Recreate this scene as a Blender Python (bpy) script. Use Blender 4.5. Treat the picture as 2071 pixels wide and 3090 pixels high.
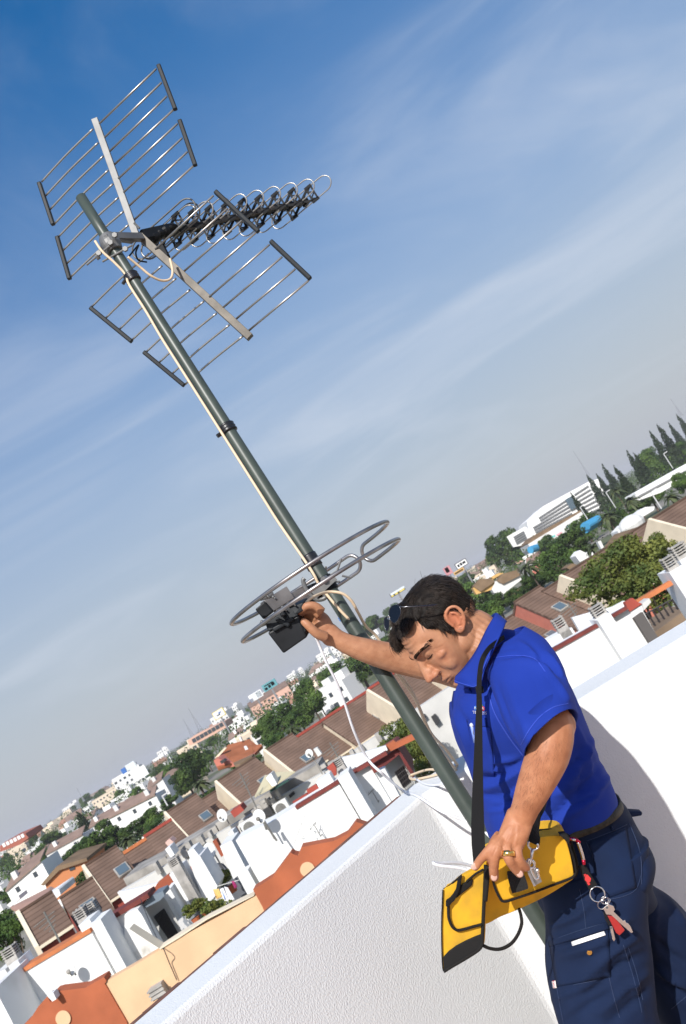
import bpy, bmesh, math, random
import numpy as np
from mathutils import Vector, Matrix, noise
random.seed(7); np.random.seed(7)
R_ = math.radians
sc = bpy.context.scene
for o in list(bpy.data.objects): bpy.data.objects.remove(o)

# ---------------------------------------------------------------- camera
F = 3000.0; CX, CY = 1035.5, 1545.0
ROLL = math.atan(.605); PITCH = math.atan(341/F)
cR, sR, cP, sP = math.cos(ROLL), math.sin(ROLL), math.cos(PITCH), math.sin(PITCH)
Rv = Vector((1,0,0)); Uv = Vector((0,-sP,cP)); Cv = Vector((0,cP,sP))
cd = bpy.data.cameras.new('camera'); cam = bpy.data.objects.new('camera', cd)
sc.collection.objects.link(cam); sc.camera = cam
cd.sensor_fit = 'VERTICAL'; cd.sensor_height = 24; cd.lens = 24*F/3090
cd.clip_start = .05; cd.clip_end = 8000
xc = Rv*cR - Uv*sR; yc = Rv*sR + Uv*cR; zc = -Cv
cam.matrix_world = Matrix(((xc.x,yc.x,zc.x,0),(xc.y,yc.y,zc.y,0),(xc.z,yc.z,zc.z,0),(0,0,0,1)))
cd.dof.use_dof = True; cd.dof.focus_distance = 2.25; cd.dof.aperture_fstop = 9

def at(px, py, Y):
    """world point seen at photo pixel (px,py) on the upright plane Y metres ahead"""
    dx, dy = px-CX, py-CY
    u = cR*dx - sR*dy; v = sR*dx + cR*dy
    r = Cv*F + Rv*u - Uv*v
    return r*(Y/r.y)
def proj(p):
    d = p.dot(Cv); u = p.dot(Rv)*F/d; v = -p.dot(Uv)*F/d
    return (CX + cR*u + sR*v, CY - sR*u + cR*v)

# ---------------------------------------------------------------- sky and sun
SUN_AZ, SUN_EL = R_(189.5), R_(38)
w = bpy.data.worlds.new('World'); sc.world = w; w.use_nodes = True
nt = w.node_tree; nt.nodes.clear()
def N(t, **k):
    n = nt.nodes.new(t)
    for a, b in k.items():
        if a.startswith('i_'): n.inputs[a[2:]].default_value = b
        else: setattr(n, a, b)
    return n
L = lambda a, b: nt.links.new(a, b)
sky = N('ShaderNodeTexSky', sky_type='NISHITA', sun_disc=False, sun_elevation=SUN_EL, sun_rotation=SUN_AZ,
        altitude=0, air_density=1.0, dust_density=1.5, ozone_density=2.5)
tc = N('ShaderNodeTexCoord'); sep = N('ShaderNodeSeparateXYZ'); L(tc.outputs['Generated'], sep.inputs[0])
# flatten directions on a high cloud layer: p = dir / (z+.12)
zz = N('ShaderNodeMath', operation='ADD'); zz.inputs[1].default_value = .10; L(sep.outputs['Z'], zz.inputs[0])
zm = N('ShaderNodeMath', operation='MAXIMUM'); zm.inputs[1].default_value = .03; L(zz.outputs[0], zm.inputs[0])
dv = N('ShaderNodeVectorMath', operation='DIVIDE'); L(tc.outputs['Generated'], dv.inputs[0])
cmb = N('ShaderNodeCombineXYZ'); [L(zm.outputs[0], cmb.inputs[i]) for i in range(3)]; L(cmb.outputs[0], dv.inputs[1])
mp = N('ShaderNodeMapping'); L(dv.outputs[0], mp.inputs[0]); mp.inputs['Rotation'].default_value = (0,0,R_(-14)); mp.inputs['Scale'].default_value = (.80,1.05,0); mp.inputs['Location'].default_value=(.35,.55,0)
n1 = N('ShaderNodeTexNoise', i_Scale=.85, i_Detail=8.0, i_Roughness=.52, i_Distortion=1.5); L(mp.outputs[0], n1.inputs['Vector'])
r1 = N('ShaderNodeValToRGB'); L(n1.outputs[0], r1.inputs[0])
r1.color_ramp.elements[0].position = .40; r1.color_ramp.elements[1].position = .80; r1.color_ramp.interpolation='EASE'
# haze toward the horizon
hz = N('ShaderNodeMapRange', interpolation_type='SMOOTHSTEP'); L(sep.outputs['Z'], hz.inputs[0])
hz.inputs[1].default_value = -.02; hz.inputs[2].default_value = .63; hz.inputs[3].default_value = .92; hz.inputs[4].default_value = .0
cloudc = N('ShaderNodeRGB'); cloudc.outputs[0].default_value = (5.4,5.8,6.5,1)
hazec = N('ShaderNodeRGB'); hazec.outputs[0].default_value = (3.75,3.95,4.4,1)
satn = N('ShaderNodeHueSaturation', i_Saturation=1.42, i_Value=1.10); L(sky.outputs[0], satn.inputs['Color'])
m2 = N('ShaderNodeMixRGB'); L(hz.outputs[0], m2.inputs[0]); L(satn.outputs[0], m2.inputs[1]); L(hazec.outputs[0], m2.inputs[2])
cf = N('ShaderNodeMath', operation='MULTIPLY'); L(r1.outputs[0], cf.inputs[0]); cf.inputs[1].default_value = .48
cfz = N('ShaderNodeMapRange'); L(sep.outputs['Z'], cfz.inputs[0]); cfz.inputs[1].default_value=.02; cfz.inputs[2].default_value=.2
cf2 = N('ShaderNodeMath', operation='MULTIPLY'); L(cf.outputs[0], cf2.inputs[0]); L(cfz.outputs[0], cf2.inputs[1])
m1 = N('ShaderNodeMixRGB'); L(cf2.outputs[0], m1.inputs[0]); L(m2.outputs[0], m1.inputs[1]); L(cloudc.outputs[0], m1.inputs[2])
bg = N('ShaderNodeBackground', i_Strength=.115); L(m1.outputs[0], bg.inputs[0])
wo = N('ShaderNodeOutputWorld'); L(bg.outputs[0], wo.inputs[0])

sd = bpy.data.lights.new('sun','SUN'); sd.energy = 4.3; sd.angle = R_(.5); sd.color = (1,.972,.93)
so = bpy.data.objects.new('sun', sd); sc.collection.objects.link(so)
sdir = Vector((math.sin(SUN_AZ)*math.cos(SUN_EL), math.cos(SUN_AZ)*math.cos(SUN_EL), math.sin(SUN_EL)))
so.rotation_euler = sdir.to_track_quat('Z','Y').to_euler()
sc.view_settings.view_transform = 'Standard'; sc.view_settings.look = 'None'
sc.view_settings.exposure = .20; sc.view_settings.gamma = 1
sc.cycles.volume_bounces = 0; sc.cycles.max_bounces = 8

# ---------------------------------------------------------------- materials
MATS = {}
def mat(name, col, rough=.7, metal=0, spec=.5, var=0, vscale=5, col2=None, bump=0, bscale=50, bdist=.002, sss=0, detail=4,
        wave=None, coords='Object', obvar=0, ramp=(.35,.65)):
    if name in MATS: return MATS[name]
    m = bpy.data.materials.new(name); m.use_nodes = True; t = m.node_tree; b = t.nodes['Principled BSDF']
    b.inputs['Roughness'].default_value = rough; b.inputs['Metallic'].default_value = metal
    b.inputs['Specular IOR Level'].default_value = spec
    c4 = (*col,1); b.inputs['Base Color'].default_value = c4
    tcn = t.nodes.new('ShaderNodeTexCoord'); co = tcn.outputs[coords]
    last = None
    if var or col2:
        n = t.nodes.new('ShaderNodeTexNoise'); n.inputs['Scale'].default_value = vscale; n.inputs['Detail'].default_value = detail
        t.links.new(co, n.inputs['Vector'])
        r = t.nodes.new('ShaderNodeValToRGB'); t.links.new(n.outputs[0], r.inputs[0])
        r.color_ramp.elements[0].position = ramp[0]; r.color_ramp.elements[1].position = ramp[1]
        a = col2 if col2 else tuple(max(0,c*(1-var)) for c in col); z = col if col2 else tuple(min(1,c*(1+var)) for c in col)
        r.color_ramp.elements[0].color = (*a,1); r.color_ramp.elements[1].color = (*z,1)
        last = r.outputs[0]
    if obvar:
        oi = t.nodes.new('ShaderNodeObjectInfo'); mr = t.nodes.new('ShaderNodeMapRange')
        t.links.new(oi.outputs['Random'], mr.inputs[0]); mr.inputs[3].default_value = 1-obvar; mr.inputs[4].default_value = 1+obvar
        h = t.nodes.new('ShaderNodeHueSaturation'); t.links.new(mr.outputs[0], h.inputs['Value'])
        if last: t.links.new(last, h.inputs['Color'])
        else: h.inputs['Color'].default_value = c4
        last = h.outputs[0]
    if last: t.links.new(last, b.inputs['Base Color'])
    nrm = None
    if wave:
        # wave = (axis, scale, dist, darken)
        wv = t.nodes.new('ShaderNodeTexWave'); wv.bands_direction = wave[0]; wv.inputs['Scale'].default_value = wave[1]
        wv.inputs['Distortion'].default_value = .3; t.links.new(co, wv.inputs['Vector'])
        bp = t.nodes.new('ShaderNodeBump'); bp.inputs['Distance'].default_value = wave[2]; t.links.new(wv.outputs[0], bp.inputs['Height'])
        nrm = bp.outputs[0]
    if bump:
        n = t.nodes.new('ShaderNodeTexNoise'); n.inputs['Scale'].default_value = bscale; n.inputs['Detail'].default_value = 3
        t.links.new(co, n.inputs['Vector'])
        bp = t.nodes.new('ShaderNodeBump'); bp.inputs['Strength'].default_value = bump; bp.inputs['Distance'].default_value = bdist
        t.links.new(n.outputs[0], bp.inputs['Height'])
        if nrm: t.links.new(nrm, bp.inputs['Normal'])
        nrm = bp.outputs[0]
    if nrm: t.links.new(nrm, b.inputs['Normal'])
    if sss:
        b.inputs['Subsurface Weight'].default_value = sss; b.inputs['Subsurface Radius'].default_value = (.008,.003,.0015)
        b.inputs['Subsurface Scale'].default_value = .6
    MATS[name] = m
    return m

# ---------------------------------------------------------------- mesh builder
ORG = {}
class MB:
    def __init__(s): s.v = []; s.f = []
    def add(s, vs, fs):
        b = len(s.v); s.v += [Vector(v) for v in vs]; s.f += [tuple(i+b for i in f) for f in fs]; return s
    def hexa(s, p):   # p: 8 points, bottom ring then top ring
        return s.add(p, [(3,2,1,0),(4,5,6,7),(0,1,5,4),(1,2,6,5),(2,3,7,6),(3,0,4,7)])
    def box(s, x0,y0,z0,x1,y1,z1, M=None):
        p = [Vector(q) for q in ((x0,y0,z0),(x1,y0,z0),(x1,y1,z0),(x0,y1,z0),(x0,y0,z1),(x1,y0,z1),(x1,y1,z1),(x0,y1,z1))]
        if M: p = [M @ q for q in p]
        return s.hexa(p)
    def beam(s, a, b, w, h, up=Vector((0,0,1))):
        a, b = Vector(a), Vector(b); d = (b-a).normalized(); x = d.cross(up)
        if x.length < 1e-4: x = d.cross(Vector((0,1,0)))
        x.normalize(); y = x.cross(d).normalized(); x *= w/2; y *= h/2
        return s.hexa([a-x-y, a+x-y, a+x+y, a-x+y, b-x-y, b+x-y, b+x+y, b-x+y])
    def prism(s, pts, off):
        n = len(pts); pts = [Vector(p) for p in pts]; off = Vector(off)
        return s.add(pts+[p+off for p in pts], [tuple(range(n))[::-1], tuple(range(n,2*n))]+[(i,(i+1)%n,n+(i+1)%n,n+i) for i in range(n)])
    def tube(s, pts, r, seg=8, closed=False, cap=True, flat=None):
        pts = [Vector(p) for p in pts]; n = len(pts); rr = r if hasattr(r,'__len__') else [r]*n
        vs = []; up = None
        for i, p in enumerate(pts):
            if closed: t = pts[(i+1)%n]-pts[i-1]
            else: t = pts[min(i+1,n-1)]-pts[max(i-1,0)]
            t.normalize()
            if up is None:
                up = Vector((0,0,1)) if abs(t.z) < .9 else Vector((1,0,0))
                if flat is not None: up = Vector(flat)
            x = t.cross(up)
            if x.length < 1e-5: x = t.orthogonal()
            x.normalize(); y = x.cross(t).normalized(); up = y
            q = rr[i]; qa, qb = (q if hasattr(q,'__len__') else (q,q))
            for k in range(seg):
                a = 2*math.pi*k/seg; vs.append(p + x*math.cos(a)*qa + y*math.sin(a)*qb)
        fs = []
        m = n if closed else n-1
        for i in range(m):
            for k in range(seg):
                j = (i+1) % n; fs.append((i*seg+k, i*seg+(k+1)%seg, j*seg+(k+1)%seg, j*seg+k))
        if cap and not closed: fs += [tuple(range(seg))[::-1], tuple((n-1)*seg+k for k in range(seg))]
        return s.add(vs, fs)
    def cyl(s, a, b, r, seg=16): return s.tube([a,b], r, seg)
    def ball(s, c, r, seg=12, rings=8, M=None):
        c = Vector(c); r = r if hasattr(r,'__len__') else (r,r,r); vs = []; fs = []
        for i in range(rings+1):
            th = math.pi*i/rings
            for k in range(seg):
                a = 2*math.pi*k/seg; q = Vector((r[0]*math.sin(th)*math.cos(a), r[1]*math.sin(th)*math.sin(a), r[2]*math.cos(th)))
                if M: q = M @ q
                vs.append(c+q)
        for i in range(rings):
            for k in range(seg): fs.append((i*seg+k,(i+1)*seg+k,(i+1)*seg+(k+1)%seg,i*seg+(k+1)%seg))
        return s.add(vs, fs)
    def loft(s, rings, cap=True, closed=False):
        n = len(rings); k = len(rings[0]); vs = [v for r in rings for v in r]; fs = []
        for i in range(n if closed else n-1):
            for j in range(k):
                a = (i+1)%n; fs.append((i*k+j, i*k+(j+1)%k, a*k+(j+1)%k, a*k+j))
        if cap and not closed: fs += [tuple(range(k))[::-1], tuple((n-1)*k+j for j in range(k))]
        return s.add(vs, fs)
    def build(s, name, m, parent=None, smooth=False, bevel=0, label=None, weld=False, sub=0, org=None, recalc=True):
        if parent is not None: o0 = ORG[parent.name]
        elif org is not None: o0 = Vector(org)
        else:
            a = np.array([tuple(v) for v in s.v]); mn, mx = a.min(0), a.max(0); o0 = Vector(((mn[0]+mx[0])/2,(mn[1]+mx[1])/2,mn[2]))
        me = bpy.data.meshes.new(name); me.from_pydata([tuple(v-o0) for v in s.v], [], s.f)
        if recalc:
            bm = bmesh.new(); bm.from_mesh(me)
            if weld: bmesh.ops.remove_doubles(bm, verts=bm.verts, dist=1e-5)
            bmesh.ops.recalc_face_normals(bm, faces=bm.faces); bm.to_mesh(me); bm.free()
        me.materials.append(m)
        if smooth: me.shade_smooth()
        ob = bpy.data.objects.new(name, me); sc.collection.objects.link(ob)
        if parent is not None: ob.parent = parent
        else: ob.location = o0
        ORG[ob.name] = o0
        if bevel:
            b = ob.modifiers.new('bevel','BEVEL'); b.width = bevel; b.segments = 2; b.limit_method = 'ANGLE'; b.angle_limit = R_(40)
            if smooth is False: pass
        if sub:
            q = ob.modifiers.new('sub','SUBSURF'); q.levels = sub; q.render_levels = sub
        if label: ob['label'] = label
        return ob

def build_split(mb, name, m, parent=None, **k):
    par=list(range(len(mb.v)))
    def fd(i):
        while par[i]!=i: par[i]=par[par[i]]; i=par[i]
        return i
    for f in mb.f:
        for i in f[1:]: par[fd(i)]=fd(f[0])
    groups={}
    for f in mb.f: groups.setdefault(fd(f[0]),[]).append(f)
    for g in groups.values():
        ids=sorted({i for f in g for i in f}); mp_={i:j for j,i in enumerate(ids)}; q=MB(); q.add([mb.v[i] for i in ids],[tuple(mp_[i] for i in f) for f in g]); r=q.build(name,m,parent,**k)
    return r
def tag(o, label, cat=None, group=None, kind=None):
    if label: o['label'] = label
    if cat: o['category'] = cat
    if group: o['group'] = group
    if kind: o['kind'] = kind
    return o
def thing(name, label, cat, loc, group=None):
    o = bpy.data.objects.new(name, None); sc.collection.objects.link(o); o.location = loc; o.empty_display_size = .1
    ORG[o.name] = Vector(loc)
    return tag(o, label, cat, group)
def spline(pts, n=8, closed=False):
    pts = [Vector(p) for p in pts]; out = []; m = len(pts)
    for i in range(m if closed else m-1):
        if closed: p0,p1,p2,p3 = pts[i-1],pts[i],pts[(i+1)%m],pts[(i+2)%m]
        else: p0,p1,p2,p3 = pts[max(i-1,0)],pts[i],pts[i+1],pts[min(i+2,m-1)]
        for k in range(n):
            t = k/n; out.append(.5*((2*p1)+(p2-p0)*t+(2*p0-5*p1+4*p2-p3)*t*t+(3*p1-p0-3*p2+p3)*t**3))
    if not closed: out.append(pts[-1])
    return out
def copy_tree(o, parent=None):
    c = o.copy(); sc.collection.objects.link(c)
    if parent is not None: c.parent = parent
    for ch in list(o.children): copy_tree(ch, c)
    return c
# ================================================================ own roof terrace
H = -.42                      # parapet top below eye
FLOOR = -1.65
plaster = mat('roughcast_white', (.70,.712,.705), .85, spec=.2, var=.02, vscale=3)
t = plaster.node_tree; b = t.nodes['Principled BSDF']
tcn = t.nodes.new('ShaderNodeTexCoord')
mpn = t.nodes.new('ShaderNodeMapping'); mpn.inputs['Scale'].default_value = (1,1,.8); t.links.new(tcn.outputs['Object'], mpn.inputs[0])
nz = t.nodes.new('ShaderNodeTexNoise'); nz.inputs['Scale'].default_value = 290; nz.inputs['Detail'].default_value = 2.5; nz.inputs['Roughness'].default_value=.5; t.links.new(mpn.outputs[0], nz.inputs['Vector'])
rp = t.nodes.new('ShaderNodeValToRGB'); rp.color_ramp.elements[0].position=.38; rp.color_ramp.elements[1].position=.72; t.links.new(nz.outputs[0], rp.inputs[0])
bp = t.nodes.new('ShaderNodeBump'); bp.inputs['Strength'].default_value = .55; bp.inputs['Distance'].default_value = .0013; t.links.new(rp.outputs[0], bp.inputs['Height']); t.links.new(bp.outputs[0], b.inputs['Normal'])
coping_m = mat('painted_coping', (.72,.72,.72), .75, spec=.3, var=.02, vscale=4, bump=.5, bscale=30, bdist=.004)
def onH(px, py, h=H):
    r = at(px,py,1.0); return r*(h/r.z)
oc = onH(1241,2371); ol = onH(400,3090); orr = onH(2071,1870)
ld = (ol-oc).normalized(); rd = Vector((1,0,0)); 
ol2 = oc + ld*4.0; or2 = oc + rd*4.5
T = .22
# inner edge: offset T to the inside (toward camera)
nl = Vector((-ld.y, ld.x,0)); nl = nl if nl.dot(-oc) > 0 else -nl
nr = Vector((0,-1,0))
# inner corner = intersection of the offset lines
def isect(p,d,q,e):
    den = d.x*e.y-d.y*e.x; t = ((q.x-p.x)*e.y-(q.y-p.y)*e.x)/den; return p+d*t
ic = onH(1277,2397)
il2 = ic + ld*4.0; ir2 = ic + rd*4.5
wall = thing('parapet_wall', 'white roughcast parapet wall bending round the corner of the roof terrace', 'wall', (oc.x,oc.y,FLOOR))
def zed(p,z): return Vector((p.x,p.y,z))
def subdiv_wall(name, a0,a1,b0,b1, m, bev):
    mb = MB(); mb.hexa([zed(a0,FLOOR-.1),zed(a1,FLOOR-.1),zed(b1,FLOOR-.1),zed(b0,FLOOR-.1),zed(a0,H-.005),zed(a1,H-.005),zed(b1,H-.005),zed(b0,H-.005)])
    return mb.build(name, m, wall, bevel=bev)
mb = MB()
ring = [oc, or2, ir2, ic, il2, ol2]
bot = [zed(p,FLOOR-3.5) for p in ring]; top = [zed(p,H) for p in ring]
# L-shaped body from two quads columns, welded
mb.add(bot+top, [(0,1,7,6),(1,2,8,7),(2,3,9,8),(3,4,10,9),(4,5,11,10),(5,0,6,11),(6,7,8,9),(6,9,10,11),(3,2,1,0),(5,4,3,0)])
mb.build('wall_body', plaster, wall, bevel=.012)
# brown tile edging just outside the left arm, slightly below the top
tile = mat('terracotta_edge', (.17,.075,.045), .7, var=.3, vscale=30)
mb = MB()
n = 40
for i in range(n):
    a = oc + ld*(.05+i*.1); bq = oc + ld*(.05+i*.1+.097); dz = random.uniform(-.002,.002); o_ = -nl*(.020+random.uniform(-.003,.004))
    mb.hexa([zed(a,H-.03+dz),zed(bq,H-.03+dz),zed(bq,H-.03+dz)+o_,zed(a,H-.03+dz)+o_, zed(a,H-.001+dz),zed(bq,H-.001+dz),zed(bq,H-.001+dz)+o_,zed(a,H-.001+dz)+o_])
mb.build('tile_edging', tile, wall)
# floor
fm = mat('terrace_floor_tiles', (.42,.25,.17), .8, var=.12, vscale=6, bump=.3, bscale=40)
mb = MB(); mb.add([(-4,-4,FLOOR),(6,-4,FLOOR),(6,oc.y-.02,FLOOR),(oc.x,oc.y-.02,FLOOR),(-4,oc.y-.02,FLOOR)],[(0,1,2,3,4)])
mb = MB(); fl = [zed(ic,FLOOR), zed(ir2,FLOOR), zed(ir2,FLOOR)+Vector((0,-6,0)), Vector((ic.x+ld.x*4-.0,-3.2,FLOOR)), zed(il2,FLOOR)]
mb.add(fl, [tuple(range(5))]); o = mb.build('terrace_floor', fm, org=(0,0,FLOOR)); tag(o,'terracotta floor of the roof terrace','floor',kind='structure')

# small plaster blob / nail on left wall and hook on corner face: little details of the wall
mb = MB()
for (px,py) in ((1146,2611),(1320,2470)):
    mb.ball(at(px,py,2.62 if px<1200 else 2.80), .006, 8, 6)
# ---------------------------------------------------------------- mast
green = mat('mast_paint_green', (.050,.064,.052), .40, metal=.0, spec=.5, var=.14, vscale=14, bump=.15, bscale=60, bdist=.0006)
tape_m = mat('black_tape', (.012,.012,.014), .35)
galv = mat('galvanised_steel', (.16,.16,.157), .5, metal=.35, var=.12, vscale=25)
alu = mat('aluminium_rod', (.42,.40,.37), .36, metal=.8, var=.08, vscale=20)
blackp = mat('black_plastic', (.010,.011,.013), .45, spec=.2, var=.3, vscale=20)
blueblack = mat('slate_plastic', (.013,.016,.019), .5, spec=.25, var=.15, vscale=30)
def mx(y): return 244 + .634*(y-594)
mT = at(mx(594),594,2.70); mB = at(mx(2820),2820,2.35)
def mast(y):   # point on mast axis seen at photo row y
    # intersect sight line with the axis
    a = at(mx(y),y,1.0); d = mB-mT; k = ((a.x*mT.y - a.y*mT.x)/(a.y*d.x-a.x*d.y)); return mT+d*k
mdir = (mT-mB).normalized()
mfoot = mB + mdir*((FLOOR-mB.z)/mdir.z)
MT = thing('antenna_mast', 'tall grey-green painted steel mast rising past the parapet corner', 'mast', mfoot)
tot = (mT-mfoot).length
def mrad(p): return .0152 + (.0200-.0152)*min(1,((mT-p).length/1.9))
pts = [mfoot+(mT-mfoot)*(i/24) for i in range(25)]
mb = MB()
def ringat(p,r,seg=24):
    x = mdir.cross(Vector((0,1,0))).normalized(); y = x.cross(mdir)
    return [p+x*r*math.cos(2*math.pi*k/seg)+y*r*math.sin(2*math.pi*k/seg) for k in range(seg)]
rings = [ringat(p, mrad(p)) for p in pts]+[ringat(mT-mdir*0.0, mrad(mT)-.002), ringat(mT-mdir*.03, mrad(mT)-.002)]
mb.loft(rings); mb.build('pole', green, MT, smooth=True)
mb = MB(); mb.box(mfoot.x-.06,mfoot.y-.06,FLOOR,mfoot.x+.06,mfoot.y+.06,FLOOR+.012); mb.build('base_plate', green, MT)
# bracket that ties the mast to the corner of the parapet
mb = MB(); q = mast(2700); mb.beam(q+Vector((0,.01,0)), Vector((q.x+.02, ic.y+.0, q.z)), .05,.006); mb.tube(spline([q+Vector((-.022,.0,0)),q+Vector((-.02,-.02,0)),q+Vector((0,-.026,0)),q+Vector((.02,-.02,0)),q+Vector((.022,0,0))],4),.004,6); mb.build('wall_bracket', green, MT)
def band(y, h, r_add, m=tape_m, rough_edge=True):
    p = mast(y); r = mrad(p)+r_add; mb = MB(); rs = []
    for k in range(9):
        s = (k/8-.5)*h; rs.append(ringat(p+mdir*s, r+(.0012*math.sin(k*2.1) if rough_edge else 0)))
    mb.loft(rs); return mb.build('tape_band', m, MT, smooth=True)
band(839,.026,.005); band(1294,.024,.005); band(1694,.036,.0025,rough_edge=False)
mb = MB(); p = mast(839); mb.tube([p+Vector((-.02,-.01,0)), p+Vector((-.03,-.012,-.006))],.005,6); p=mast(1298); mb.tube([p+Vector((-.02,-.01,0)),p+Vector((-.033,-.015,-.002))],.006,6); build_split(mb,'tape_end', tape_m, MT)

# ---------------------------------------------------------------- UHF antenna
def z1(x,y): return (80+x/1.568, 150+y/1.568)
YR = 2.82
def A1(x,y,Y): return at(*z1(x,y),Y)
UH = thing('television_antenna', 'uhf television antenna with two grid reflectors and wire loops on the mast top', 'antenna', A1(535,885,YR))
# spines
def sq(a,b,w,name,m=galv,h=None):
    mb = MB(); mb.beam(a,b,w,h or w, up=Vector((0,1,0))); return mb.build(name,m,UH,bevel=.001)
spT, spM, spB = A1(325,332,YR+.05), A1(520,878,YR), A1(1060,1362,YR-.03)
sq(spT,spM,.020,'reflector_spine'); sq(A1(540,885,YR),spB,.022,'reflector_spine',mat('tarnished_steel',(.13,.115,.095),.55,metal=.3,var=.25,vscale=20))
rr = .0032
def rods(att_r, end_r, att_l, end_l, Yc, dy, capr, capl):
    for (a,b) in zip(att_r,end_r):
        mb = MB(); mb.tube([A1(*a,Yc-.004),A1(*b,Yc-dy)],rr,8); mb.build('reflector_rod',alu,UH,smooth=True)
    for (a,b) in zip(att_l,end_l):
        mb = MB(); pa, pb = A1(*a,Yc+.004),A1(*b,Yc+dy); mid = (pa+pb)/2+Vector((-.0015,0,.003))
        mb.tube(spline([pa,mid,pb],6),rr,8); mb.build('reflector_rod',alu,UH,smooth=True)
    for (cc,s) in ((capr,-1),(capl,1)):
        a, b = A1(*cc[0],Yc+s*dy), A1(*cc[1],Yc+s*dy); mb = MB(); mb.beam(a,b,.013,.016,up=Vector((0,1,0))); mb.build('end_cap',blueblack,UH,bevel=.003)
rods([(345,350),(370,415),(390,485),(415,545)],[(615,90),(640,155),(665,220),(695,285)],[(315,375),(340,440),(365,503),(388,570)],[(72,625),(92,690),(113,755),(135,822)],YR+.035,.09,((625,72),(706,285)),((60,628),(127,830)))
rods([(435,610),(460,675),(485,740),(510,805)],[(715,350),(737,418),(762,483),(790,550)],[(410,635),(435,700),(460,765),(485,828)],[(152,885),(175,948),(193,1010),(210,1075)],YR+.01,.09,((725,333),(800,550)),((145,883),(205,1087)))
rods([(610,945),(675,1000),(735,1058),(800,1115)],[(885,690),(952,750),(1020,808),(1090,862)],[(580,965),(642,1022),(708,1082),(775,1136)],[(310,1215),(375,1270),(440,1323),(500,1373)],YR-.01,.09,((893,670),(1100,862)),((302,1220),(500,1382)))
rods([(865,1170),(925,1225),(985,1280),(1045,1335)],[(1150,922),(1210,980),(1272,1038),(1335,1093)],[(840,1190),(900,1247),(960,1302),(1025,1355)],[(567,1430),(628,1480),(690,1533),(752,1583)],YR-.025,.09,((1155,905),(1345,1085)),((555,1430),(748,1590)))
# boom
def B1(t):
    return at(450+491*t, 712-108*t, 2.86+.45*t)
b0, b1 = B1(-.02), B1(.97)
mb = MB(); mb.beam(b0,b1,.012,.014); mb.build('boom', mat('boom_rust',(.05,.04,.035),.6,var=.5,vscale=25), UH)
mb = MB()
for k in range(30):
    p = B1(.02+k*.032)+Vector((0,0,-.002)); mb.beam(p,p+(b1-b0)*.022+Vector((0,0,random.uniform(-.004,.004))),.026,.012+.006*(k%3))
mb.build('boom_sleeve', blackp, UH)
LD = (A1(615,90,YR-.055)-A1(345,350,YR+.03)).normalized()
VU = Vector((0,0,1))
def racetrack(c, hl, hh, n=10, u=None, v=None):
    u = u or LD; v = v or VU; out = []
    for k in range(n+1):
        a = -math.pi/2+math.pi*k/n; out.append(c+u*(hl-hh+hh*math.cos(a)*1.15)+v*hh*math.sin(a))
    for k in range(n+1):
        a = math.pi/2+math.pi*k/n; out.append(c+u*(-(hl-hh)+hh*math.cos(a)*1.15)+v*hh*math.sin(a))
    return out
for i in range(9):
    t = .935-.102*i; c = B1(t); hl = .125-.002*i; hh = .026
    dn = MB(); dn.tube(racetrack(c, hl, hh), .0022, 6, closed=True); d_ = dn.build('director_loop', alu, UH, smooth=True)
    mb = MB()
    for s in (-1,1):
        q = c+LD*s*.048
        a, bq = q+VU*hh, q-VU*hh
        e = LD*.010
        mb.beam(a-e,bq-e,.006,.005); mb.beam(a+e,bq+e,.006,.005)
        for k in range(4):
            p0 = a.lerp(bq,k/4); p1 = a.lerp(bq,(k+1)/4); sg = 1 if k%2 else -1
            mb.beam(p0-e*sg,p1+e*sg,.003,.004)
        for z in (a,bq): mb.beam(z-e*1.4,z+e*1.4,.008,.009); mb.beam(z, c+LD*s*.006+VU*(.004 if z is a else -.004), .006,.007)
    mb.build('loop_holder', blackp, d_)
# dipole with thicker hairpins close to the reflector
for (t,hl,dz) in ((.10,.125,.012),(.13,.115,.0)):
    mb = MB(); mb.tube(racetrack(B1(t)+VU*dz, hl, .030), .0028, 8, closed=True); mb.build('dipole_loop', galv, UH, smooth=True)
mb = MB(); c = B1(.0); u = (b1-b0).normalized(); 
for k in range(5):
    p = A1(575+28*k, 905-14*k, YR+.02+.012*k); mb.ball(p, (.022,.024,.014+.005*(k%2)), 10,8)
mb.beam(A1(545,885,YR),A1(700,850,YR+.08),.03,.032)
mb.beam(A1(640,930,YR+.03),A1(668,985,YR+.02),.016,.016)
mb.build('dipole_box', blackp, UH, smooth=False, bevel=.002)
# clamp
pc = mast(150+920/1.568)
mb = MB(); mb.loft([ringat(pc+mdir*s, mrad(pc)+.010+.004*math.cos(s*90)) for s in (-.028,-.018,-.008,.004,.016,.028)]); mb.build('mast_clamp', galv, UH, smooth=False, bevel=.001)
mb = MB(); mb.beam(pc+Vector((.0,-.012,.02)), A1(545,888,YR-.01), .018,.022); mb.beam(pc+Vector((.0,-.026,.012)), A1(500,905,YR-.05), .012,.014)
for (x,y) in ((420,880),(470,945),(400,915),(345,965)):
    p = A1(x,y,pc.y-.03); mb.cyl(p, p+Vector((0,-.008,0)), .0085, 6)
build_split(mb,'clamp_arm', galv, UH, bevel=.001)
mb = MB()
p = A1(410,915,pc.y-.03); mb.cyl(p, A1(285,1018,pc.y-.02), .003,8); mb.cyl(A1(360,1003,pc.y-.02),A1(500,925,pc.y-.03),.003,8); mb.cyl(A1(345,975,pc.y-.02),A1(330,985,pc.y-.02),.008,6)
mb.cyl(A1(510,820,YR-.02),A1(535,845,YR-.02),.004,6)
build_split(mb,'clamp_bolt', galv, UH)

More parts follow.
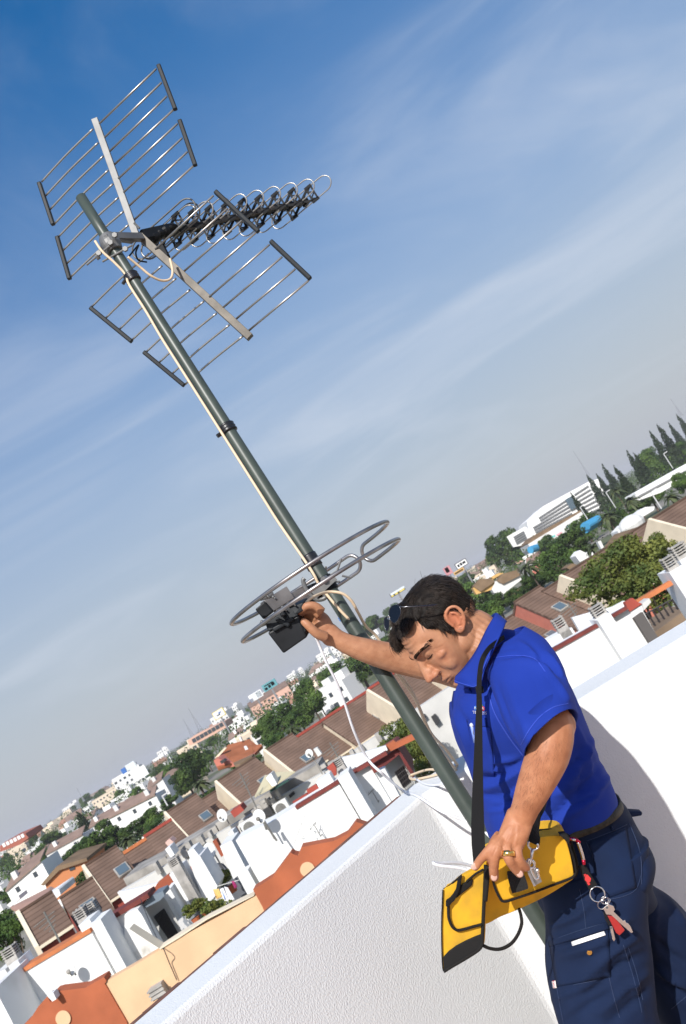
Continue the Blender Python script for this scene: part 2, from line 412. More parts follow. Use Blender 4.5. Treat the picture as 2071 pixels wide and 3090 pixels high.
# ---------------------------------------------------------------- circular FM antenna
YM = mast(1730).y
def A2(x,y,Y=YM): return at(650+x/1.96,1500+y/1.96,Y)
cU = A2(562,450); cL = A2(628,552)
hr = (A2(1020,150)-A2(105,752)).length/2
ax = (cU-cL).normalized(); ux = (A2(1020,150)-A2(105,752)).normalized(); uy = ax.cross(ux).normalized()
if uy.y < 0: uy = -uy
FM = thing('radio_antenna', 'circular folded-dipole radio antenna of bent bare metal tube round the mast', 'antenna', cL)
g0, g1 = R_(48), R_(66)     # gap on the far right side
def rg(c, a): return c + ux*hr*math.cos(a) + uy*hr*math.sin(a)*1.0
arc = [g1 + (2*math.pi-(g1-g0))*k/64 for k in range(65)]
up_pts = [rg(cU,a) for a in arc]; lo_pts = [rg(cL,a) for a in arc]
mid = (cU-cL)
UU = [.1+.1*k for k in range(9)]
path = up_pts + [rg(cU-mid*(.5-.5*math.cos(math.pi*u)), g0+.115*math.sin(math.pi*u)) for u in UU] + lo_pts[::-1] + [rg(cL+mid*(.5-.5*math.cos(math.pi*u)), g1-.115*math.sin(math.pi*u)) for u in UU]
tubem = mat('weathered_tube', (.33,.31,.30), .35, metal=.85, var=.25, vscale=18)
mb = MB(); mb.tube(path, .0052, 10, closed=True); mb.build('ring_tube', tubem, FM, smooth=True)
# inner gamma loop behind the mast
flatm = mat('bracket_steel', (.30,.27,.25), .45, metal=.7, var=.25, vscale=20)
mb = MB(); mb.beam(A2(300,655,YM-.10),A2(432,572,YM-.06),.03,.035); mb.beam(A2(345,660,YM-.10),A2(600,545,YM+.0),.012,.034); mb.build('support_bracket', flatm, FM, bevel=.0015)
mb = MB(); mb.beam(A2(268,640,YM-.115),A2(318,700,YM-.115),.03,.028,up=Vector((0,1,0))); mb.build('bracket_foot', blackp, FM, bevel=.003)
# U bolt housing around mast
pm = mast(1765)
mb = MB(); mb.tube(spline([A2(528,480,YM-.03),A2(520,500,YM-.03),A2(548,560,YM-.03),A2(600,605,YM-.03),A2(650,595,YM-.03),A2(640,560,YM-.03)],5),.0055,8)
mb.beam(A2(585,580,YM-.035),A2(705,470,YM-.03),.012,.020)
for (a,b) in (((655,410),(650,470)),((745,365),(722,435)),((700,455),(780,410)),((750,465),(806,478)),((690,500),(740,500)),((620,510),(705,470)),((722,435),(640,490))):
    mb.cyl(A2(*a,YM+.01),A2(*b,YM+.01),.0032,6)
mb.cyl(A2(655,480,YM-.028),A2(640,487,YM-.05),.008,6); mb.build('mast_clamp', galv, FM)
mb = MB(); mb.loft([ringat(pm+mdir*s, mrad(pm)+.0045) for s in (-.02,.0,.02)]); mb.beam(pm+Vector((-.035,-.0,.0)),pm+Vector((-.045,-.02,-.0)),.03,.04); mb.build('clamp_block', blackp, FM, bevel=.002)
# junction box
YB = YM-.17
def A2b(x,y): return A2(x,y,YB)
JB = [A2b(308,805),A2b(402,928),A2b(545,828),A2b(490,700)]
mb = MB(); back = Vector((.012,.06,.012)); mb.prism(JB, back); mb.build('junction_box', blackp, FM, bevel=.004)
mb = MB(); mb.prism([A2(292,742,YB+.0),A2(312,800,YB-.003),A2(492,700,YB-.003),A2(452,640,YB)], Vector((.01,.05,.01))); mb.prism([A2(438,655,YB),A2(470,700,YB-.004),A2(535,665,YB),A2(520,622,YB)], Vector((.01,.055,.008)))
mb.prism([A2(335,775,YB-.01),A2(345,800,YB-.01),A2(470,728,YB-.01),A2(455,705,YB-.01)], Vector((0,.02,0)))
mb.beam(A2(360,720,YB-.006),A2(440,760,YB-.006),.012,.01); mb.beam(A2(385,665,YB-.006),A2(410,705,YB-.006),.03,.012)
mb.prism([A2(480,735,YB+.01),A2(500,790,YB+.0),A2(540,800,YB),A2(520,725,YB+.01)], Vector((.0,.05,.0)))
mb.build('box_mount', blueblack, FM, bevel=.003)
mb = MB()
for (x,y) in ((398,652),(452,622),(275,737),(300,577),(343,590)):
    p = A2(x,y,YB-.01); mb.ball(p,.004,8,6); mb.cyl(p,p+Vector((.004,.0,-.012)),.0025,6)
for (a,b) in (((430,640),(465,620)),((270,755),(300,740)),((265,600),(345,575))):
    mb.beam(A2(*a,YB+.0),A2(*b,YB+.0),.01,.012)
build_split(mb,'screw', galv, FM, smooth=True)

# ---------------------------------------------------------------- cables
beige = mat('beige_cable', (.72,.56,.38), .5, spec=.4); whitec = mat('white_cable', (.80,.80,.82), .4)
def cable(pts, r, m, label, n=8):
    mb = MB(); mb.tube(spline(pts,n), r, 8); o = mb.build('cable', m, smooth=True); return tag(o,label,'cable')
def side(y, off, dy=-.012):   # point beside the mast, off px to the side
    p = mast(y); q = at(mx(y)+off, y, p.y+dy); return q
cable([A1(325,905,pc.y-.03),A1(360,955,pc.y-.035),A1(420,1010,pc.y-.03),A1(470,1065,pc.y-.028)]+[side(y,-26 if y>1000 else -22,-.02) for y in range(860,1660,80)]+
      [at(936,1715,YM-.03),at(962,1762,YM-.03),at(985,1792,YM-.035),at(1022,1836,YM-.04),at(1065,1880,YM-.035),at(1112,1922,YM-.02),at(1160,1985,YM+.01),at(1215,2055,YM+.06),at(1253,2110,YM+.08),at(1285,2185,YM+.1),at(1310,2235,YM+.12),at(1350,2290,YM+.08),at(1378,2325,YM+.08)], .0036, beige, 'long beige coaxial cable taped down the side of the mast')
cable([at(915,1830,YB+.03),at(940,1805,YB+.02),at(985,1787,YM-.08),at(1030,1790,YM-.07),at(1060,1812,YM-.06),at(1082,1850,YM-.04),at(1105,1890,YM-.0),at(1140,1925,YM+.04),at(1190,2010,YM+.06),at(1238,2078,YM+.08),at(1262,2125,YM+.09),at(1300,2210,YM+.12),at(1345,2260,YM+.10),at(1382,2310,YM+.10)], .0036, beige, 'beige cable arching from the black box over the raised hand')
cable([A1(480,980,pc.y-.03),A1(540,1030,pc.y-.01),A1(590,1070,pc.y),A1(640,1092,pc.y+.02),A1(680,1085,pc.y+.04),A1(692,1050,pc.y+.07),A1(680,990,pc.y+.1)], .0036, beige, 'short beige cable looping from the antenna box behind the mast top')
cable([A1(480,985,pc.y+.03),A1(530,925,YR-.02),A1(518,960,YR-.03),A1(530,995,YR-.02),A1(570,1005,YR)], .0025, blackp, 'thin dark cable curling under the clamp of the television antenna')
TP=lambda x,y,d=.005: onH(x,y,H+d)
cable([at(1382,2310,YM+.10),TP(1345,2330),TP(1255,2352),TP(1237,2344),TP(1250,2336),TP(1300,2322,.01),at(1372,2330,YM+.08)], .0036, beige, 'beige cable coil lying over the parapet corner')
cable([TP(1250,2348),TP(1290,2367),TP(1340,2366),TP(1400,2350)], .0030, whitec, 'thin white cable draped on the parapet corner beneath the beige coil')
cable([at(955,1925,YB+.03),at(965,1950,YB+.04),at(985,1998,YB+.05),at(1012,2050,YB+.07),at(1040,2120,YB+.1),at(1070,2210,YB+.14),at(1110,2290,YB+.2),at(1155,2335,2.50),TP(1215,2385),TP(1260,2402),at(1330,2447,2.41),at(1400,2475,2.40),at(1450,2500,2.38),at(1490,2535,2.36)], .0034, whitec, 'white cable hanging from the black box and sagging across the parapet corner')
cable([at(1500,2640,2.40),at(1450,2622,2.39),at(1390,2605,2.36),at(1330,2605,2.32),at(1308,2604,2.30),at(1330,2612,2.30),at(1400,2622,2.31),at(1470,2650,2.32)], .0036, whitec, 'white cable loop jutting out beside the yellow bag')
# ================================================================ the town
GZ = -12.0
whitem = mat('white_wall', (.78,.78,.765), .85, spec=.2, col2=(.66,.65,.62), vscale=.7, ramp=(.30,.48), detail=9, bump=.25, bscale=20, bdist=.01)
white2 = mat('white_wall_stained', (.80,.79,.76), .85, spec=.2, col2=(.42,.39,.33), vscale=1.6, ramp=(.28,.42), detail=8)
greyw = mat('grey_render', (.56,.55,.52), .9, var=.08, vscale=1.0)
dirty = mat('dirty_concrete', (.30,.28,.25), .95, var=.35, vscale=1.2, detail=8)
creamm = mat('cream_gable', (.74,.64,.48), .9, var=.08, vscale=.8, detail=8)
peach = mat('peach_wall', (.70,.46,.27), .9, var=.09, vscale=1.2, detail=9, bump=.3, bscale=30, bdist=.01)
terra = mat('terracotta_paint', (.40,.11,.045), .85, var=.14, vscale=1.5, detail=9, bump=.3, bscale=30, bdist=.01)
redc = mat('dark_red_coping', (.16,.030,.022), .75, var=.2, vscale=3)
redw = mat('brick_red_wall', (.33,.06,.04), .85, var=.1, vscale=2)
salmon = mat('salmon_wall', (.50,.17,.12), .85, var=.06, vscale=2)
orangec = mat('orange_coping', (.52,.17,.06), .8, var=.12, vscale=3)
dark = mat('dark_opening', (.03,.03,.032), .6)
glassm = mat('window_glass', (.10,.14,.17), .08, spec=1.0)
ironm = mat('iron_grille', (.03,.025,.025), .6)
acm = mat('white_enamel', (.66,.66,.63), .5, var=.04, vscale=3)
dishm = mat('dish_white', (.72,.72,.69), .45)
grillm = mat('fan_grille', (.16,.155,.14), .6, var=.3, vscale=30)
louv = mat('louvre_concrete', (.38,.36,.33), .9, var=.2, vscale=4)
def roofmat(name, col, var=.18):
    if name in MATS: return MATS[name]
    m = mat(name, col, .9, spec=.15, var=var, vscale=.55, detail=6); t = m.node_tree; b = t.nodes['Principled BSDF']
    src = b.inputs['Base Color'].links[0].from_socket
    uv = t.nodes.new('ShaderNodeUVMap'); sp = t.nodes.new('ShaderNodeSeparateXYZ'); t.links.new(uv.outputs[0], sp.inputs[0])
    # tiles: courses along v, slight columns along u  (real relief through bump + the dark joints of the tiles)
    br = t.nodes.new('ShaderNodeTexBrick'); br.inputs['Scale'].default_value = 1; br.inputs['Mortar Size'].default_value = .045
    br.inputs['Brick Width'].default_value = 60; br.inputs['Row Height'].default_value = .38
    br.inputs['Color1'].default_value = (1,1,1,1); br.inputs['Color2'].default_value = (.86,.86,.86,1); br.inputs['Mortar'].default_value = (.60,.58,.57,1)
    t.links.new(uv.outputs[0], br.inputs['Vector'])
    mx_ = t.nodes.new('ShaderNodeMixRGB'); mx_.blend_type = 'MULTIPLY'; mx_.inputs[0].default_value = .85
    t.links.new(src, mx_.inputs[1]); t.links.new(br.outputs['Color'], mx_.inputs[2]); t.links.new(mx_.outputs[0], b.inputs['Base Color'])
    bp = t.nodes.new('ShaderNodeBump'); bp.inputs['Distance'].default_value = .05; bp.inputs['Strength'].default_value=.6
    t.links.new(br.outputs['Color'], bp.inputs['Height']); t.links.new(bp.outputs[0], b.inputs['Normal'])
    return m
brownr = roofmat('brown_roof_tiles', (.180,.118,.088))
ocher = roofmat('ochre_roof_tiles', (.30,.21,.13))
oranger = roofmat('orange_roof_tiles', (.52,.19,.09))

# ground
gm = mat('town_ground', (.24,.22,.19), .95, col2=(.10,.115,.05), vscale=.03, ramp=(.42,.55), detail=8)
mb = MB(); mb.add([(-3000,-200,GZ),(3000,-200,GZ),(3000,6000,GZ),(-3000,6000,GZ)],[(0,1,2,3)]); tag(mb.build('ground', gm, org=(0,0,GZ)), 'flat ground of the town far below the roof','ground',kind='structure')
# own building underneath the terrace
mb = MB(); e1=zed(oc+ld*4,0); 
mb.add([zed(p-Vector((0,0,0)),z) for z in (GZ,FLOOR-.12) for p in (zed(oc,0)+Vector((.05,-.03,0)), zed(or2,0)+Vector((0,-.03,0)), zed(or2,0)+Vector((0,-8,0)), Vector((il2.x,-5,0)), zed(ol2,0)+Vector((.06,0,0)))],
       [(4,3,2,1,0),(5,6,7,8,9)]+[(i,(i+1)%5,5+(i+1)%5,5+i) for i in range(5)])
tag(mb.build('apartment_block', whitem), 'white block the roof terrace and its parapet stand on','building')

# ---------- generic pieces
def uvplane(me, u0, uax, vax):
    uvl = me.uv_layers.new(name='UVMap')
    for lp in me.loops:
        v = me.vertices[lp.vertex_index].co; uvl.data[lp.index].uv = ((v-u0).dot(uax), (v-u0).dot(vax))
def pbox(mb, a, b, Y, th, zb=None, drop=None):
    """upright wall whose front top edge runs from photo px a to px b, at Y metres"""
    A = at(*a,Y); B = at(*b,Y); z = None
    za = A.z-(drop if drop else 0) if drop else zb; zb_ = B.z-(drop) if drop else zb
    return mb.hexa([(A.x,Y,za),(B.x,Y,zb_),(B.x,Y+th,zb_),(A.x,Y+th,za),(A.x,Y,A.z),(B.x,Y,B.z),(B.x,Y+th,B.z),(A.x,Y+th,A.z)])
def ppoly(mb, pts, Y, th):
    P = [at(*p,Y) for p in pts]; return mb.prism(P, (0,th,0))
def c1(x,y): return (x/3.92, 2690+y/3.92)
def c2(x,y): return (400+x/3.92, 2500+y/3.92)
def c3(x,y): return (750+x/3.136, 2150+y/3.136)
def c4(x,y): return (1671+x/3.92, 1600+y/3.92)
def c5(x,y): return (200+x/3.92, 2400+y/3.92)
def c6(x,y): return (500+x/3.92, 2200+y/3.92)

def louvre_vent(px, py, Y, wd, ht, label):
    wd*=.55; ht*=.6
    p = at(px,py,Y); t_ = thing('roof_vent', label, 'vent', (p.x,p.y+wd/2,p.z), 'louvred concrete roof vents')
    mb = MB(); mb.box(p.x-wd/2,p.y,p.z-1.2,p.x+wd/2,p.y+wd,p.z+ht*.12); mb.build('base', louv, t_)
    mb = MB()
    for sx in (-1,1):
        for sy in (0,1): mb.box(p.x+sx*wd*.42-wd*.07, p.y+wd*.02+sy*wd*.84, p.z+ht*.12, p.x+sx*wd*.42+wd*.07, p.y+wd*.14+sy*wd*.84, p.z+ht)
    for k in range(4):
        z = p.z+ht*(.25+.2*k); mb.box(p.x-wd*.55,p.y-wd*.04,z,p.x+wd*.55,p.y+wd*1.04,z+ht*.07)
    mb.build('louvres', louv, t_)
    return t_
def ac_unit(px,py,Y,wd,ht,label):
    p = at(px,py,Y); t_ = thing('air_conditioner', label, 'air conditioner', (p.x,p.y,p.z-ht/2), 'air conditioners on the grey parapet')
    mb = MB(); mb.box(p.x-wd/2,p.y,p.z-ht/2,p.x+wd/2,p.y+.35,p.z+ht/2); mb.build('casing', acm, t_, bevel=.02)
    mb = MB(); mb.cyl((p.x-wd*.08,p.y-.02,p.z),(p.x-wd*.08,p.y+.01,p.z),ht*.40,20); mb.build('fan_grille', grillm, t_)
    return t_
def dish(px,py,Y,r,label,yaw=-.35, drop=1.0, pxd=None):
    p = at(px,py,Y); t_ = thing('satellite_dish', label, 'satellite dish', (p.x,p.y+.15,p.z-drop), 'satellite dishes')
    M = Matrix.Translation(p) @ Matrix.Rotation(yaw,4,'Z') @ Matrix.Rotation(R_(90-12),4,'X')
    vs = []; fs = []; ns, nr_ = 24, 5
    for i in range(nr_+1):
        for k in range(ns):
            a = 2*math.pi*k/ns; q = r*i/nr_; vs.append(M @ Vector((q*math.cos(a), q*math.sin(a)*1.08, .28*q*q/r)))
    for i in range(nr_):
        for k in range(ns): fs.append((i*ns+k,i*ns+(k+1)%ns,(i+1)*ns+(k+1)%ns,(i+1)*ns+k))
    mb = MB(); mb.add(vs,fs); o = mb.build('reflector', dishm, t_, smooth=True); s_ = o.modifiers.new('s','SOLIDIFY'); s_.thickness = .02
    mb = MB(); foc = M @ Vector((0,-r*.25,r*1.0)); mb.tube([M @ Vector((0,-r*1.0,.2*r)), foc], .015, 6); mb.ball(foc,.06,8,6); mb.build('feed_arm', dirty, t_)
    mb = MB(); b_ = M @ Vector((0,0,-.02)); mb.tube([b_, b_+Vector((0,.15,-.05)), b_+Vector((0,.15,-drop))], .025, 8); mb.build('pole', dirty, t_)
    return t_

# ---------- A. peach and terracotta terrace wall right below (about 18 m away)
YA = 18.0
pw = thing('terrace_wall', 'peach painted terrace wall below, with two terracotta gable shapes', 'wall', at(450,2900,YA)+Vector((0,0,-4)))
zb = GZ
mb = MB(); ppoly(mb, [(240,3010),c1(1240,1075),c1(1568,890),c2(560,1290),c2(1100,1000),c2(1450,800),(900,2580),(1300,2560),(1400,3300),(200,3500)], YA, .25)
mb.build('peach_wall', peach, pw)
def gable(pts, Yo, name='painted_gable'):
    mb = MB(); ppoly(mb, pts, YA-Yo, .25+Yo+.03); return mb.build(name, terra, pw)
gable([(-150,3400),c1(290,1568),c1(350,1525),c1(455,1360),c1(562,1240),c1(600,1310),c1(640,1195),c1(700,1178),c1(1010,1140),c1(1110,1082),c1(1232,1012),c1(1262,1060),c1(1240,1090),c1(1500,1540),(430,3250)], .04)
gable([c2(1425,725),c3(225,1560),c3(400,1325),c3(430,1345),c3(470,1355),c3(500,1275),c3(810,1215),c3(935,1150),(1075,2480),(1200,2520),(1100,2900),(862,2900),c2(1535,920)], .04)
# white corbel on the left gable, cream discs
mb = MB(); ppoly(mb, [c1(562,1240),c1(630,1195),c1(668,1275),c1(622,1302)], YA-.25, .2); mb.build('corbel', whitem, pw)
for (px,py,r) in ((c1(752,1500)[0],c1(752,1500)[1],.135),(c3(560,1485)[0],c3(560,1485)[1],.13)):
    p = at(px,py,YA-.05); mb = MB(); mb.cyl(p, p+Vector((0,-.02,0)), r, 28); mb.build('cream_disc', peach, pw)
mb = MB(); ppoly(mb, [(390,2803),c2(330,1430),c2(560,1290),c2(880,1080),c2(1440,795),c2(1440,785),c2(880,1065),c2(540,1275),c2(320,1420)], YA-.03, .32); mb.build('pale_coping', creamm, pw)
# small louvred box on the peach wall, and a cable down it
mb = MB(); p = at(482,2982,YA); mb.box(p.x-.13,p.y-.2,p.z-.10,p.x+.13,p.y,p.z+.10); 
for k in range(3): mb.box(p.x-.15,p.y-.23,p.z-.08+k*.07,p.x+.15,p.y-.19,p.z-.05+k*.07)
tag(mb.build('wall_vent', louv), 'small louvred vent box on the peach wall','vent')
mb = MB(); c0=lambda x,y:(x/2.119,2350+y/2.119); mb.tube(spline([at(*c0(900,770),YA+7),at(*c0(930,850),YA+6),at(*c0(1000,1010),YA+2),at(*c0(1045,1085),YA-.06),at(*c0(1085,1180),YA-.06),at(*c0(1132,1288),YA-.05)],6),.009,6); tag(mb.build('wall_cable', ironm),'dark cable hanging down the peach terrace wall','cable')

# ---------- B. white houses with roof terraces (24-30 m)
def wallthing(name, label, cat, parts, base, group=None):
    P0 = at(*base[:2], base[2]); t_ = thing(name, label, cat, (P0.x, P0.y, P0.z), group)
    for (nm, m, fn) in parts:
        mb = MB(); fn(mb); (mb.build if 'grille' in nm else (lambda *a: build_split(mb,*a)))(nm, m, t_)
    return t_
YB_ = 25.0
wallthing('white_house', 'plain white house wall behind the left terracotta gable, edged in orange','house', [
  ('wall', whitem, lambda mb: (pbox(mb, c1(-300,1240), c1(165,1005), YB_, .9, zb=GZ), pbox(mb, c1(165,1000), c1(1070,455), YB_, .9, zb=GZ), pbox(mb, c1(1070,385), c1(1190,330), YB_, .9, zb=GZ))),
  ('parapet_block', whitem, lambda mb: (pbox(mb, c1(100,888), c1(212,818), YB_+.1, .8, drop=2), pbox(mb, c1(-80,990), c1(62,920), YB_+.1, .8, drop=2), pbox(mb, c1(930,405), c1(1060,330), YB_+.1, .8, drop=2))),
  ('coping', orangec, lambda mb: (pbox(mb, c1(235,930), c1(1060,440), YB_-.04, .6, drop=.10))),
  ('brown_panel', redc, lambda mb: (pbox(mb, c1(60,915), c1(100,890), YB_+.3, .2, drop=1.0), pbox(mb, c1(215,815), c1(250,795), YB_+.3, .2, drop=1.0))),
  ], (150,2950,YB_))
mb = MB(); pbox(mb, c1(-60,1150), c1(8,1120), YB_-1.2, 1.2, zb=GZ); pbox(mb, c1(-200,1230), c1(-60,1150), YB_-1.6, 2, zb=GZ)
tag(mb.build('white_pier', whitem), 'white chimney pier at the lower left corner casting a grey shadow','chimney')
dish(*c1(825,930),YB_-.4,.14,'white satellite dish fixed on the plain white wall with its shadow', yaw=.15, drop=.2)
# stained white wall and pilaster
wallthing('garden_wall', 'mould-stained white wall left of the barred window','wall', [
  ('wall', white2, lambda mb: (pbox(mb, c1(1290,360), c1(1470,235), YB_+1.2,.5, zb=GZ), pbox(mb, c2(0,975), c2(60,955), YB_+1.2,.5, zb=GZ), ppoly(mb,[c2(-90,1020),c2(-40,990),c2(60,955),c2(110,1020),c2(330,1430),c2(60,1700),c2(-100,1500)],YB_+.8,.4))),
  ('coping', redc, lambda mb: (pbox(mb, c5(480,1455), c5(960,1160), YB_+1.1,.7,drop=.12)),),
  ], (400,2800,YB_+1.2))
# patio with barred window
def grille(mb, q, Y, n=7):
    a,b,c,d = [at(*p,Y) for p in q]
    for k in range(n+1):
        s=k/n; mb.tube([a.lerp(b,s), d.lerp(c,s)], .014, 5)
    for k in range(5):
        s=k/4; mb.tube([a.lerp(d,s), b.lerp(c,s)], .014, 5)
wallthing('patio_wall', 'shaded grey-white patio wall with a big barred window','wall', [
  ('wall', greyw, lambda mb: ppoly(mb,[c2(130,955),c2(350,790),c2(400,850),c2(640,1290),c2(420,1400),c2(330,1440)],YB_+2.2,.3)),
  ('window', dark, lambda mb: ppoly(mb,[c2(265,1050),c2(372,955),c2(555,1270),c2(450,1330)],YB_+2.17,.02)),
  ('window_grille', ironm, lambda mb: grille(mb,[c2(255,1045),c2(372,950),c2(560,1275),c2(450,1335)],YB_+2.05)),
  ('awning', mat('awning_slate',(.16,.20,.24),.7), lambda mb: ppoly(mb,[c2(110,915),c2(240,790),c2(360,740),c2(380,790),c2(330,850),c2(140,950)],YB_+1.3,.6)),
  ], (480,2800,YB_+2))
def flue(pts, Y, d, label, name='chimney'):
    mb = MB(); ppoly(mb, pts, Y, d); return tag(mb.build(name, whitem), label, 'chimney', 'white chimneys on the terraces below')
flue([c2(385,740),c2(445,712),c2(625,1030),c2(560,1110)], YB_+2.6, .8, 'short white pier right of the barred window')
flue([c2(435,545),c2(548,470),c2(765,895),c2(680,945)], YB_+2.9, 1.0, 'tall white chimney rising beside the brown-red wall')
flue([c2(665,368),c2(800,325),c2(1005,680),c2(935,900),c2(840,860)], YB_+3.3, 1.1, 'wide white chimney behind the laundry')
flue([c2(650,275),c2(725,238),c2(790,325),c2(690,372)], YB_+3.5, .8, 'small white cap block on top of the wide chimney')
flue([c2(1035,210),c2(1175,145),c2(1345,475),c2(1195,600)], YB_+4.2, 1.2, 'broad white chimney block right of the large white dish')
flue([c2(1245,560),c2(1365,490),c2(1475,690),c2(1440,810),c2(1390,835)], YB_+2.0, .7, 'white pier left of the right terracotta gable')
flue([c2(1130,60),c2(1185,25),c2(1250,140),c2(1215,175)], YB_+6, .6, 'little white chimney beside the brown-red fascia')
mb = MB(); ppoly(mb, [c2(300,640),c2(420,545),c2(440,555),c2(660,950),c2(600,1000),c2(450,720),c2(350,760),c2(200,800)], YB_+4.2, .2); tag(mb.build('roof_wall', mat('rust_wall',(.30,.075,.035),.85,var=.1,vscale=2)), 'rust red wall between two white chimneys','wall')
mb = MB(); ppoly(mb, [c5(605,1150),c5(760,1120),c5(1115,1035),c5(1120,1085),c5(980,1160),c5(700,1290)], YB_+4.6, .2); tag(mb.build('curved_parapet', white2), 'curved white parapet panel beneath the long grey fascia','wall')
mb = MB(); ppoly(mb, [c5(880,1275),c5(960,1150),c5(1110,1090),c5(1290,1010),c5(1240,950),c5(1100,1030)], YB_+4.4, .2); tag(mb.build('terracotta_beam', terra), 'terracotta beam joining the curved parapet to the tall chimney','beam')
mb = MB(); ppoly(mb, [c5(690,1330),c5(960,1160),c5(985,1200),c5(900,1300),c5(740,1400)], YB_+1.9, .3); tag(mb.build('small_roof', mat('maroon_roof',(.20,.07,.055),.8,var=.15,vscale=3)), 'maroon lean-to roof above the barred window','roof')
# patio floor, tiled wall, planters
chk = mat('patterned_tiles', (.55,.55,.55), .6, col2=(.22,.24,.27), vscale=6, ramp=(.48,.52), detail=1)
mb = MB(); ppoly(mb, [c2(535,1100),c2(760,920),c2(900,1010),c2(880,1080),c2(600,1260)], YB_+1.4, .2); tag(mb.build('tiled_wall', chk), 'low tiled patio wall with a grey pattern','wall')
mb = MB(); ppoly(mb, [c2(620,490),c2(700,455),c2(740,530),c2(660,560)], YB_+5.0,.2); tag(mb.build('terracotta_panel', terra),'small terracotta panel between the tall and the wide chimney','wall')
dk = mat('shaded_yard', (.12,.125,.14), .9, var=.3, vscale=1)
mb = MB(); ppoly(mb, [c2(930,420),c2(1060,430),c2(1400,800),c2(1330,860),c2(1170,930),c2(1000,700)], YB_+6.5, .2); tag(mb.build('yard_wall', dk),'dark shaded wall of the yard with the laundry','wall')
# laundry
lt = thing('laundry_rack', 'white, yellow and blue laundry hanging in the small yard', 'laundry', at(*c2(1080,800),YB_+2)+Vector((0,0,-.8)))
def cloth(pts, m, nm='hanging_cloth'):
    Y = YB_+2; P = [at(*p,Y) for p in pts]; n=10; a,b,c,d=P; vs=[]; fs=[]
    for j in range(n+1):
        for i in range(n+1):
            q = a.lerp(b,i/n).lerp(d.lerp(c,i/n),j/n); vs.append(q+Vector((0,.05*math.sin(i*1.9)*(j/n),0)))
    for j in range(n):
        for i in range(n): fs.append((j*(n+1)+i,j*(n+1)+i+1,(j+1)*(n+1)+i+1,(j+1)*(n+1)+i))
    mb=MB(); mb.add(vs,fs); o=mb.build(nm,m,lt,smooth=True); s_=o.modifiers.new('s','SOLIDIFY'); s_.thickness=.01
wcl = mat('white_linen',(.78,.78,.80),.9); ycl=mat('yellow_linen',(.75,.50,.18),.9); bcl=mat('blue_linen',(.22,.33,.6),.9); rcl=mat('magenta_linen',(.35,.03,.14),.9)
cloth([c2(1085,690),c2(1130,700),c2(1215,840),c2(1160,880)],wcl); cloth([c2(1035,720),c2(1075,700),c2(1170,910),c2(1110,930)],wcl); cloth([c2(1050,740),c2(1060,735),c2(1105,830),c2(1095,840)],bcl)
cloth([c2(945,720),c2(1025,715),c2(1065,810),c2(1000,840)],ycl); cloth([c2(905,740),c2(950,710),c2(985,800),c2(950,840)],wcl); cloth([c2(1170,625),c2(1200,620),c2(1240,690),c2(1210,710)],rcl)
mb=MB(); mb.tube([at(*c2(880,720),YB_+2),at(*c2(1260,610),YB_+2)],.01,5); mb.build('clothes_line',acm,lt)
# right white block
YC = 27.0
wallthing('white_house', 'long bare white wall in the middle, with a dark red coping at its top right','house', [
  ('wall', whitem, lambda mb: (pbox(mb, c3(-120,1210), c3(190,1050), YC,1.0,zb=GZ), pbox(mb, c3(190,1050), c3(845,655), YC,1.0,zb=GZ), pbox(mb, c3(845,630), c3(945,560), YC,1.0,zb=GZ))),
  ('parapet_block', whitem, lambda mb: (pbox(mb, c3(640,665), c3(765,580), YC+.5,.6,drop=1.0),)),
  ('coping', redc, lambda mb: (pbox(mb, c3(440,890), c3(845,645), YC-.04,.3,drop=.09))),
  ('red_panel', redw, lambda mb: (ppoly(mb,[c3(550,735),c3(640,680),c3(670,720),c3(570,790)],YC+1.2,.2), ppoly(mb,[c3(740,525),c3(800,475),c3(830,520),c3(835,590),c3(800,610),c3(780,560)],YC+1.4,.2), ppoly(mb,[c3(415,850),c3(550,770),c3(590,800),c3(450,880)],YC+1.3,.2))),
  ], (900,2450,YC))
wallthing('white_house', 'white wall with a small wall aerial, right of the grey shaded pilaster','house', [
  ('wall', whitem, lambda mb: (pbox(mb, c3(980,575), c3(1140,485), YC+1.5,.6,zb=GZ), ppoly(mb,[c3(1140,485),c3(1190,570),c3(1290,530),c3(1420,770),c3(1600,1100),c3(1300,1300),c3(1100,640)],YC+1.6,.5))),
  ('coping', redc, lambda mb: (pbox(mb, c3(975,560), c3(1300,370), YC+1.3,.3,drop=.10), ppoly(mb,[c3(1130,470),c3(1165,465),c3(1225,555),c3(1190,578)],YC+1.3,.2))),
  ], (1090,2330,YC+1.5))
wallthing('gabled_house', 'small white gabled house with maroon roof and barred window','house', [
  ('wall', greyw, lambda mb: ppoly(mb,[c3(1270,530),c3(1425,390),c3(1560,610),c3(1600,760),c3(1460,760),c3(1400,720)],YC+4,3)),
  ('roof', mat('maroon_tiles',(.13,.022,.02),.8,var=.2,vscale=2), lambda mb: (ppoly(mb,[c3(1165,500),c3(1400,345),c3(1440,385),c3(1265,530),c3(1240,540)],YC+3.4,3), ppoly(mb,[c3(1395,345),c3(1425,350),c3(1568,575),c3(1568,640),c3(1530,580)],YC+3.4,3))),
  ('window', dark, lambda mb: ppoly(mb,[c3(1385,565),c3(1465,500),c3(1540,655),c3(1470,715)],YC+3.97,.02)),
  ('window_grille', ironm, lambda mb: grille(mb,[c3(1385,565),c3(1465,500),c3(1540,655),c3(1470,715)],YC+3.85,5)),
  ], (1200,2330,YC+4))
mb=MB(); ppoly(mb,[c3(868,432),c3(1000,405),c3(1110,375),c3(1300,318),c3(1318,355),c3(1190,430),c3(980,550),c3(930,545)],YC+3,.25); tag(mb.build('curved_parapet',whitem),'bright white curved parapet panel left of the orange beam','wall')
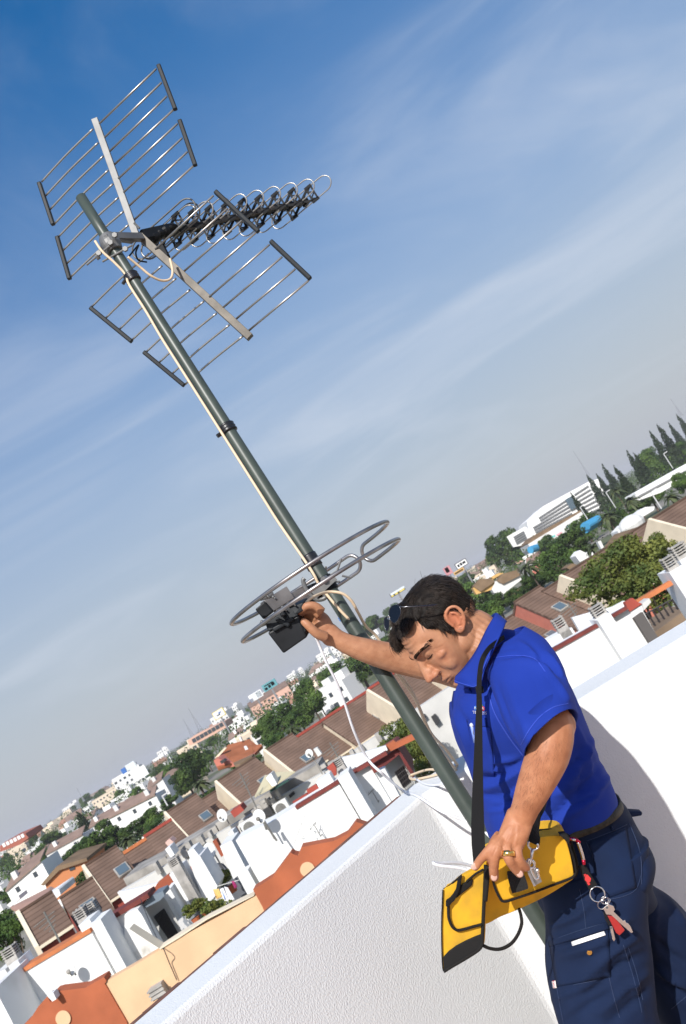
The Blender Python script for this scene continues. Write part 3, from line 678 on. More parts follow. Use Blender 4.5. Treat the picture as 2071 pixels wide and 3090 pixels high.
mb=MB(); ppoly(mb,[c3(1300,315),c3(1375,265),c3(1400,285),c3(1600,185),c3(1600,245),c3(1300,390)],YC+3.2,.3); tag(mb.build('orange_beam',terra),'orange-red beam running right behind the mast','beam')
# little wall aerials
def aerial(px,py,Y,s,label):
    p = at(px,py,Y); mb=MB(); mb.tube([p,p+Vector((0,-.3,.0)),p+Vector((0,-.3,s))],.012,5); q=p+Vector((0,-.3,s))
    mb.tube([q+Vector((-s*.4,-.1,-.02)),q+Vector((s*.2,.1,.02))],.010,5)
    for k in range(4): mb.tube([q+Vector((-s*.3+k*s*.14,0,-s*.12)),q+Vector((-s*.3+k*s*.14,0,s*.12))],.007,5)
    return tag(mb.build('wall_aerial', grillm),label,'aerial','small aerials fixed to white walls')
aerial(*c3(1235,830),YC+1.5,.35,'small aerial on the white wall right of the pilaster'); aerial(*c3(695,1150),YC,.35,'small aerial in the middle of the long white wall')
tp = at(*c3(560,1230),YC-2.5); mb=MB()
for k in range(9): mb.tube([tp+Vector((random.uniform(-.35,.35),random.uniform(-.1,.1),random.uniform(-.1,.2))),tp+Vector((random.uniform(-.35,.35),0,random.uniform(-.1,.75)))],.012,5)
tag(mb.build('pipe_cluster',acm),'cluster of thin white pipes above the right terracotta gable','pipes')
dish(*c2(925,260),YB_+5,.22,'large white satellite dish between two white chimneys',yaw=-.3,drop=.9)
dish(*c3(110,985),YC-.5,.18,'pale dish with faint lettering in front of the dark red fascia',yaw=-.2,drop=.7)
mb=MB(); mb.tube([at(*c3(150,1040),YC-.7),at(*c3(270,1215),YC-.7)],.03,6); mb.tube([at(*c3(150,1040),YC-.7),at(*c3(175,1110),YC-.7)],.04,6); tag(mb.build('dish_pole',grillm),'dark slanting pole under the pale dish','pole')

# ---------- C. long grey fascia with air conditioners (45 m)
YF = 42.0
gf = thing('grey_parapet', 'long light grey concrete parapet running below the brown roofs', 'wall', at(800,2420,YF)+Vector((0,0,-3)))
mb = MB()
segs = [((360,2692),(600,2556)),((600,2548),(830,2418)),((830,2414),(1060,2283)),((1060,2272),(1420,2030))]
for a,b_ in segs: pbox(mb,a,b_,YF,.5,zb=GZ)
mb.build('wall', greyw, gf)
mb = MB()
for a,b_ in (((590,2600),(830,2470)),): pbox(mb,a,b_,YF-2,.3,drop=1.0)
mb.build('lower_panel', greyw, gf)
mb = MB(); pbox(mb,(372,2652),(500,2585),YF+.6,2.5,drop=.9); pbox(mb,(500,2580),(650,2492),YF+.6,2.2,drop=.9); pbox(mb,(650,2485),(960,2305),YF+.6,2.2,drop=.8); build_split(mb,'dirty_ledge', dirty, gf)
mb = MB()
for k in range(20):
    px = random.uniform(440,1150); py = 2670-.588*(px-372)+random.uniform(-14,6); pbox(mb,(px,py),(px+random.uniform(6,22),py-8),YF-.1-.3*random.random(),.4,drop=random.uniform(.15,.5))
build_split(mb,'ledge_block', louv, gf)
mb = MB()
for k in range(14):
    px = random.uniform(600,1400); py = 2690-.588*(px-372)+random.uniform(0,22); pbox(mb,(px,py),(px+random.uniform(8,26),py-random.uniform(6,14)),YF-.25,.2,drop=random.uniform(.12,.4))
build_split(mb,'dark_slot', dark, gf)
ac_unit(*c6(1005,1155),YF-1,.75,.6,'white air conditioner left of the pale dish'); ac_unit(*c6(1375,935),YF-1,.62,.55,'white air conditioner right of the pale dish')
dish(*c6(680,1020),YF-.5,.25,'bright satellite dish beside the dark red shed'); dish(*c3(580,388),YF-.5,.17,'white dish in front of the middle brown roof',yaw=-.2)
mb=MB(); ppoly(mb,[c3(615,350),c3(650,330),c3(695,390),c3(660,420)],YF-.4,.3); tag(mb.build('white_cabinet',acm),'small white cabinet beside the dish at the middle roof','cabinet')
mb=MB(); ppoly(mb,[c6(765,980),c6(885,905),c6(930,960),c6(815,1050)],YF-.8,.8); tag(mb.build('red_shed',redw),'small dark red shed wall beside the bright dish','shed')
mb=MB(); ppoly(mb,[c6(555,1330),c6(600,1310),c6(690,1490),c6(660,1515)],YC+5,.3); tag(mb.build('rust_fascia',mat('rust_wall',(.3,.07,.04))),'rust brown strip left of the small white chimney','wall')
mb=MB(); ppoly(mb,[c6(790,1195),c6(825,1170),c6(880,1270),c6(915,1270),c6(930,1285),c6(865,1330)],YC+5,.3); tag(mb.build('rust_fascia',mat('rust_wall',(.3,.07,.04))),'rust brown strip between the small white chimney and the long white wall','wall')
# cream tent-like awning
mb=MB(); A=[at(*c6(1050,800),YF-1),at(*c6(1175,550),YF+1),at(*c6(1320,505),YF+1),at(*c6(1530,500),YF-1),at(*c6(1240,700),YF-1.6)]
mb.add(A,[(0,1,4),(1,2,4),(2,3,4)]); o=mb.build('awning', mat('cream_awning',(.60,.53,.34),.9)); s_=o.modifiers.new('s','SOLIDIFY'); s_.thickness=.04; tag(o,'cream tent-shaped awning in front of the brown roofs','awning')
mb=MB(); ppoly(mb,[c6(1185,580),c6(1250,525),c6(1320,650),c6(1270,690)],YF-1.5,.8); tag(mb.build('chimney',whitem),'white round chimney standing through the cream awning','chimney')
mb=MB(); ppoly(mb,[c6(1230,720),c6(1450,600),c6(1455,615),c6(1240,750)],YF-1.4,.2); tag(mb.build('green_fascia',mat('green_awning',(.02,.07,.055),.7)),'dark green strip under the cream awning','awning')
mb=MB(); ppoly(mb,[c5(1170,640),c5(1225,605),c5(1285,705),c5(1235,735)],YF-1.5,.8); tag(mb.build('chimney',whitem),'white chimney stub with a pink cap on the grey ledge','chimney')
mb=MB(); ppoly(mb,[c5(1170,560),c5(1225,515),c5(1270,550),c5(1205,600)],YF+.2,.6); tag(mb.build('pink_hatch',mat('pink_panel',(.65,.42,.36),.8)),'pale pink hatch above the white chimney stub','hatch')
def pole_aerial(px,py,px2,py2,Y,label):
    a=at(px,py,Y); b_=at(px2,py2,Y); b_.x=a.x+(b_.x-a.x)*1.0; mb=MB(); mb.tube([b_,a],.03,6)
    for k in range(4): mb.tube([a+Vector((-.5+k*.12,0,-.25-.12*k)),a+Vector((.3-k*.05,0,-.15-.12*k))],.014,5)
    return tag(mb.build('roof_aerial',grillm),label,'aerial','rooftop aerials')
pole_aerial(*c1(520,240),*c1(725,620),YB_+6,'brown pole aerial in front of the nearest brown roof'); pole_aerial(*c6(880,520),*c6(1080,940),YF-2,'thin aerial in front of the middle brown roofs')
pole_aerial(*c3(770,285),*c3(935,570),YF-2,'dark aerial pole left of the white curved panel'); pole_aerial(*c4(165,860),*c4(380,1190),YF,'thin aerial pole before the right brown roofs')

# ---------- D. right side cluster behind the man
wallthing('white_house', 'bright white wall at right, with a dark red coping and white pillar','house', [
  ('wall', whitem, lambda mb: (pbox(mb, c4(-900,1925), c4(530,1112), YC,1.0,zb=GZ), ppoly(mb,[c4(665,1010),c4(860,910),c4(900,965),c4(1050,880),c4(1060,960),c4(1240,1280),c4(1400,1700),c4(700,1700)],YC+.3,.6))),
  ('coping', redc, lambda mb: (pbox(mb, c4(-900,1895), c4(530,1098), YC-.05,.3,drop=.09), pbox(mb, c4(690,1003), c4(865,902), YC+.1,.3,drop=.08))),
  ('pillar', whitem, lambda mb: (pbox(mb, c4(525,1070), c4(665,975), YC-.5,1.3,zb=GZ),)),
  ('red_block', redw, lambda mb: ppoly(mb,[c4(845,855),c4(935,800),c4(1000,850),c4(1050,870),c4(900,965),c4(865,900)],YC+.25,.3)),
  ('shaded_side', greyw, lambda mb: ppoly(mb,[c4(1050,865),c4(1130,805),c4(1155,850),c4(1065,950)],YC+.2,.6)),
  ], (1800,1950,YC))
# right side of a white box, its shade put into a dark grey colour
Pq=[at(*c4(950,1040),YC+.1)]
mb=MB(); ppoly(mb,[c4(952,1042),c4(1055,968),c4(1240,1275),c4(1140,1340)],YC+.05,.5); tag(mb.build('shed',mat('side_shade_grey',(.105,.095,.09),.9,var=.05,vscale=1)),'white box side between white walls, its shade painted in dark grey','shed')
mb=MB(); pbox(mb,c4(-100,1320),c4(215,1150),YC+3,1,zb=GZ); ppoly(mb,[c4(220,1035),c4(500,955),c4(540,1050),c4(520,1100),c4(325,1215)],YC+2.5,.3); tag(mb.build('curved_parapet',whitem),'white curved parapet behind the red coping at right','wall')
mb=MB(); ppoly(mb,[c4(610,935),c4(720,900),c4(840,835),c4(860,900),c4(700,1000)],YC+2,.3); tag(mb.build('curved_parapet',whitem),'white curved parapet panel meeting the red block','wall')
mb=MB(); ppoly(mb,[c4(975,835),c4(1430,570),c4(1450,625),c4(1150,800),c4(1000,890)],YC+2.4,.3); tag(mb.build('orange_beam',orangec),'orange beam in front of the big yellow-green tree','beam')
mb=MB(); pbox(mb,c4(1370,500),c4(1530,408),YC+2,1.4,zb=GZ); tag(mb.build('chimney',whitem),'big white chimney at the right edge, in front of the tree','chimney','white chimneys on the terraces below')
mb=MB(); pbox(mb,c4(1490,365),c4(1700,240),YC+4,1.4,zb=GZ); tag(mb.build('chimney',whitem),'second white chimney cut by the right edge','chimney','white chimneys on the terraces below')
louvre_vent(*c4(1420,440),YC+2.1,.62,.62,'louvred vent on the big white chimney at right'); louvre_vent(*c4(1545,300),YC+4.1,.8,.7,'louvred vent at the right edge above the second chimney')
louvre_vent(*c4(570,1010),YC+.0,.62,.55,'louvred vent on the white pillar at right'); louvre_vent(*c4(110,1160),YC+3,.6,.6,'louvred vent left of the white curved parapet')
louvre_vent(*c5(190,1470),YB_+2,.55,.5,'louvred vent near the nearest brown roof, left one'); louvre_vent(*c5(300,1400),YB_+2.6,.6,.5,'louvred vent near the nearest brown roof, right one')
louvre_vent(*c2(510,450),YB_+2.9,.5,.4,'louvred vent on the tall chimney by the rust wall'); louvre_vent(*c3(870,520),YC+2,.5,.45,'louvred vent right of the red panel')
louvre_vent(*c1(130,800),YB_+.4,.6,.5,'louvred vent at the left edge below the tree')
# fence and street at right
ft = thing('railing', 'dark metal railing beside the right white wall', 'fence', at(*c4(1400,1050),36)+Vector((0,0,-2)))
for k in range(9):
    a=c4(1050+58*k,1010-32*k); mb=MB(); p=at(*a,36); mb.tube([p,p+Vector((0,0,-2.2))],.035,6); mb.build('post',ironm,ft)
mb=MB(); mb.tube([at(*c4(1030,1020),36),at(*c4(1568,730),36)],.03,6); mb.tube([at(*c4(1180,1200),36),at(*c4(1620,960),36)],.03,6); mb.build('rail',ironm,ft)
mb=MB(); ppoly(mb,[c4(1190,1210),c4(1620,900),c4(1720,1400),c4(1300,1700)],35,3); tag(mb.build('earth_bank',mat('dry_earth',(.20,.14,.09),.95,var=.2,vscale=.8)),'strip of dry earth along the railing','bank',kind='structure')
mb=MB(); ppoly(mb,[c4(1330,820),c4(1540,720),c4(1568,800),c4(1400,930)],60,1); tag(mb.build('pale_wall',mat('pale_grey_wall',(.5,.52,.5),.9)),'pale grey wall behind the railing','wall')

# ---------- E. brown-roofed terraced houses (stepped row)
def row_house(px,py,Y,wd,run,fall,yaw,label,wallm,roofm=brownr,gab=.35,skyl=None,ridge=None,solar=False):
    """px,py = left end of the ridge; yaw turns the slope toward the right"""
    p = at(px,py,Y); c,s = math.cos(yaw), math.sin(yaw)
    ex = Vector((c,-s*-1,0)) ; ex = Vector((c, s, 0)); ey = Vector((s,-c,0))   # along ridge ; down the slope toward us
    t_ = thing('terraced_house', label, 'house', (p.x,p.y,GZ), 'brown-roofed terraced houses')
    def W(a,b,z): return p + ex*a + ey*b + Vector((0,0,z))
    base = GZ-p.z
    mb = MB(); th=.22
    me_pts = [W(0,0,0),W(wd,0,0),W(wd,run,-fall),W(0,run,-fall)]
    lo = [q-Vector((0,0,th)) for q in me_pts]
    mb.hexa(lo+me_pts); o = mb.build('roof', roofm, t_); sl = math.hypot(run,fall); vax=(ey*run-Vector((0,0,fall)))/sl
    uvplane(o.data, me_pts[0]-ORG[t_.name], ex, vax)
    # back slope
    mb = MB(); bp_ = [W(0,-run*.8,-fall*.8),W(wd,-run*.8,-fall*.8),W(wd,-.01,-.0),W(0,-.01,-.0)]
    mb.hexa([q-Vector((0,0,th)) for q in bp_]+bp_); o=mb.build('rear_roof', roofm, t_); uvplane(o.data, bp_[0]-ORG[t_.name], ex, vax)
    # body
    mb = MB(); e=.06
    mb.loft([[W(e,-run*.78,base),W(e,run-.25,base),W(e,run-.25,-fall+.0-.05),W(e,.0,-th-.02),W(e,-run*.78,-fall*.8-.05)],[W(wd-e,-run*.78,base),W(wd-e,run-.25,base),W(wd-e,run-.25,-fall-.05),W(wd-e,.0,-th-.02),W(wd-e,-run*.78,-fall*.8-.05)]])
    mb.build('wall', wallm, t_)
    # gable parapet on the left
    if gab:
        mb = MB(); g=.22
        mb.loft([[W(a,-run*.5,base),W(a,run+.15,base),W(a,run+.15,-fall-.0+.03),W(a,-.0,gab*.12+.03),W(a,-run*.5,-fall*.5+.03)] for a in (-g,.0)]); mb.build('gable_wall', creamm, t_)
    # eaves gutter
    mb = MB(); mb.beam(W(0,run+.06,-fall-.12),W(wd,run+.06,-fall-.12),.16,.14); mb.build('eaves', creamm, t_)
    if ridge is not None:
        mb = MB(); mb.beam(W(0,-.02,.12),W(wd,-.02,.12),.25,.22); mb.build('ridge', ridge, t_)
    else:
        mb = MB(); mb.beam(W(0,0,.04),W(wd,0,.04),.25,.12); mb.build('ridge', roofm, t_)
    if skyl:
        a,b_=skyl; q=W(wd*a,run*b_,-fall*b_+.06); mb=MB(); n_=ex.cross(vax); 
        if n_.z<0: n_=-n_
        hx=ex*.45; hv=vax*.55; mb.hexa([q-hx-hv,q+hx-hv,q+hx+hv,q-hx+hv]+[q-hx-hv+n_*.12,q+hx-hv+n_*.12,q+hx+hv+n_*.12,q-hx+hv+n_*.12]); f=mb.build('skylight', dirty, t_)
        mb=MB(); q=q+n_*.13; hx*=.8;hv*=.8; mb.hexa([q-hx-hv,q+hx-hv,q+hx+hv,q-hx+hv]+[q-hx-hv+n_*.02,q+hx-hv+n_*.02,q+hx+hv+n_*.02,q-hx+hv+n_*.02]); mb.build('pane', glassm, f)
    return t_
yw = R_(26)
H_ = [ # src px ridge-left, depth, width, run, fall, label, wall, gable, skylight
 ((62,2752),52,4.1,2.6,1.7,'nearest brown-tiled house at far left, red walls under the eaves',redw,1,None,None),
 ((178,2706),54,2.8,3.0,2.0,'low brown roof just right of the nearest brown-tiled house, dark hatch on it',redw,0,(.5,.62),None),
 ((258,2613),66,5.0,3.9,2.35,'brown-tiled house left of centre, with a small dark skylight and red wall',redw,1,(.72,.62),None),
 ((372,2573),68,3.4,3.6,2.25,'lower brown roof edged in orange beside a dark skylight',redw,0,(.45,.85),orangec),
 ((434,2523),74,3.4,3.4,2.1,'lower brown roof with a dark red ridge',redw,0,None,redw),
 ((503,2452),84,5.9,4.6,2.85,'brown-tiled house with cream gable and one dark skylight, above the big dish',creamm,1,(.72,.66),None),
 ((606,2408),86,4.4,4.2,2.7,'lower brown roof between two cream gables, behind the bright dish',creamm,0,None,None),
 ((656,2358),86,5.9,4.6,2.85,'brown-tiled house with dark roof vent, left of the cream awning',creamm,1,(.7,.7),None),
 ((784,2300),88,3.6,4.0,2.6,'low brown roof behind the cream awning',creamm,0,None,None),
 ((803,2264),86,5.9,4.8,3.0,'brown-tiled house in the middle with a cream gable, dish in front of it',creamm,1,(.62,.75),None),
 ((892,2222),88,5.6,4.6,2.9,'brown roof with a red ridge right of the middle cream gable',creamm,0,None,redw),
 ((968,2172),88,7.2,4.8,3.0,'brown roof with dark red ridge and one pale skylight, left of the mast',creamm,0,(.7,.7),redw),
 ((1114,2083),88,8.0,4.8,3.1,'brown roof with cream gable and red edge behind the mast',creamm,1,(.75,.6),redw),
 ((1300,1985),84,7.0,5.5,3.4,'brown roof hidden behind the face and the arm',creamm,0,None,None),
 ((1440,1925),78,6.4,6.2,3.6,'brown-tiled house with a small skylight just behind the collar',salmon,0,(.75,.72),None),
 ((1552,1818),78,5.2,6.6,4.0,'brown roof with a pale-framed skylight, second of the right group',salmon,0,(.5,.5),None),
 ((1636,1785),78,4.0,7.2,4.4,'brown roof with a blue-shaded skylight, left of a cream gable',salmon,0,(.6,.5),None),
 ((1697,1738),76,5.8,5.6,3.4,'big brown-tiled house with cream gable and salmon wall at right',salmon,1,(.62,.72),None),
 ((1838,1650),78,7.0,6.8,4.0,'brown roof rising behind the big yellow-green tree',salmon,0,None,None),
 ((1966,1568),70,8.0,5.4,3.2,'brown roof with cream gable cut by the right edge',salmon,1,(.5,.5),None),
]
for hi,(q,Y,wd,run,fall,lab,wm,g,sk,rg_) in enumerate(H_):
    if hi+1<len(H_):
        nx=H_[hi+1][0]; tu=(nx[0]-CX)*cR-(nx[1]-CY)*sR; yy=yw if q[0]<1300 else R_(22); p_=at(q[0],q[1],Y); wd=.5
        while wd<16:
            pp=p_+Vector((math.cos(yy),math.sin(yy),0))*wd
            if pp.dot(Rv)*F/pp.dot(Cv)>=tu: break
            wd+=.05
        wd+=.1 if g==0 else -.15
    if g==0 and q[0]<1110: q=(q[0]+3,q[1]+6); Y=Y+2.5
    row_house(q[0],q[1],Y,wd,run,fall,yw if q[0]<1300 else R_(22),lab,wm,brownr,g,sk,rg_)

# ---------- F. trees
leafm = mat('tree_leaves', (.085,.140,.024), .75, spec=.25, col2=(.022,.050,.012), vscale=.9, obvar=.25, detail=3)
leafy = mat('tree_leaves_yellow', (.17,.18,.035), .7, spec=.3, col2=(.045,.078,.017), vscale=1.1, detail=3)
leafd = mat('cypress_leaves', (.042,.062,.028), .8, spec=.2, col2=(.018,.030,.015), vscale=1.2, obvar=.2)
palmm = mat('palm_leaves', (.085,.105,.035), .7, col2=(.035,.05,.018), vscale=2)
barkm = mat('tree_bark', (.11,.08,.06), .95, var=.3, vscale=5)
def leafmesh(name, cl, nleaf, ls, m, seed, tall=False):
    """cl: list of (centre xyz, radius xyz); leaves scattered near the clump surfaces"""
    rs = np.random.RandomState(seed); V=[]; Fc=[]
    tot_ = sum(r[0]*r[1]*r[2] for _,r in cl)**1; 
    wts = np.array([ (r[0]*r[1]*r[2])**.7 for _,r in cl]); wts/=wts.sum()
    for (c_,r_),wt in zip(cl,wts):
        n = int(nleaf*wt)+4
        d = rs.normal(size=(n,3)); d/=np.linalg.norm(d,axis=1)[:,None]; rad = rs.uniform(.72,1.08,size=(n,1))**1.0
        P = np.array(c_)+d*rad*np.array(r_)
        nn = d+rs.normal(size=(n,3))*.55; nn/=np.linalg.norm(nn,axis=1)[:,None]
        a = np.cross(nn, rs.normal(size=(n,3))); a/=np.linalg.norm(a,axis=1)[:,None]+1e-9; b_=np.cross(nn,a)
        s=ls*rs.uniform(.6,1.3,size=(n,1)); 
        if tall: b_=b_*.6+np.array([0,0,.8]); 
        q=np.stack([P-a*s*.5,P+b_*s*.55,P+a*s*.5,P-b_*s*.55],1); base=len(V)*1
        k0=sum(len(x) for x in V); V.append(q.reshape(-1,3)); Fc.append(np.arange(n*4).reshape(-1,4)+k0)
    Vv=np.concatenate(V); Ff=np.concatenate(Fc); me=bpy.data.meshes.new(name); me.from_pydata(Vv.tolist(),[],Ff.tolist()); me.materials.append(m); return me
def crown_clumps(seed, R, Hh, n=16, zc=0.0, spread=1.0):
    rnd=random.Random(seed); cl=[((0,0,zc),(R*.45,R*.45,Hh*.28))]
    for k in range(n):
        a=rnd.uniform(0,2*math.pi); e=rnd.uniform(-.8,1.0); q=math.sqrt(max(0,1-e*e*.8))
        rr_=rnd.uniform(.62,.95); c_=(R*rr_*q*math.cos(a)*spread*.75,R*rr_*q*math.sin(a)*spread*.75,zc+Hh*.5*e*.75)
        s=rnd.uniform(.16,.40); cl.append((c_,(R*s,R*s,Hh*.5*s*.9)))
    return cl
PROTO={}
def tree_proto(kind, seed):
    key=(kind,seed)
    if key in PROTO: return PROTO[key]
    if kind=='broad': me=leafmesh('crown',crown_clumps(seed,1,1.8,18),5200,.085,leafm,seed)
    elif kind=='yellow': me=leafmesh('crown',crown_clumps(seed,1,1.5,26,spread=1.15),8000,.062,leafy,seed)
    elif kind=='cypress':
        cl=[((random.Random(seed*31+k).uniform(-.03,.03),random.Random(seed*17+k).uniform(-.03,.03),k/13*1.9-.95),((.19*(1-(k/13)**1.7)+.03)*(1 if k>1 else .85),)*2+(.14,)) for k in range(14)]
        me=leafmesh('crown',cl,4200,.05,leafd,seed,tall=True)
    elif kind=='palm':
        rnd=random.Random(seed); V=[];Fc=[]
        for k in range(34):
            a=rnd.uniform(0,6.283); up=rnd.uniform(-.35,.95); L_=rnd.uniform(.8,1.05); pr=None
            for s in range(9):
                t_=s/8; r=L_*t_*math.cos(up*.9); z=L_*(t_*math.sin(up*.9)-.75*t_*t_*(1-.3*up)); w_=.13*math.sin(math.pi*min(1,t_*.9+.1))+.01
                c_=np.array([r*math.cos(a),r*math.sin(a),z]); sd_=np.array([-math.sin(a),math.cos(a),-.25])*w_; sd2=np.array([math.sin(a),-math.cos(a),-.25])*w_
                V+= [tuple(c_+sd_),tuple(c_),tuple(c_+sd2)]
                if s and s%1==0: b_=len(V)-6; Fc+=[(b_,b_+1,b_+4,b_+3),(b_+1,b_+2,b_+5,b_+4)]
        me=bpy.data.meshes.new('crown'); me.from_pydata(V,[],Fc); me.materials.append(palmm)
    tb=bpy.data.meshes.new('trunk'); mb=MB()
    if kind=='palm': mb.tube(spline([(0,0,-1),(.02,0,-.5),(0,0,0)],4),.035,8)
    elif kind=='cypress': mb.tube([(0,0,-1.15),(0,0,.6)],[.03,.008],8)
    else:
        mb.tube(spline([(0,0,-1),(.03,0,-.4),(0,.02,-.05)],4),[.07-.035*i/8 for i in range(9)],8)
        rnd=random.Random(seed)
        for k in range(6):
            a=k*1.05+rnd.random(); mb.tube(spline([(0.02,0,-.45+.06*k),(.25*math.cos(a),.25*math.sin(a),-.22+.02*k),(.6*math.cos(a),.6*math.sin(a),-.0)],4),[.03-.0028*i for i in range(9)],6)
    tb.from_pydata([tuple(v) for v in mb.v],[],mb.f); tb.materials.append(barkm); tb.shade_smooth()
    PROTO[key]=(me,tb); return PROTO[key]
NT=[0]
def tree(px,py,wpx,hpx,Y,label,kind='broad',group=None,cat='tree'):
    """crown centre at px,py; crown width and height in photo px"""
    NT[0]+=1; seed=NT[0]%4 if kind in('broad',) else NT[0]%2
    if Y>100 and kind!='yellow':
        q_=at(px,py,1.0); vb=-q_.z*F/q_.dot(Cv)+hpx*.5; Y=min(1100,max(98,10.3*F/max(vb,20))) if kind!='palm' else min(Y,max(98,9.5*F/max(vb+20,20)))
    me,tb=tree_proto(kind,seed); c=at(px,py,Y); dpt=c.dot(Cv); R=wpx/2/F*dpt; Hh=hpx/2/F*dpt
    nm={'broad':'broadleaf_tree','yellow':'plane_tree','cypress':'cypress_tree','palm':'palm_tree'}[kind]
    t_=thing(nm,label,cat,(c.x,c.y,GZ),group); rz=random.uniform(0,6.28) if kind!='yellow' else .4
    o=bpy.data.objects.new('crown',me); sc.collection.objects.link(o); o.parent=t_; o.location=(0,0,c.z-GZ); o.rotation_euler=(0,0,rz)
    sx={'broad':R,'yellow':R/1.1,'cypress':R/.22,'palm':R}[kind]; sz={'broad':Hh/.9,'yellow':Hh/.75,'cypress':Hh/1.0,'palm':R}[kind]; o.scale=(sx,sx,sz)
    q=bpy.data.objects.new('trunk',tb); sc.collection.objects.link(q); q.parent=t_; q.location=(0,0,c.z-GZ); q.scale=(max(R,.4)*(1.0 if kind!='palm' else 1.2),)*2+((c.z-GZ),) if kind!='cypress' else (R/.22,R/.22,(c.z-GZ)/1.15)
    return t_
T_=[((15,2810),150,180,62,'bushy green tree cut by the left edge, left of the nearest brown roof','broad'),
 ((285,2660),120,100,90,'dark green tree beside the brown roof left of centre','broad'),
 ((300,2560),150,110,130,'wide green tree mass behind the left brown roofs','broad'),
 ((262,2500),60,110,150,'tall dark conifer in the left middle distance','cypress'),
 ((330,2540),130,90,120,'olive green tree right of the tall dark conifer','broad'),
 ((385,2535),90,70,120,'palm crown above the lower orange-edged roof','palm'),
 ((285,2575),70,60,110,'small palm left of centre','palm'),
 ((455,2480),110,70,130,'low green tree behind the red-ridged roof','broad'),
 ((495,2430),120,50,135,'long low hedge-like tree left of the middle roofs','broad'),
 ((575,2325),130,130,150,'large dark green tree in the middle distance','broad'),
 ((560,2355),110,80,140,'light green tree leaning on the large dark one','broad'),
 ((600,2365),80,70,140,'palm among the trees left of the orange house','palm'),
 ((415,2405),60,70,200,'small round tree left of the big tree group','broad'),
 ((505,2385),60,60,160,'dark bush left of the large dark tree','broad'),
 ((690,2370),110,60,120,'hedge below the orange-roofed house','broad'),
 ((770,2330),90,60,120,'hedge right of the orange-roofed house','broad'),
 ((800,2200),110,90,150,'green tree right of the orange-roofed house','broad'),
 ((850,2180),140,110,155,'broad green tree mass behind the middle roofs','broad'),
 ((880,2200),70,60,140,'palm beside the middle tree mass','palm'),
 ((935,2120),110,130,165,'rounded olive tree left of the white hanging cable','broad'),
 ((860,2085),55,55,260,'dark pine above the town, near the blue billboard','broad'),
 ((1010,2040),120,80,190,'green tree behind the white hanging cable','broad'),
 ((1080,2020),150,90,190,'green trees seen under the raised forearm','broad'),
 ((1010,2160),80,40,120,'low dark bush behind the brown roofs near the cable','broad'),
 ((1120,1900),120,90,220,'green tree between the mast and the forehead','broad'),
 ((1190,1850),70,60,260,'distant tree above the sunglasses','broad'),
 ((1440,1800),150,110,170,'dark green tree behind the head','broad'),
 ((1470,1870),140,90,140,'dense green bush behind the neck','broad'),
 ((1400,1760),90,60,200,'small green tree above the hair','broad'),
 ((1525,1660),130,130,210,'big dark tree standing alone above the right roofs','broad'),
 ((1580,1650),70,90,215,'narrow dark tree right of the big dark one','broad'),
 ((1590,1710),90,60,160,'palm below the big dark tree','palm'),
 ((1560,1800),90,70,150,'low green shrubs behind the right roofs','broad'),
 ((1680,1700),130,120,150,'thick green tree left of the big brown roof','broad'),
 ((1740,1640),150,100,170,'round-topped green tree in the right middle distance','broad'),
 ((1660,1650),90,70,180,'umbrella pine below the white hall','broad'),
 ((1790,1650),90,80,150,'light green palm before the big brown roof','palm'),
 ((1760,1590),120,70,190,'dark green tree under the blue slide','broad'),
 ((1830,1560),90,80,180,'tan and green palm right of the blue slide','palm'),
 ((1870,1580),100,70,175,'dark tree behind the white roofs at right','broad'),
 ((1855,1480),70,80,230,'brownish palm among the cypresses','palm'),
 ((1900,1510),80,80,210,'palm below the tall cypresses','palm'),
 ((1960,1500),110,60,170,'green bushes by the white arcade','broad'),
 ((2020,1500),80,70,165,'palm by the right edge','palm'),
 ((2060,1455),70,80,150,'round green tree cut by the right edge','broad'),
 ((1975,1395),110,110,260,'broad dark tree among the cypresses','broad'),
 ((2050,1370),80,70,250,'green tree under the last cypresses','broad'),
 ((1930,1540),90,50,160,'low green trees right of the palms','broad'),
 ((100,2540),50,60,300,'dark tree in the distant left town','broad'),
 ((130,2590),60,80,210,'dark conifer in the left town','broad'),
 ((60,2630),60,40,200,'bush among the far left houses','broad'),
 ((100,2660),90,40,120,'yellow-green shrub at the left','broad'),
 ((20,2600),50,60,220,'dark tree at the left edge of the town','broad'),
 ((265,2420),50,55,420,'reddish dark tree on the left skyline','broad'),
 ((225,2450),30,40,480,'tiny cypress on the left skyline','broad'),
 ((305,2405),50,40,430,'pair of round trees on the left skyline','broad'),
 ((370,2400),60,50,350,'dark round tree below the white billboard','broad'),
 ((200,2470),50,30,450,'low trees on the far left skyline','broad'),
 ((700,2185),60,40,400,'dark bush beneath the yellow-framed billboard','broad'),
 ((640,2240),60,30,350,'flat hedge below the pink blocks','broad'),
 ((180,2530),70,30,330,'hedge in the distant left town','broad'),
 ((430,2350),60,40,300,'small trees left of the big tree group','broad'),
]
for (q,wp,hp,Y,lab,kd) in T_: tree(q[0],q[1],wp,hp,Y,lab,kd)
# extra filling bushes between the rows
for (q,wp,hp,Y,lab) in (((560,2440),130,50,112,'long dark hedge behind the brown roofs, left part'),((650,2400),90,45,112,'dark hedge behind the brown roofs, middle part'),((1620,1760),120,80,140,'dense tree touching the right brown roofs')):
    tree(q[0],q[1],wp,hp,Y,lab,'broad')
tree(1868,1738,330,185,46,'large yellow-green tree spreading before the right brown roofs','yellow')
tree(1945,1790,280,170,44,'lower part of the yellow-green trees behind the orange beam','yellow')
tree(1990,1690,150,150,47,'yellow-green tree nearest the right edge','yellow')
tree(1215,2225,190,130,39,'yellow-green tree seen left of the mast below the roofs','yellow')
tree(1255,2300,160,140,36,'bright yellow-green tree right behind the parapet corner','yellow')
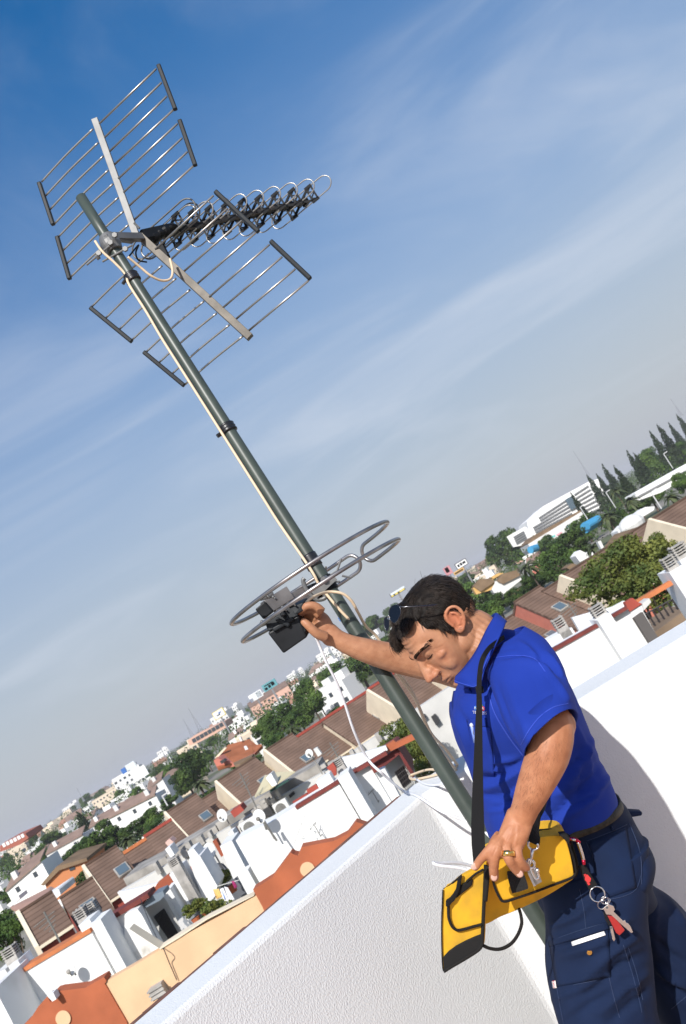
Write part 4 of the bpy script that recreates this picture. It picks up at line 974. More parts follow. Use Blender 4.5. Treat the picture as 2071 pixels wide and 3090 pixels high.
# bushy plants in the yard
mb_=leafmesh('foliage',crown_clumps(3,1,1.2,12),1500,.11,leafy,9)
for (q,r,Y,lab) in ((c2(1000,960),.55,YB_+.9,'big potted plant in the patio with yellow-green leaves'),(c2(1090,560),.42,YB_+5.2,'leafy plant behind the wide white chimney'),(c2(690,960),.3,YB_+1.0,'small potted plant by the tiled wall'),(c2(800,880),.28,YB_+1.2,'potted plant in a terracotta pot at the chimney foot')):
    p=at(*q,Y); t_=thing('potted_plant',lab,'plant',(p.x,p.y,p.z-r)); o=bpy.data.objects.new('foliage',mb_); sc.collection.objects.link(o); o.parent=t_; o.location=(0,0,r); o.scale=(r,r,r)
    mb=MB(); mb.loft([[Vector((p.x+rr_*math.cos(a*.524),p.y+rr_*math.sin(a*.524),p.z-r+zz_)) for a in range(12)] for rr_,zz_ in ((r*.3,-.3*r),(r*.42,.25*r))]); mb.build('pot',terra,t_)
for (q,wp,hp,Y,lab) in (((70,2665),80,50,118,'round tree in front of the far left white terrace'),((110,2640),70,45,125,'tree at the right end of the far left white terrace'),((20,2700),70,50,115,'bush at the left edge below the white terrace'),((180,2570),80,40,150,'bush in front of the left white row'),((240,2540),70,40,160,'low tree before the left white row'),((310,2490),80,45,180,'tree before the long brown-roofed row'),((370,2460),80,40,185,'small tree before the long brown-roofed row, right of it'),((430,2430),80,45,190,'tree at the right end of the long brown-roofed row'),((960,2120),70,60,170,'green tree before the white house near the cable'),((230,2590),120,70,112,'dark trees right behind the nearest brown roofs'),((350,2600),90,60,112,'dark tree above the low brown roof with the hatch'),((410,2510),120,70,120,'green tree between the conifer and the red-ridged roof'),((470,2500),90,50,112,'bush touching the red-ridged roof'),((540,2470),110,60,112,'green bushes above the dish roof'),((620,2420),110,60,115,'dark bushes left of the orange-roofed house, lower'),((520,2340),90,80,180,'dark tree at the left of the big tree group'),((330,2500),90,70,170,'dark green tree in the left town'),((160,2540),80,60,200,'green tree in the far left town'),((740,2290),130,60,125,'thick bushes right below the orange-roofed house'),((830,2250),100,70,130,'green crown above the middle brown roof'),((900,2170),110,80,150,'green crown above the red-ridged roofs'),((60,2700),90,60,120,'dark bushes above the far left brown roof'),((480,2330),60,50,230,'little green tree in the middle town'),((620,2290),70,50,230,'green tree left of the salmon flats'),((1160,1960),110,70,170,'green tree under the chin side of the arm'),((1500,1830),110,70,140,'green bushes right behind the collar roofs'),((1610,1730),100,60,150,'dense green bush by the big brown roof ridge')):
    tree(q[0],q[1],wp,hp,Y,lab,'broad')
# cypress row
for i,(x0,y0,x1,y1,Y,lab) in enumerate([(1733,1495,1778,1585,230,'first and leftmost cypress of the row, before the white hotel'),(1780,1445,1840,1545,232,'cypress just right of the leftmost one, tall and slim'),(1780,1492,1805,1538,225,'smallest cypress, between the two left ones'),(1812,1438,1855,1530,235,'third tall cypress from the left'),(1826,1412,1880,1510,240,'cypress with a thick crown above the brownish palm'),(1868,1415,1925,1530,236,'wide cypress above the palms'),(1904,1370,1955,1475,245,'tall cypress left of the broad dark tree'),(1924,1375,1970,1470,250,'cypress half hidden beside the broad dark tree'),(1973,1312,2030,1420,252,'cypress right of the broad dark tree'),(1995,1292,2055,1400,255,'tall pointed cypress third from the right edge'),(2026,1285,2075,1370,258,'cypress second from the right edge'),(2052,1258,2100,1345,260,'cypress cut by the right edge')]):
    cx_,cy_=(x0+x1)/2,(y0+y1)/2; h_=math.hypot(x1-x0,y1-y0)*1.16; tree(cx_,cy_,h_*.29,h_,Y,lab,'cypress',None)
# ================================================================ the distant town
rnd = random.Random(11)
fw = mat('far_white', (.76,.75,.72), .9, obvar=.16); fcr = mat('far_cream', (.66,.55,.42), .9, obvar=.15); fpk = mat('far_pink', (.58,.36,.27), .9, obvar=.12)
fbr = mat('far_brown_roof', (.23,.155,.12), .9, obvar=.2, var=.15, vscale=.5); forr = mat('far_orange_roof', (.33,.17,.11), .9, obvar=.15); fgr = mat('far_flat_roof', (.50,.47,.43), .9, obvar=.2)
fwin = mat('far_window', (.05,.06,.07), .3)
def far_proto(kind):
    """unit houses built at the origin, front towards -Y"""
    wd, dp, ht, wm, rm, rt, lab = kind
    t_ = thing('house', lab, 'house', (0,0,0)); mb=MB()
    if rt=='gable':
        mb.loft([[Vector((x,-dp/2,0)),Vector((x,-dp/2,ht)),Vector((x,0,ht+dp*.24)),Vector((x,dp/2,ht)),Vector((x,dp/2,0))] for x in (-wd/2,wd/2)]); mb.build('wall',wm,t_)
        mb=MB(); e=.3
        for s in (-1,1): mb.hexa([(-wd/2-e,s*(dp/2+e),ht-.15),(wd/2+e,s*(dp/2+e),ht-.15),(wd/2+e,0,ht+dp*.24+.06),(-wd/2-e,0,ht+dp*.24+.06),(-wd/2-e,s*(dp/2+e),ht+.1),(wd/2+e,s*(dp/2+e),ht+.1),(wd/2+e,0,ht+dp*.24+.3),(-wd/2-e,0,ht+dp*.24+.3)])
        mb.build('roof',rm,t_)
    elif rt=='hip':
        mb.box(-wd/2,-dp/2,0,wd/2,dp/2,ht); mb.build('wall',wm,t_)
        mb=MB(); e=.4; q=[(-wd/2-e,-dp/2-e,ht+.003),(wd/2+e,-dp/2-e,ht+.003),(wd/2+e,dp/2+e,ht+.003),(-wd/2-e,dp/2+e,ht+.003),(-wd*.2,0,ht+dp*.3),(wd*.2,0,ht+dp*.3)]
        mb.add(q,[(0,1,5,4),(1,2,5),(2,3,4,5),(3,0,4),(3,2,1,0)]); mb.build('roof',rm,t_)
    else:
        mb.box(-wd/2,-dp/2,0,wd/2,dp/2,ht); mb.build('wall',wm,t_)
        mb=MB(); mb.box(-wd/2+.25,-dp/2+.25,ht,wd/2-.25,dp/2-.25,ht+.03); mb.build('roof',rm,t_)
        mb=MB(); mb.box(-wd/2,-dp/2,ht+.001,wd/2,-dp/2+.2,ht+.7); mb.box(-wd/2,-dp/2+.2,ht+.001,-wd/2+.2,dp/2,ht+.7); mb.box(wd*.08,0,ht+.04,wd*.40,dp*.42,ht+2.3); mb.build('parapet',wm,t_)
    n = max(2,int(wd/2.6)); fl = max(1,int(ht/2.9))
    for f in range(fl):
        for k in range(n):
            if rnd.random()<.2: continue
            x=-wd/2+(k+.5)*wd/n; z=ht-1.9-2.9*f; w_=.5+.25*rnd.random()
            mb=MB(); mb.box(x-w_,-dp/2-.04,z-.6,x+w_,-dp/2-.003,z+.6); mb.build('window',fwin,t_)
    return t_
KINDS=[(8,8,5.6,fw,fgr,'flat','white flat-roofed house in the distant town'),
 (7,9,5.2,fw,fbr,'gable','white house with a brown pitched roof in the distant town'),
 (10,8,6.2,fw,fgr,'flat','wider white flat-roofed house with a stair hut in the distant town'),
 (8,9,5.0,fw,forr,'gable','white house with an orange pitched roof in the distant town'),
 (11,9,5.4,fcr,ocr if False else fbr,'hip','cream villa with a brown hipped roof in the distant town'),
 (9,8,6.5,fcr,fgr,'flat','cream flat-roofed house in the distant town'),
 (8,8,5.6,fpk,forr,'gable','pinkish house with an orange roof in the distant town'),
 (9,8,5.2,fw,fbr,'hip','white villa with a brown hipped roof in the distant town')]
protos=[far_proto(k) for k in KINDS]
HK=[(16,12,13,fw,fgr,'flat','white apartment block on the skyline of the town'),(22,12,11,fcr,fgr,'flat','cream apartment block on the skyline of the town'),(26,12,10,fpk,fbr,'gable','pinkish long apartment block on the skyline of the town'),(14,12,15,fw,fgr,'flat','tall narrow white block on the skyline of the town')]
hp_=[]
for k in HK:
    t_=far_proto(k); t_.name='apartment_building'; t_['category']='apartment block'; hp_.append(t_)
used=set()
BASE={p_.name:p_['label'].replace(' in the distant town','').replace(' on the skyline of the town','') for p_ in protos+hp_}
def put(pr, x, y, rz, sc_, grp):
    if pr.name in used: o=copy_tree(pr)
    else: used.add(pr.name); o=pr
    q_=proj(Vector((x,y,GZ+4))); hz_b='far left' if q_[0]<330 else 'left' if q_[0]<700 else 'middle' if q_[0]<1150 else 'right'; vz_b='in the nearest row' if y<225 else 'in the nearer rows' if y<300 else 'in the middle rows' if y<450 else 'in the farther rows' if y<800 else 'close to the horizon'
    o['label']=BASE[pr.name]+', '+hz_b+' part, '+vz_b
    o.location=(x,y,GZ); o.rotation_euler.z=rz; o.scale=(sc_,)*3; o['group']=grp
    return o
cnt=0
KEEP=[(120,2640,95,45),(655,2270,75,60)]   # px zones kept free for landmark houses
D=225.0
rowi=0
while D<1500:
    x=-.50*D; 
    while x<.42*D:
        big = D>520
        far=D>330
        u=x/D*F
        # screen position of a mid-height point
        pxy=proj(Vector((x,D,GZ+4)))
        wfac = 1 if not far else 1.5
        right = pxy[0]>1250
        dens = (.66 if D<520 else .85)
        if right and D<330: dens=.30
        if D<240: dens*=.6
        skip = any(abs(pxy[0]-a)<c_ and abs(pxy[1]-b_)<d_ for a,b_,c_,d_ in KEEP)
        if 1640<pxy[0] and D>240: skip=True
        if not skip and rnd.random()<dens and cnt<295:
            if big:
                if cnt%3==0 or D>900: put(rnd.choice(hp_), x, D+rnd.uniform(-20,20), rnd.uniform(-.5,.3), rnd.uniform(.7,1.05)*(1.0 if D<1200 else 1.1), 'apartment blocks on the skyline')
                else: put(rnd.choice(protos), x, D+rnd.uniform(-20,20), rnd.uniform(-.5,.3), rnd.uniform(1.1,1.5),'houses of the distant town')
            else:
                put(protos[rnd.choices(range(8),[9,4,7,2,1,3,1,1])[0]], x, D+rnd.uniform(-5,5), rnd.choice([-.42,-.42,-.3,.25])+rnd.uniform(-.05,.05), rnd.uniform(.68,.92)*(1.1 if far else 1),'houses of the distant town')
            cnt+=1
        x += (8.5 if D<330 else 13.5 if D<520 else 25 if D<900 else 46)*rnd.uniform(.9,1.5)
    D*=1.155; rowi+=1
for p_ in protos+hp_:
    if p_.name not in used: p_.location=(40,300,GZ)
print('far houses',cnt)
# tree belts between the rows of the distant town (far too many to count)
rs=np.random.RandomState(5); cl=[]
for k in range(800):
    Dk=rs.uniform(260,1100); xk=rs.uniform(-.5,.42)*Dk; s=rs.uniform(1.6,3.4)*(1+Dk/900)
    cl.append(((xk,Dk,GZ+s*.9+rs.uniform(0,1.5)),(s*1.2,s*1.2,s)))
me=leafmesh('tree_belt',cl,80000,.7,leafm,4); o=bpy.data.objects.new('tree_belt',me); sc.collection.objects.link(o); tag(o,'dark green tree crowns scattered through the distant town','trees',kind='stuff')

# --- landmarks
def landmark(name,label,cat,loc,group=None): return thing(name,label,cat,loc,group)
# orange-roofed house in the middle distance
def c7(x,y): return (500+x/3.92,2200+y/3.92)
Y=135
t_=thing('orange_roofed_house','house with a bright orange roof and one skylight, among the trees','house',at(*c7(800,400),Y)+Vector((0,0,-6)))
def tri(mb,pts,Ys,th=.3):
    P=[at(*p,y) for p,y in zip(pts,Ys)]; n=(P[1]-P[0]).cross(P[2]-P[0]).normalized()
    if n.z<0: n=-n
    mb.prism(P,-n*th)
mb=MB(); tri(mb,[c7(740,185),c7(990,118),c7(1045,290),c7(790,400),c7(620,465),c7(570,370)],[Y+9,Y+9,Y+2,Y+1,Y,Y+4]); mb.build('roof',oranger,t_)
mb=MB(); tri(mb,[c7(990,118),c7(1075,185),c7(1135,180),c7(1140,210),c7(1050,295)],[Y+9,Y+6,Y+5,Y+4,Y+2]); mb.build('side_roof',oranger,t_)
mb=MB(); ppoly(mb,[c7(570,372),c7(620,350),c7(800,398),c7(1050,290),c7(1100,240),c7(1000,345),c7(820,440),c7(700,470),c7(625,490)],Y+1,7); mb.build('wall',salmon,t_)
mb=MB(); ppoly(mb,[c7(640,385),c7(690,355),c7(715,375),c7(665,415)],Y-.2,1.1); f=mb.build('window',dark,t_)
mb=MB(); ppoly(mb,[c7(580,345),c7(700,215),c7(720,225),c7(605,350)],Y+5,.5); mb.build('gable_edge',creamm,t_)
mb=MB(); tri(mb,[c7(925,205),c7(955,195),c7(978,235),c7(945,250)],[Y+5.3,Y+5.3,Y+4.6,Y+4.6],.2); mb.build('skylight',acm,t_)
mb=MB(); ppoly(mb,[c7(865,100),c7(885,92),c7(905,140),c7(890,148)],Y+8,.8); mb.build('chimney',fw,t_)
mb=MB(); tri(mb,[c7(800,398),c7(1040,290),c7(1020,325),c7(880,410),c7(820,430)],[Y,Y+1,Y-1,Y-2,Y-2]); mb.build('porch_roof',ocher,t_)
# left orange/pink houses
Y=105
t_=thing('orange_house','orange house with an ochre gable roof edge at the left','house',at(130,2640,Y)+Vector((0,0,-5)))
def c8(x,y): return (x/1.96,2000+y/1.96)
mb=MB(); ppoly(mb,[c8(265,1300),c8(350,1215),c8(515,1160),c8(520,1200),c8(560,1330),c8(420,1371),c8(300,1420)],Y,6); mb.build('wall',mat('orange_wall',(.52,.20,.08),.9),t_)
mb=MB(); ppoly(mb,[c8(240,1315),c8(335,1205),c8(512,1155),c8(518,1172),c8(352,1228),c8(262,1318)],Y-.4,7); mb.build('roof',ocher,t_)
mb=MB(); ppoly(mb,[c8(410,1215),c8(440,1205),c8(445,1220),c8(415,1232)],Y-.1,.1); mb.build('window',fwin,t_)
Y=92
t_=thing('pink_house','house with a broad pale pink flat roof at the left edge','house',at(150,2700,Y)+Vector((0,0,-4)))
mb=MB(); tri(mb,[c1(120,185),c1(360,90),c1(600,-60),c1(680,-30),c1(560,60),c1(250,250)],[Y,Y+6,Y+9,Y+6,Y-1,Y-4]); mb.build('roof',mat('pale_pink_roof',(.46,.27,.20),.9,var=.06,vscale=.5),t_)
mb=MB(); ppoly(mb,[c1(250,255),c1(680,-28),c1(700,-20),c1(720,40),c1(400,300)],Y-4,4); mb.build('wall',whitem,t_)
mb=MB(); ppoly(mb,[c1(80,160),c1(220,50),c1(240,90),c1(120,190)],Y+3,2); mb.build('side_block',fw,t_)
# hotel on the right skyline
def c9(x,y): return (1371+x/2.24,1200+y/2.24)
Y=430
hb=thing('hotel','long white hotel with horizontal balcony bands, behind the cypresses','hotel',at(*c9(800,800),Y)+Vector((0,0,-20)))
hpoly=[c9(490,835),c9(570,765),c9(600,735),c9(905,570),c9(970,550),c9(1020,640),c9(1040,700),c9(900,800),c9(620,960),c9(520,960)]
mb=MB(); ppoly(mb,hpoly,Y,30); mb.build('wall',fw,hb)
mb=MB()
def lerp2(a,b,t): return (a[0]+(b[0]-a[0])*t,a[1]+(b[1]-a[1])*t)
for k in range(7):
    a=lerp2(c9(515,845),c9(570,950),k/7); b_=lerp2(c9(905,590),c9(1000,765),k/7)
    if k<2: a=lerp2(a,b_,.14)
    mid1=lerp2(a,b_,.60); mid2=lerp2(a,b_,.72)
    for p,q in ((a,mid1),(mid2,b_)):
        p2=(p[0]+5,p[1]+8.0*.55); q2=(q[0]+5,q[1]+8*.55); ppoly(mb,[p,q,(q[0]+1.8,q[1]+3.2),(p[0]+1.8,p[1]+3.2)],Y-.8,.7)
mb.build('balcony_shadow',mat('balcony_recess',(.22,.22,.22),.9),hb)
mb=MB(); ppoly(mb,[c9(750,690),c9(800,660),c9(830,740),c9(790,760)],Y-1.2,1.0); mb.build('glass_tower',glassm,hb)
t_=thing('apartment_building','lower white wing with dark bands left of the hotel','apartment block',at(*c9(430,930),400)+Vector((0,0,-18)))
mb=MB(); ppoly(mb,[c9(355,940),c9(480,870),c9(545,930),c9(500,990),c9(400,1010)],400,20); mb.build('wall',fw,t_)
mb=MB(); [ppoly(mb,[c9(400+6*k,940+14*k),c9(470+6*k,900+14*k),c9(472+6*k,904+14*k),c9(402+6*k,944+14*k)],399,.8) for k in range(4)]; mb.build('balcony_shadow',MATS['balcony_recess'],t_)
Y=300
t_=thing('market_hall','long low white hall with faint blue and pink painted marks on its side','hall',at(*c9(700,950),Y)+Vector((0,0,-10)))
mb=MB(); ppoly(mb,[c9(500,990),c9(860,770),c9(885,810),c9(700,960),c9(540,1040),c9(515,1020)],Y,20); mb.build('wall',fw,t_)
mb=MB(); ppoly(mb,[c9(495,985),c9(540,930),c9(850,760),c9(860,772),c9(505,992)],Y+.5,20); mb.build('roof',ocher,t_)
for (a,m_,wd_) in (((630,955),mat('teal_paint',(.15,.55,.5),.8),50),((690,925),mat('pink_paint',(.75,.35,.4),.8),35),((530,1005),mat('pale_blue_paint',(.25,.5,.7),.8),40),((760,870),MATS['pale_blue_paint'],50)):
    mb=MB(); ppoly(mb,[c9(*a),c9(a[0]+wd_,a[1]-wd_*.58),c9(a[0]+wd_+5,a[1]-wd_*.58+9),c9(a[0]+5,a[1]+9)],Y-.15,.1); mb.build('painted_mark',m_,t_)
bluep=mat('bright_blue_plastic',(.06,.30,.52),.5)
mb=MB(); Y=235; mb.tube([at(*c9(885,880),Y),at(*c9(975,830),Y+4)],1.3,12); mb.tube([at(*c9(900,870),Y-2),at(*c9(985,820),Y+1)],.8,12); tag(mb.build('water_tank',bluep),'bright blue tank among the trees under the cypresses','tank')
mb=MB(); mb.tube([at(*c9(515,1030),245),at(*c9(555,1015),247)],.9,12); tag(mb.build('water_tank',bluep),'small pale blue tank at the left foot of the white hall','tank')
# white arcade at the right edge
Y=215
t_=thing('white_arcade','long white terrace building with a row of dark openings at the right edge','building',at(*c9(1400,560),Y)+Vector((0,0,-10)))
mb=MB(); ppoly(mb,[c9(1225,640),c9(1600,430),c9(1640,500),c9(1400,640),c9(1230,700)],Y,10); mb.build('wall',fw,t_)
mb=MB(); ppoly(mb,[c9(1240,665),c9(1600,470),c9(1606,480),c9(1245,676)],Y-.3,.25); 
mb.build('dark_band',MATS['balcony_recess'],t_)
t_=thing('white_house','white house with a rounded canopy left of the arcade','house',at(*c9(1200,860),150)+Vector((0,0,-6)))
mb=MB(); ppoly(mb,[c9(1105,900),c9(1150,850),c9(1180,870),c9(1250,840),c9(1260,870),c9(1120,930)],150,5); ppoly(mb,[c9(1175,830),c9(1290,740),c9(1355,735),c9(1350,760),c9(1200,850)],160,5); mb.build('wall',fw,t_)
mb=MB(); mb.ball(at(*c9(1200,860),150),(2.1,2.1,1.5),14,8); mb.build('canopy',acm,t_)
mb=MB(); tri(mb,[c9(1080,925),c9(1250,870),c9(1215,905),c9(1050,1000),c9(1020,1000)],[128,134,128,120,120]); mb.build('roof',ocher,t_)
def villa(q,Y,roofpts,wallpts,label,rm=ocher,wm=fw):
    t_=thing('villa',label,'house',at(*q,Y)+Vector((0,0,-6)))
    mb=MB(); ppoly(mb,wallpts,Y,5); mb.build('wall',wm,t_)
    n=len(roofpts); mb=MB(); ppoly(mb,roofpts,Y-.6,6); mb.build('roof',rm,t_); return t_
yel=mat('yellow_ochre_wall',(.62,.38,.13),.9)
villa(c9(200,1260),200,[c9(130,1275),c9(175,1225),c9(240,1222),c9(280,1240),c9(180,1310)],[c9(125,1285),c9(260,1240),c9(275,1250),c9(250,1300),c9(150,1330)],'villa with an ochre hipped roof and yellow walls, left of the right roofs',ocher,yel)
villa(c9(340,1200),210,[c9(290,1240),c9(330,1190),c9(420,1165),c9(450,1200),c9(330,1260)],[c9(250,1290),c9(280,1240),c9(350,1250),c9(440,1190),c9(455,1230),c9(330,1330),c9(270,1320)],'white villa with an ochre roof, right of the yellow one')
villa(c9(300,1200),230,[c9(250,1215),c9(300,1185),c9(335,1185),c9(265,1225)],[c9(255,1220),c9(330,1190),c9(335,1200),c9(260,1235)],'yellow roof ridge above the ochre villa',yel,yel)
villa(c9(470,1300),170,[c9(370,1335),c9(520,1240),c9(570,1255),c9(400,1350)],[c9(470,1320),c9(580,1270),c9(590,1285),c9(480,1350)],'narrow ochre-roofed house behind the right brown roofs')
villa(c9(560,1150),185,[c9(520,1180),c9(600,1110),c9(620,1120),c9(540,1200)],[c9(508,1165),c9(530,1155),c9(570,1230),c9(545,1235)],'small red-roofed house with a tall white chimney at right',salmon)
villa((1665,1690),150,[c9(760,1150),c9(800,1120),c9(830,1130),c9(780,1160)],[c9(820,1070),c9(850,1030),c9(890,1050),c9(940,1030),c9(945,1060),c9(850,1110)],'small white house in the trees above the big brown roof')
mb=MB(); ppoly(mb,[c9(970,975),c9(990,965),c9(1012,1010),c9(995,1022)],120,1.2); tag(mb.build('chimney',fw),'lone white chimney above the big brown roof at right','chimney')
# billboards, masts and street lamps
def billboard(q,Y,wpx,hpx,label,cols,rot=0,frame=None,leg=True):
    p=at(*q,Y); k=Y/F*1.0; W_,H2=wpx*k,hpx*k
    t_=thing('billboard',label,'billboard',(p.x,p.y,p.z-H2/2-4))
    M=Matrix.Translation(p)@Matrix.Rotation(rot,4,'Z')
    mb=MB(); mb.box(-W_/2,0,-H2/2,W_/2,.5,H2/2,M); mb.build('board',mat('board_frame',(.2,.2,.21),.7) if frame is None else frame,t_)
    for (x0,z0,x1,z1,m_) in cols:
        mb=MB(); mb.box(-W_/2+x0*W_,-.12,-H2/2+z0*H2,-W_/2+x1*W_,-.002,-H2/2+z1*H2,M); mb.build('printed_panel',m_,t_)
    if leg: mb=MB(); mb.box(-W_*.06,.1,-H2/2-10,W_*.06,.4,-H2/2,M); mb.build('post',MATS.get('board_frame') or mat('board_frame',(.2,.2,.21),.7),t_)
    return t_
tealb=mat('teal_board',(.10,.30,.33),.6); paleb=mat('pale_board',(.62,.68,.72),.6); blueb=mat('blue_board',(.03,.13,.42),.6); yelb=mat('yellow_board',(.70,.55,.12),.6); whb=mat('white_board',(.8,.8,.78),.6); pinkb=mat('pink_board',(.5,.22,.24),.6); orb=mat('ochre_board',(.6,.36,.12),.6); blkb=mat('black_board',(.03,.03,.035),.6)
billboard((814,2068),380,46,22,'teal billboard with pale lettering blocks on the left skyline',[(0,0,1,1,tealb),(.1,.15,.3,.5,whb),(.38,.2,.55,.6,paleb),(.62,.25,.85,.7,paleb),(.15,.65,.8,.8,whb)],.0)
billboard((772,2100),370,42,22,'white and blue billboard just left of the teal one',[(0,0,1,1,whb),(0,.0,.25,.5,blueb),(.55,.1,.95,.9,paleb)],.2)
billboard((661,2154),330,38,24,'white billboard with a yellow frame on a thick post',[(.06,.08,.94,.92,whb),(.25,.3,.6,.5,blkb),(.5,.5,.75,.7,blueb)],-.1,yelb)
billboard((422,2333),360,46,32,'big blank white box sign on the left skyline',[(0,0,1,1,whb)],.1,whb,False); billboard((395,2312),365,30,20,'smaller white sign on top of the big blank one',[(0,0,1,1,paleb)],.1,None,False); billboard((374,2326),362,14,16,'small dark blue sign beside the white ones',[(0,0,1,1,blueb)],.1,None,False)
billboard((1393,1702),300,38,20,'black-framed billboard with grey lettering above the hair',[(.05,.1,.95,.9,whb),(.15,.3,.3,.7,MATS['grey_render']),(.38,.3,.55,.75,MATS['grey_render']),(.6,.35,.85,.7,MATS['grey_render'])],0,blkb)
billboard((1385,1724),298,34,10,'ochre strip billboard under the black-framed one',[(0,0,1,1,orb),(.1,.2,.9,.6,yelb)],0,blkb,False)
billboard((1352,1722),299,22,26,'pink poster board left of the black-framed billboard',[(0,0,1,1,pinkb),(.2,.3,.7,.9,mat('pink_skin_print',(.72,.5,.48),.7))],0,blkb)
billboard((1200,1786),300,50,12,'long low billboard with a yellow strip left of the hair',[(.05,.5,1,1,paleb),(.05,.1,.95,.45,yelb),(.2,.1,.3,.45,blkb),(.5,.1,.6,.45,blkb)],0,blkb)
billboard((1030,1866),300,16,14,'small bright blue sign behind the mast',[(0,0,1,1,blueb),(.2,.35,.8,.55,whb)],0,whb)
def lattice(q0,q1,Y,label,w0=1.2):
    a=at(*q0,Y); b_=at(*q1,Y); b_.x=a.x; t_=thing('radio_mast',label,'radio mast',(b_.x,b_.y,b_.z)); mb=MB()
    for sx in (-1,1): mb.tube([b_+Vector((sx*w0/2,0,0)),a],.10,4)
    n=14
    for k in range(n):
        s=k/n; p=b_.lerp(a,s); q=b_.lerp(a,(k+1)/n); r=w0/2*(1-s); mb.tube([p+Vector((r*(1 if k%2 else -1),0,0)),q-Vector((r*(1 if k%2 else -1),0,0))],.07,4)
    mb.build('lattice',mat('mast_grey',(.30,.31,.34),.8),t_); mb=MB(); mb.tube([a,a+Vector((0,0,2.5))],.12,4); mb.build('tip',MATS['mast_grey'],t_); return t_
lattice((577,2152),(607,2205),420,'taller of the two lattice radio masts on the left skyline',1.8); lattice((561,2185),(582,2222),430,'shorter radio mast left of the tall lattice one',1.4)
lattice((1739,1375),(1776,1436),470,'thin radio mast rising behind the white hotel',1.0); lattice((2036,1222),(2056,1256),330,'thin radio mast above the right edge cypresses',1.0)
lattice((240,2392),(252,2420),500,'tiny radio mast on the far left skyline',1.0); lattice((492,2270),(500,2288),480,'small mast between the radio masts and the white sign',1.0)
def lamp(q0,q1,Y,label):
    a=at(*q0,Y); b_=at(*q1,Y); b_.x=a.x; t_=thing('street_lamp',label,'street lamp',(b_.x,b_.y,b_.z),'street lamps in the town'); mb=MB(); mb.tube([b_,a],.09,6); mb.build('pole',mat('lamp_grey',(.6,.6,.6),.6),t_)
    mb=MB(); mb.beam(a,a+Vector((.9,-.2,.05)),.28,.14); mb.build('lamp_head',MATS['lamp_grey'],t_)
lamp(c9(1330,640),c9(1395,755),140,'street lamp right of the palms, tallest in the right group'); lamp(c9(850,740),c9(890,830),200,'street lamp in front of the leftmost cypress'); lamp(c9(1415,380),c9(1450,495),210,'street lamp among the right cypresses'); lamp(c9(1025,640),c9(1085,750),200,'street lamp between the palms'); lamp((490,2402),(508,2430),125,'street lamp left of the orange-roofed house'); lamp((0,2670),(10,2690),140,'street lamp at the far left edge')
# red building at left skyline
t_=thing('apartment_building','brick red block with pale windows at the far left skyline','apartment block',at(45,2535,330)+Vector((0,0,-14)))
mb=MB(); ppoly(mb,[c8(0,1085),c8(30,1060),c8(150,1010),c8(170,1035),c8(120,1075),c8(0,1120)],330,14); mb.build('wall',mat('brick_red_far',(.36,.11,.07),.9),t_)
for k in range(6): mb=MB(); q=c8(25+22*k,1078-11*k); p=at(*q,330); mb.box(p.x-.5,p.y-.15,p.z-.6,p.x+.5,p.y-.01,p.z+.6); mb.build('window',whb,t_)
t_=thing('pink_blocks','row of salmon pink flats under the radio masts','apartment block',at(640,2200,360)+Vector((0,0,-12)))
mb=MB(); ppoly(mb,[c8(1110,460),c8(1150,430),c8(1330,345),c8(1345,380),c8(1180,470),c8(1120,490)],360,14); mb.build('wall',fpk,t_)
for k in range(8): mb=MB(); q=c8(1150+23*k,460-13*k); p=at(*q,360); mb.box(p.x-.7,p.y-.15,p.z-.6,p.x+.7,p.y-.01,p.z+.8); mb.build('window',fwin,t_)
# long white terraces in the left town
for (a,b_,Y,h,lab) in (((20,2690),(125,2600),150,1.9,'long white terrace with chimneys at the far left'),((140,2580),(250,2520),215,2.6,'white terrace row above the left conifer'),((270,2500),(400,2425),235,2.6,'white terrace row left of the round tree'),((445,2385),(490,2350),230,3.0,'white house row left of the big tree group'),((690,2235),(735,2205),300,3.0,'white house row above the orange-roofed house'),((330,2470),(470,2400),190,2.6,'white and brown terrace row behind the middle trees')):
    P=at(*a,Y); t_=thing('terrace_row',lab,'houses',(P.x,P.y,GZ)); mb=MB(); pbox(mb,a,b_,Y,7,zb=GZ); mb.build('wall',fw,t_)
    mb=MB(); A=at(*a,Y);B=at(*b_,Y); mb.hexa([(A.x,Y-.3,A.z+.0),(B.x,Y-.3,B.z+.0),(B.x,Y+4,B.z+1.3),(A.x,Y+4,A.z+1.3),(A.x,Y-.3,A.z+.2),(B.x,Y-.3,B.z+.2),(B.x,Y+4,B.z+1.5),(A.x,Y+4,A.z+1.5)]); mb.build('roof',fbr,t_)
    n=int((B.x-A.x)/3)
    for k in range(n):
        s=(k+.5)/n; q=A.lerp(B,s); mb=MB(); mb.box(q.x-.32,Y-.05,q.z-1.3,q.x+.32,Y-.003,q.z-.5); mb.build('window',fwin,t_)
        if k%2==0: mb=MB(); mb.box(q.x-.4,Y+1,q.z+.3,q.x+.4,Y+1.8,q.z+1.7); mb.build('chimney',fw,t_)
# ================================================================ the man
from mathutils.bvhtree import BVHTree
def A3(x,y,Y): return at(1250+x/1.91, 2300+y/1.91, Y)          # lower right detail window
def A4(x,y,Y): return at(1100+x/1.96, 1700+y/1.96, Y)
def ZH(x,y,Y): return at(1280+x/3.92, 2480+y/3.92, Y)          # hand window
def Z5(x,y,Y): return at(1120+x/3.92, 1700+y/3.92, Y)          # head window
skin = mat('skin', (.46,.225,.122), .52, spec=.35, col2=(.36,.158,.082), vscale=45, bump=.7, bscale=330, bdist=.0006, sss=.05, ramp=(.3,.7))
t = skin.node_tree; b = t.nodes['Principled BSDF']
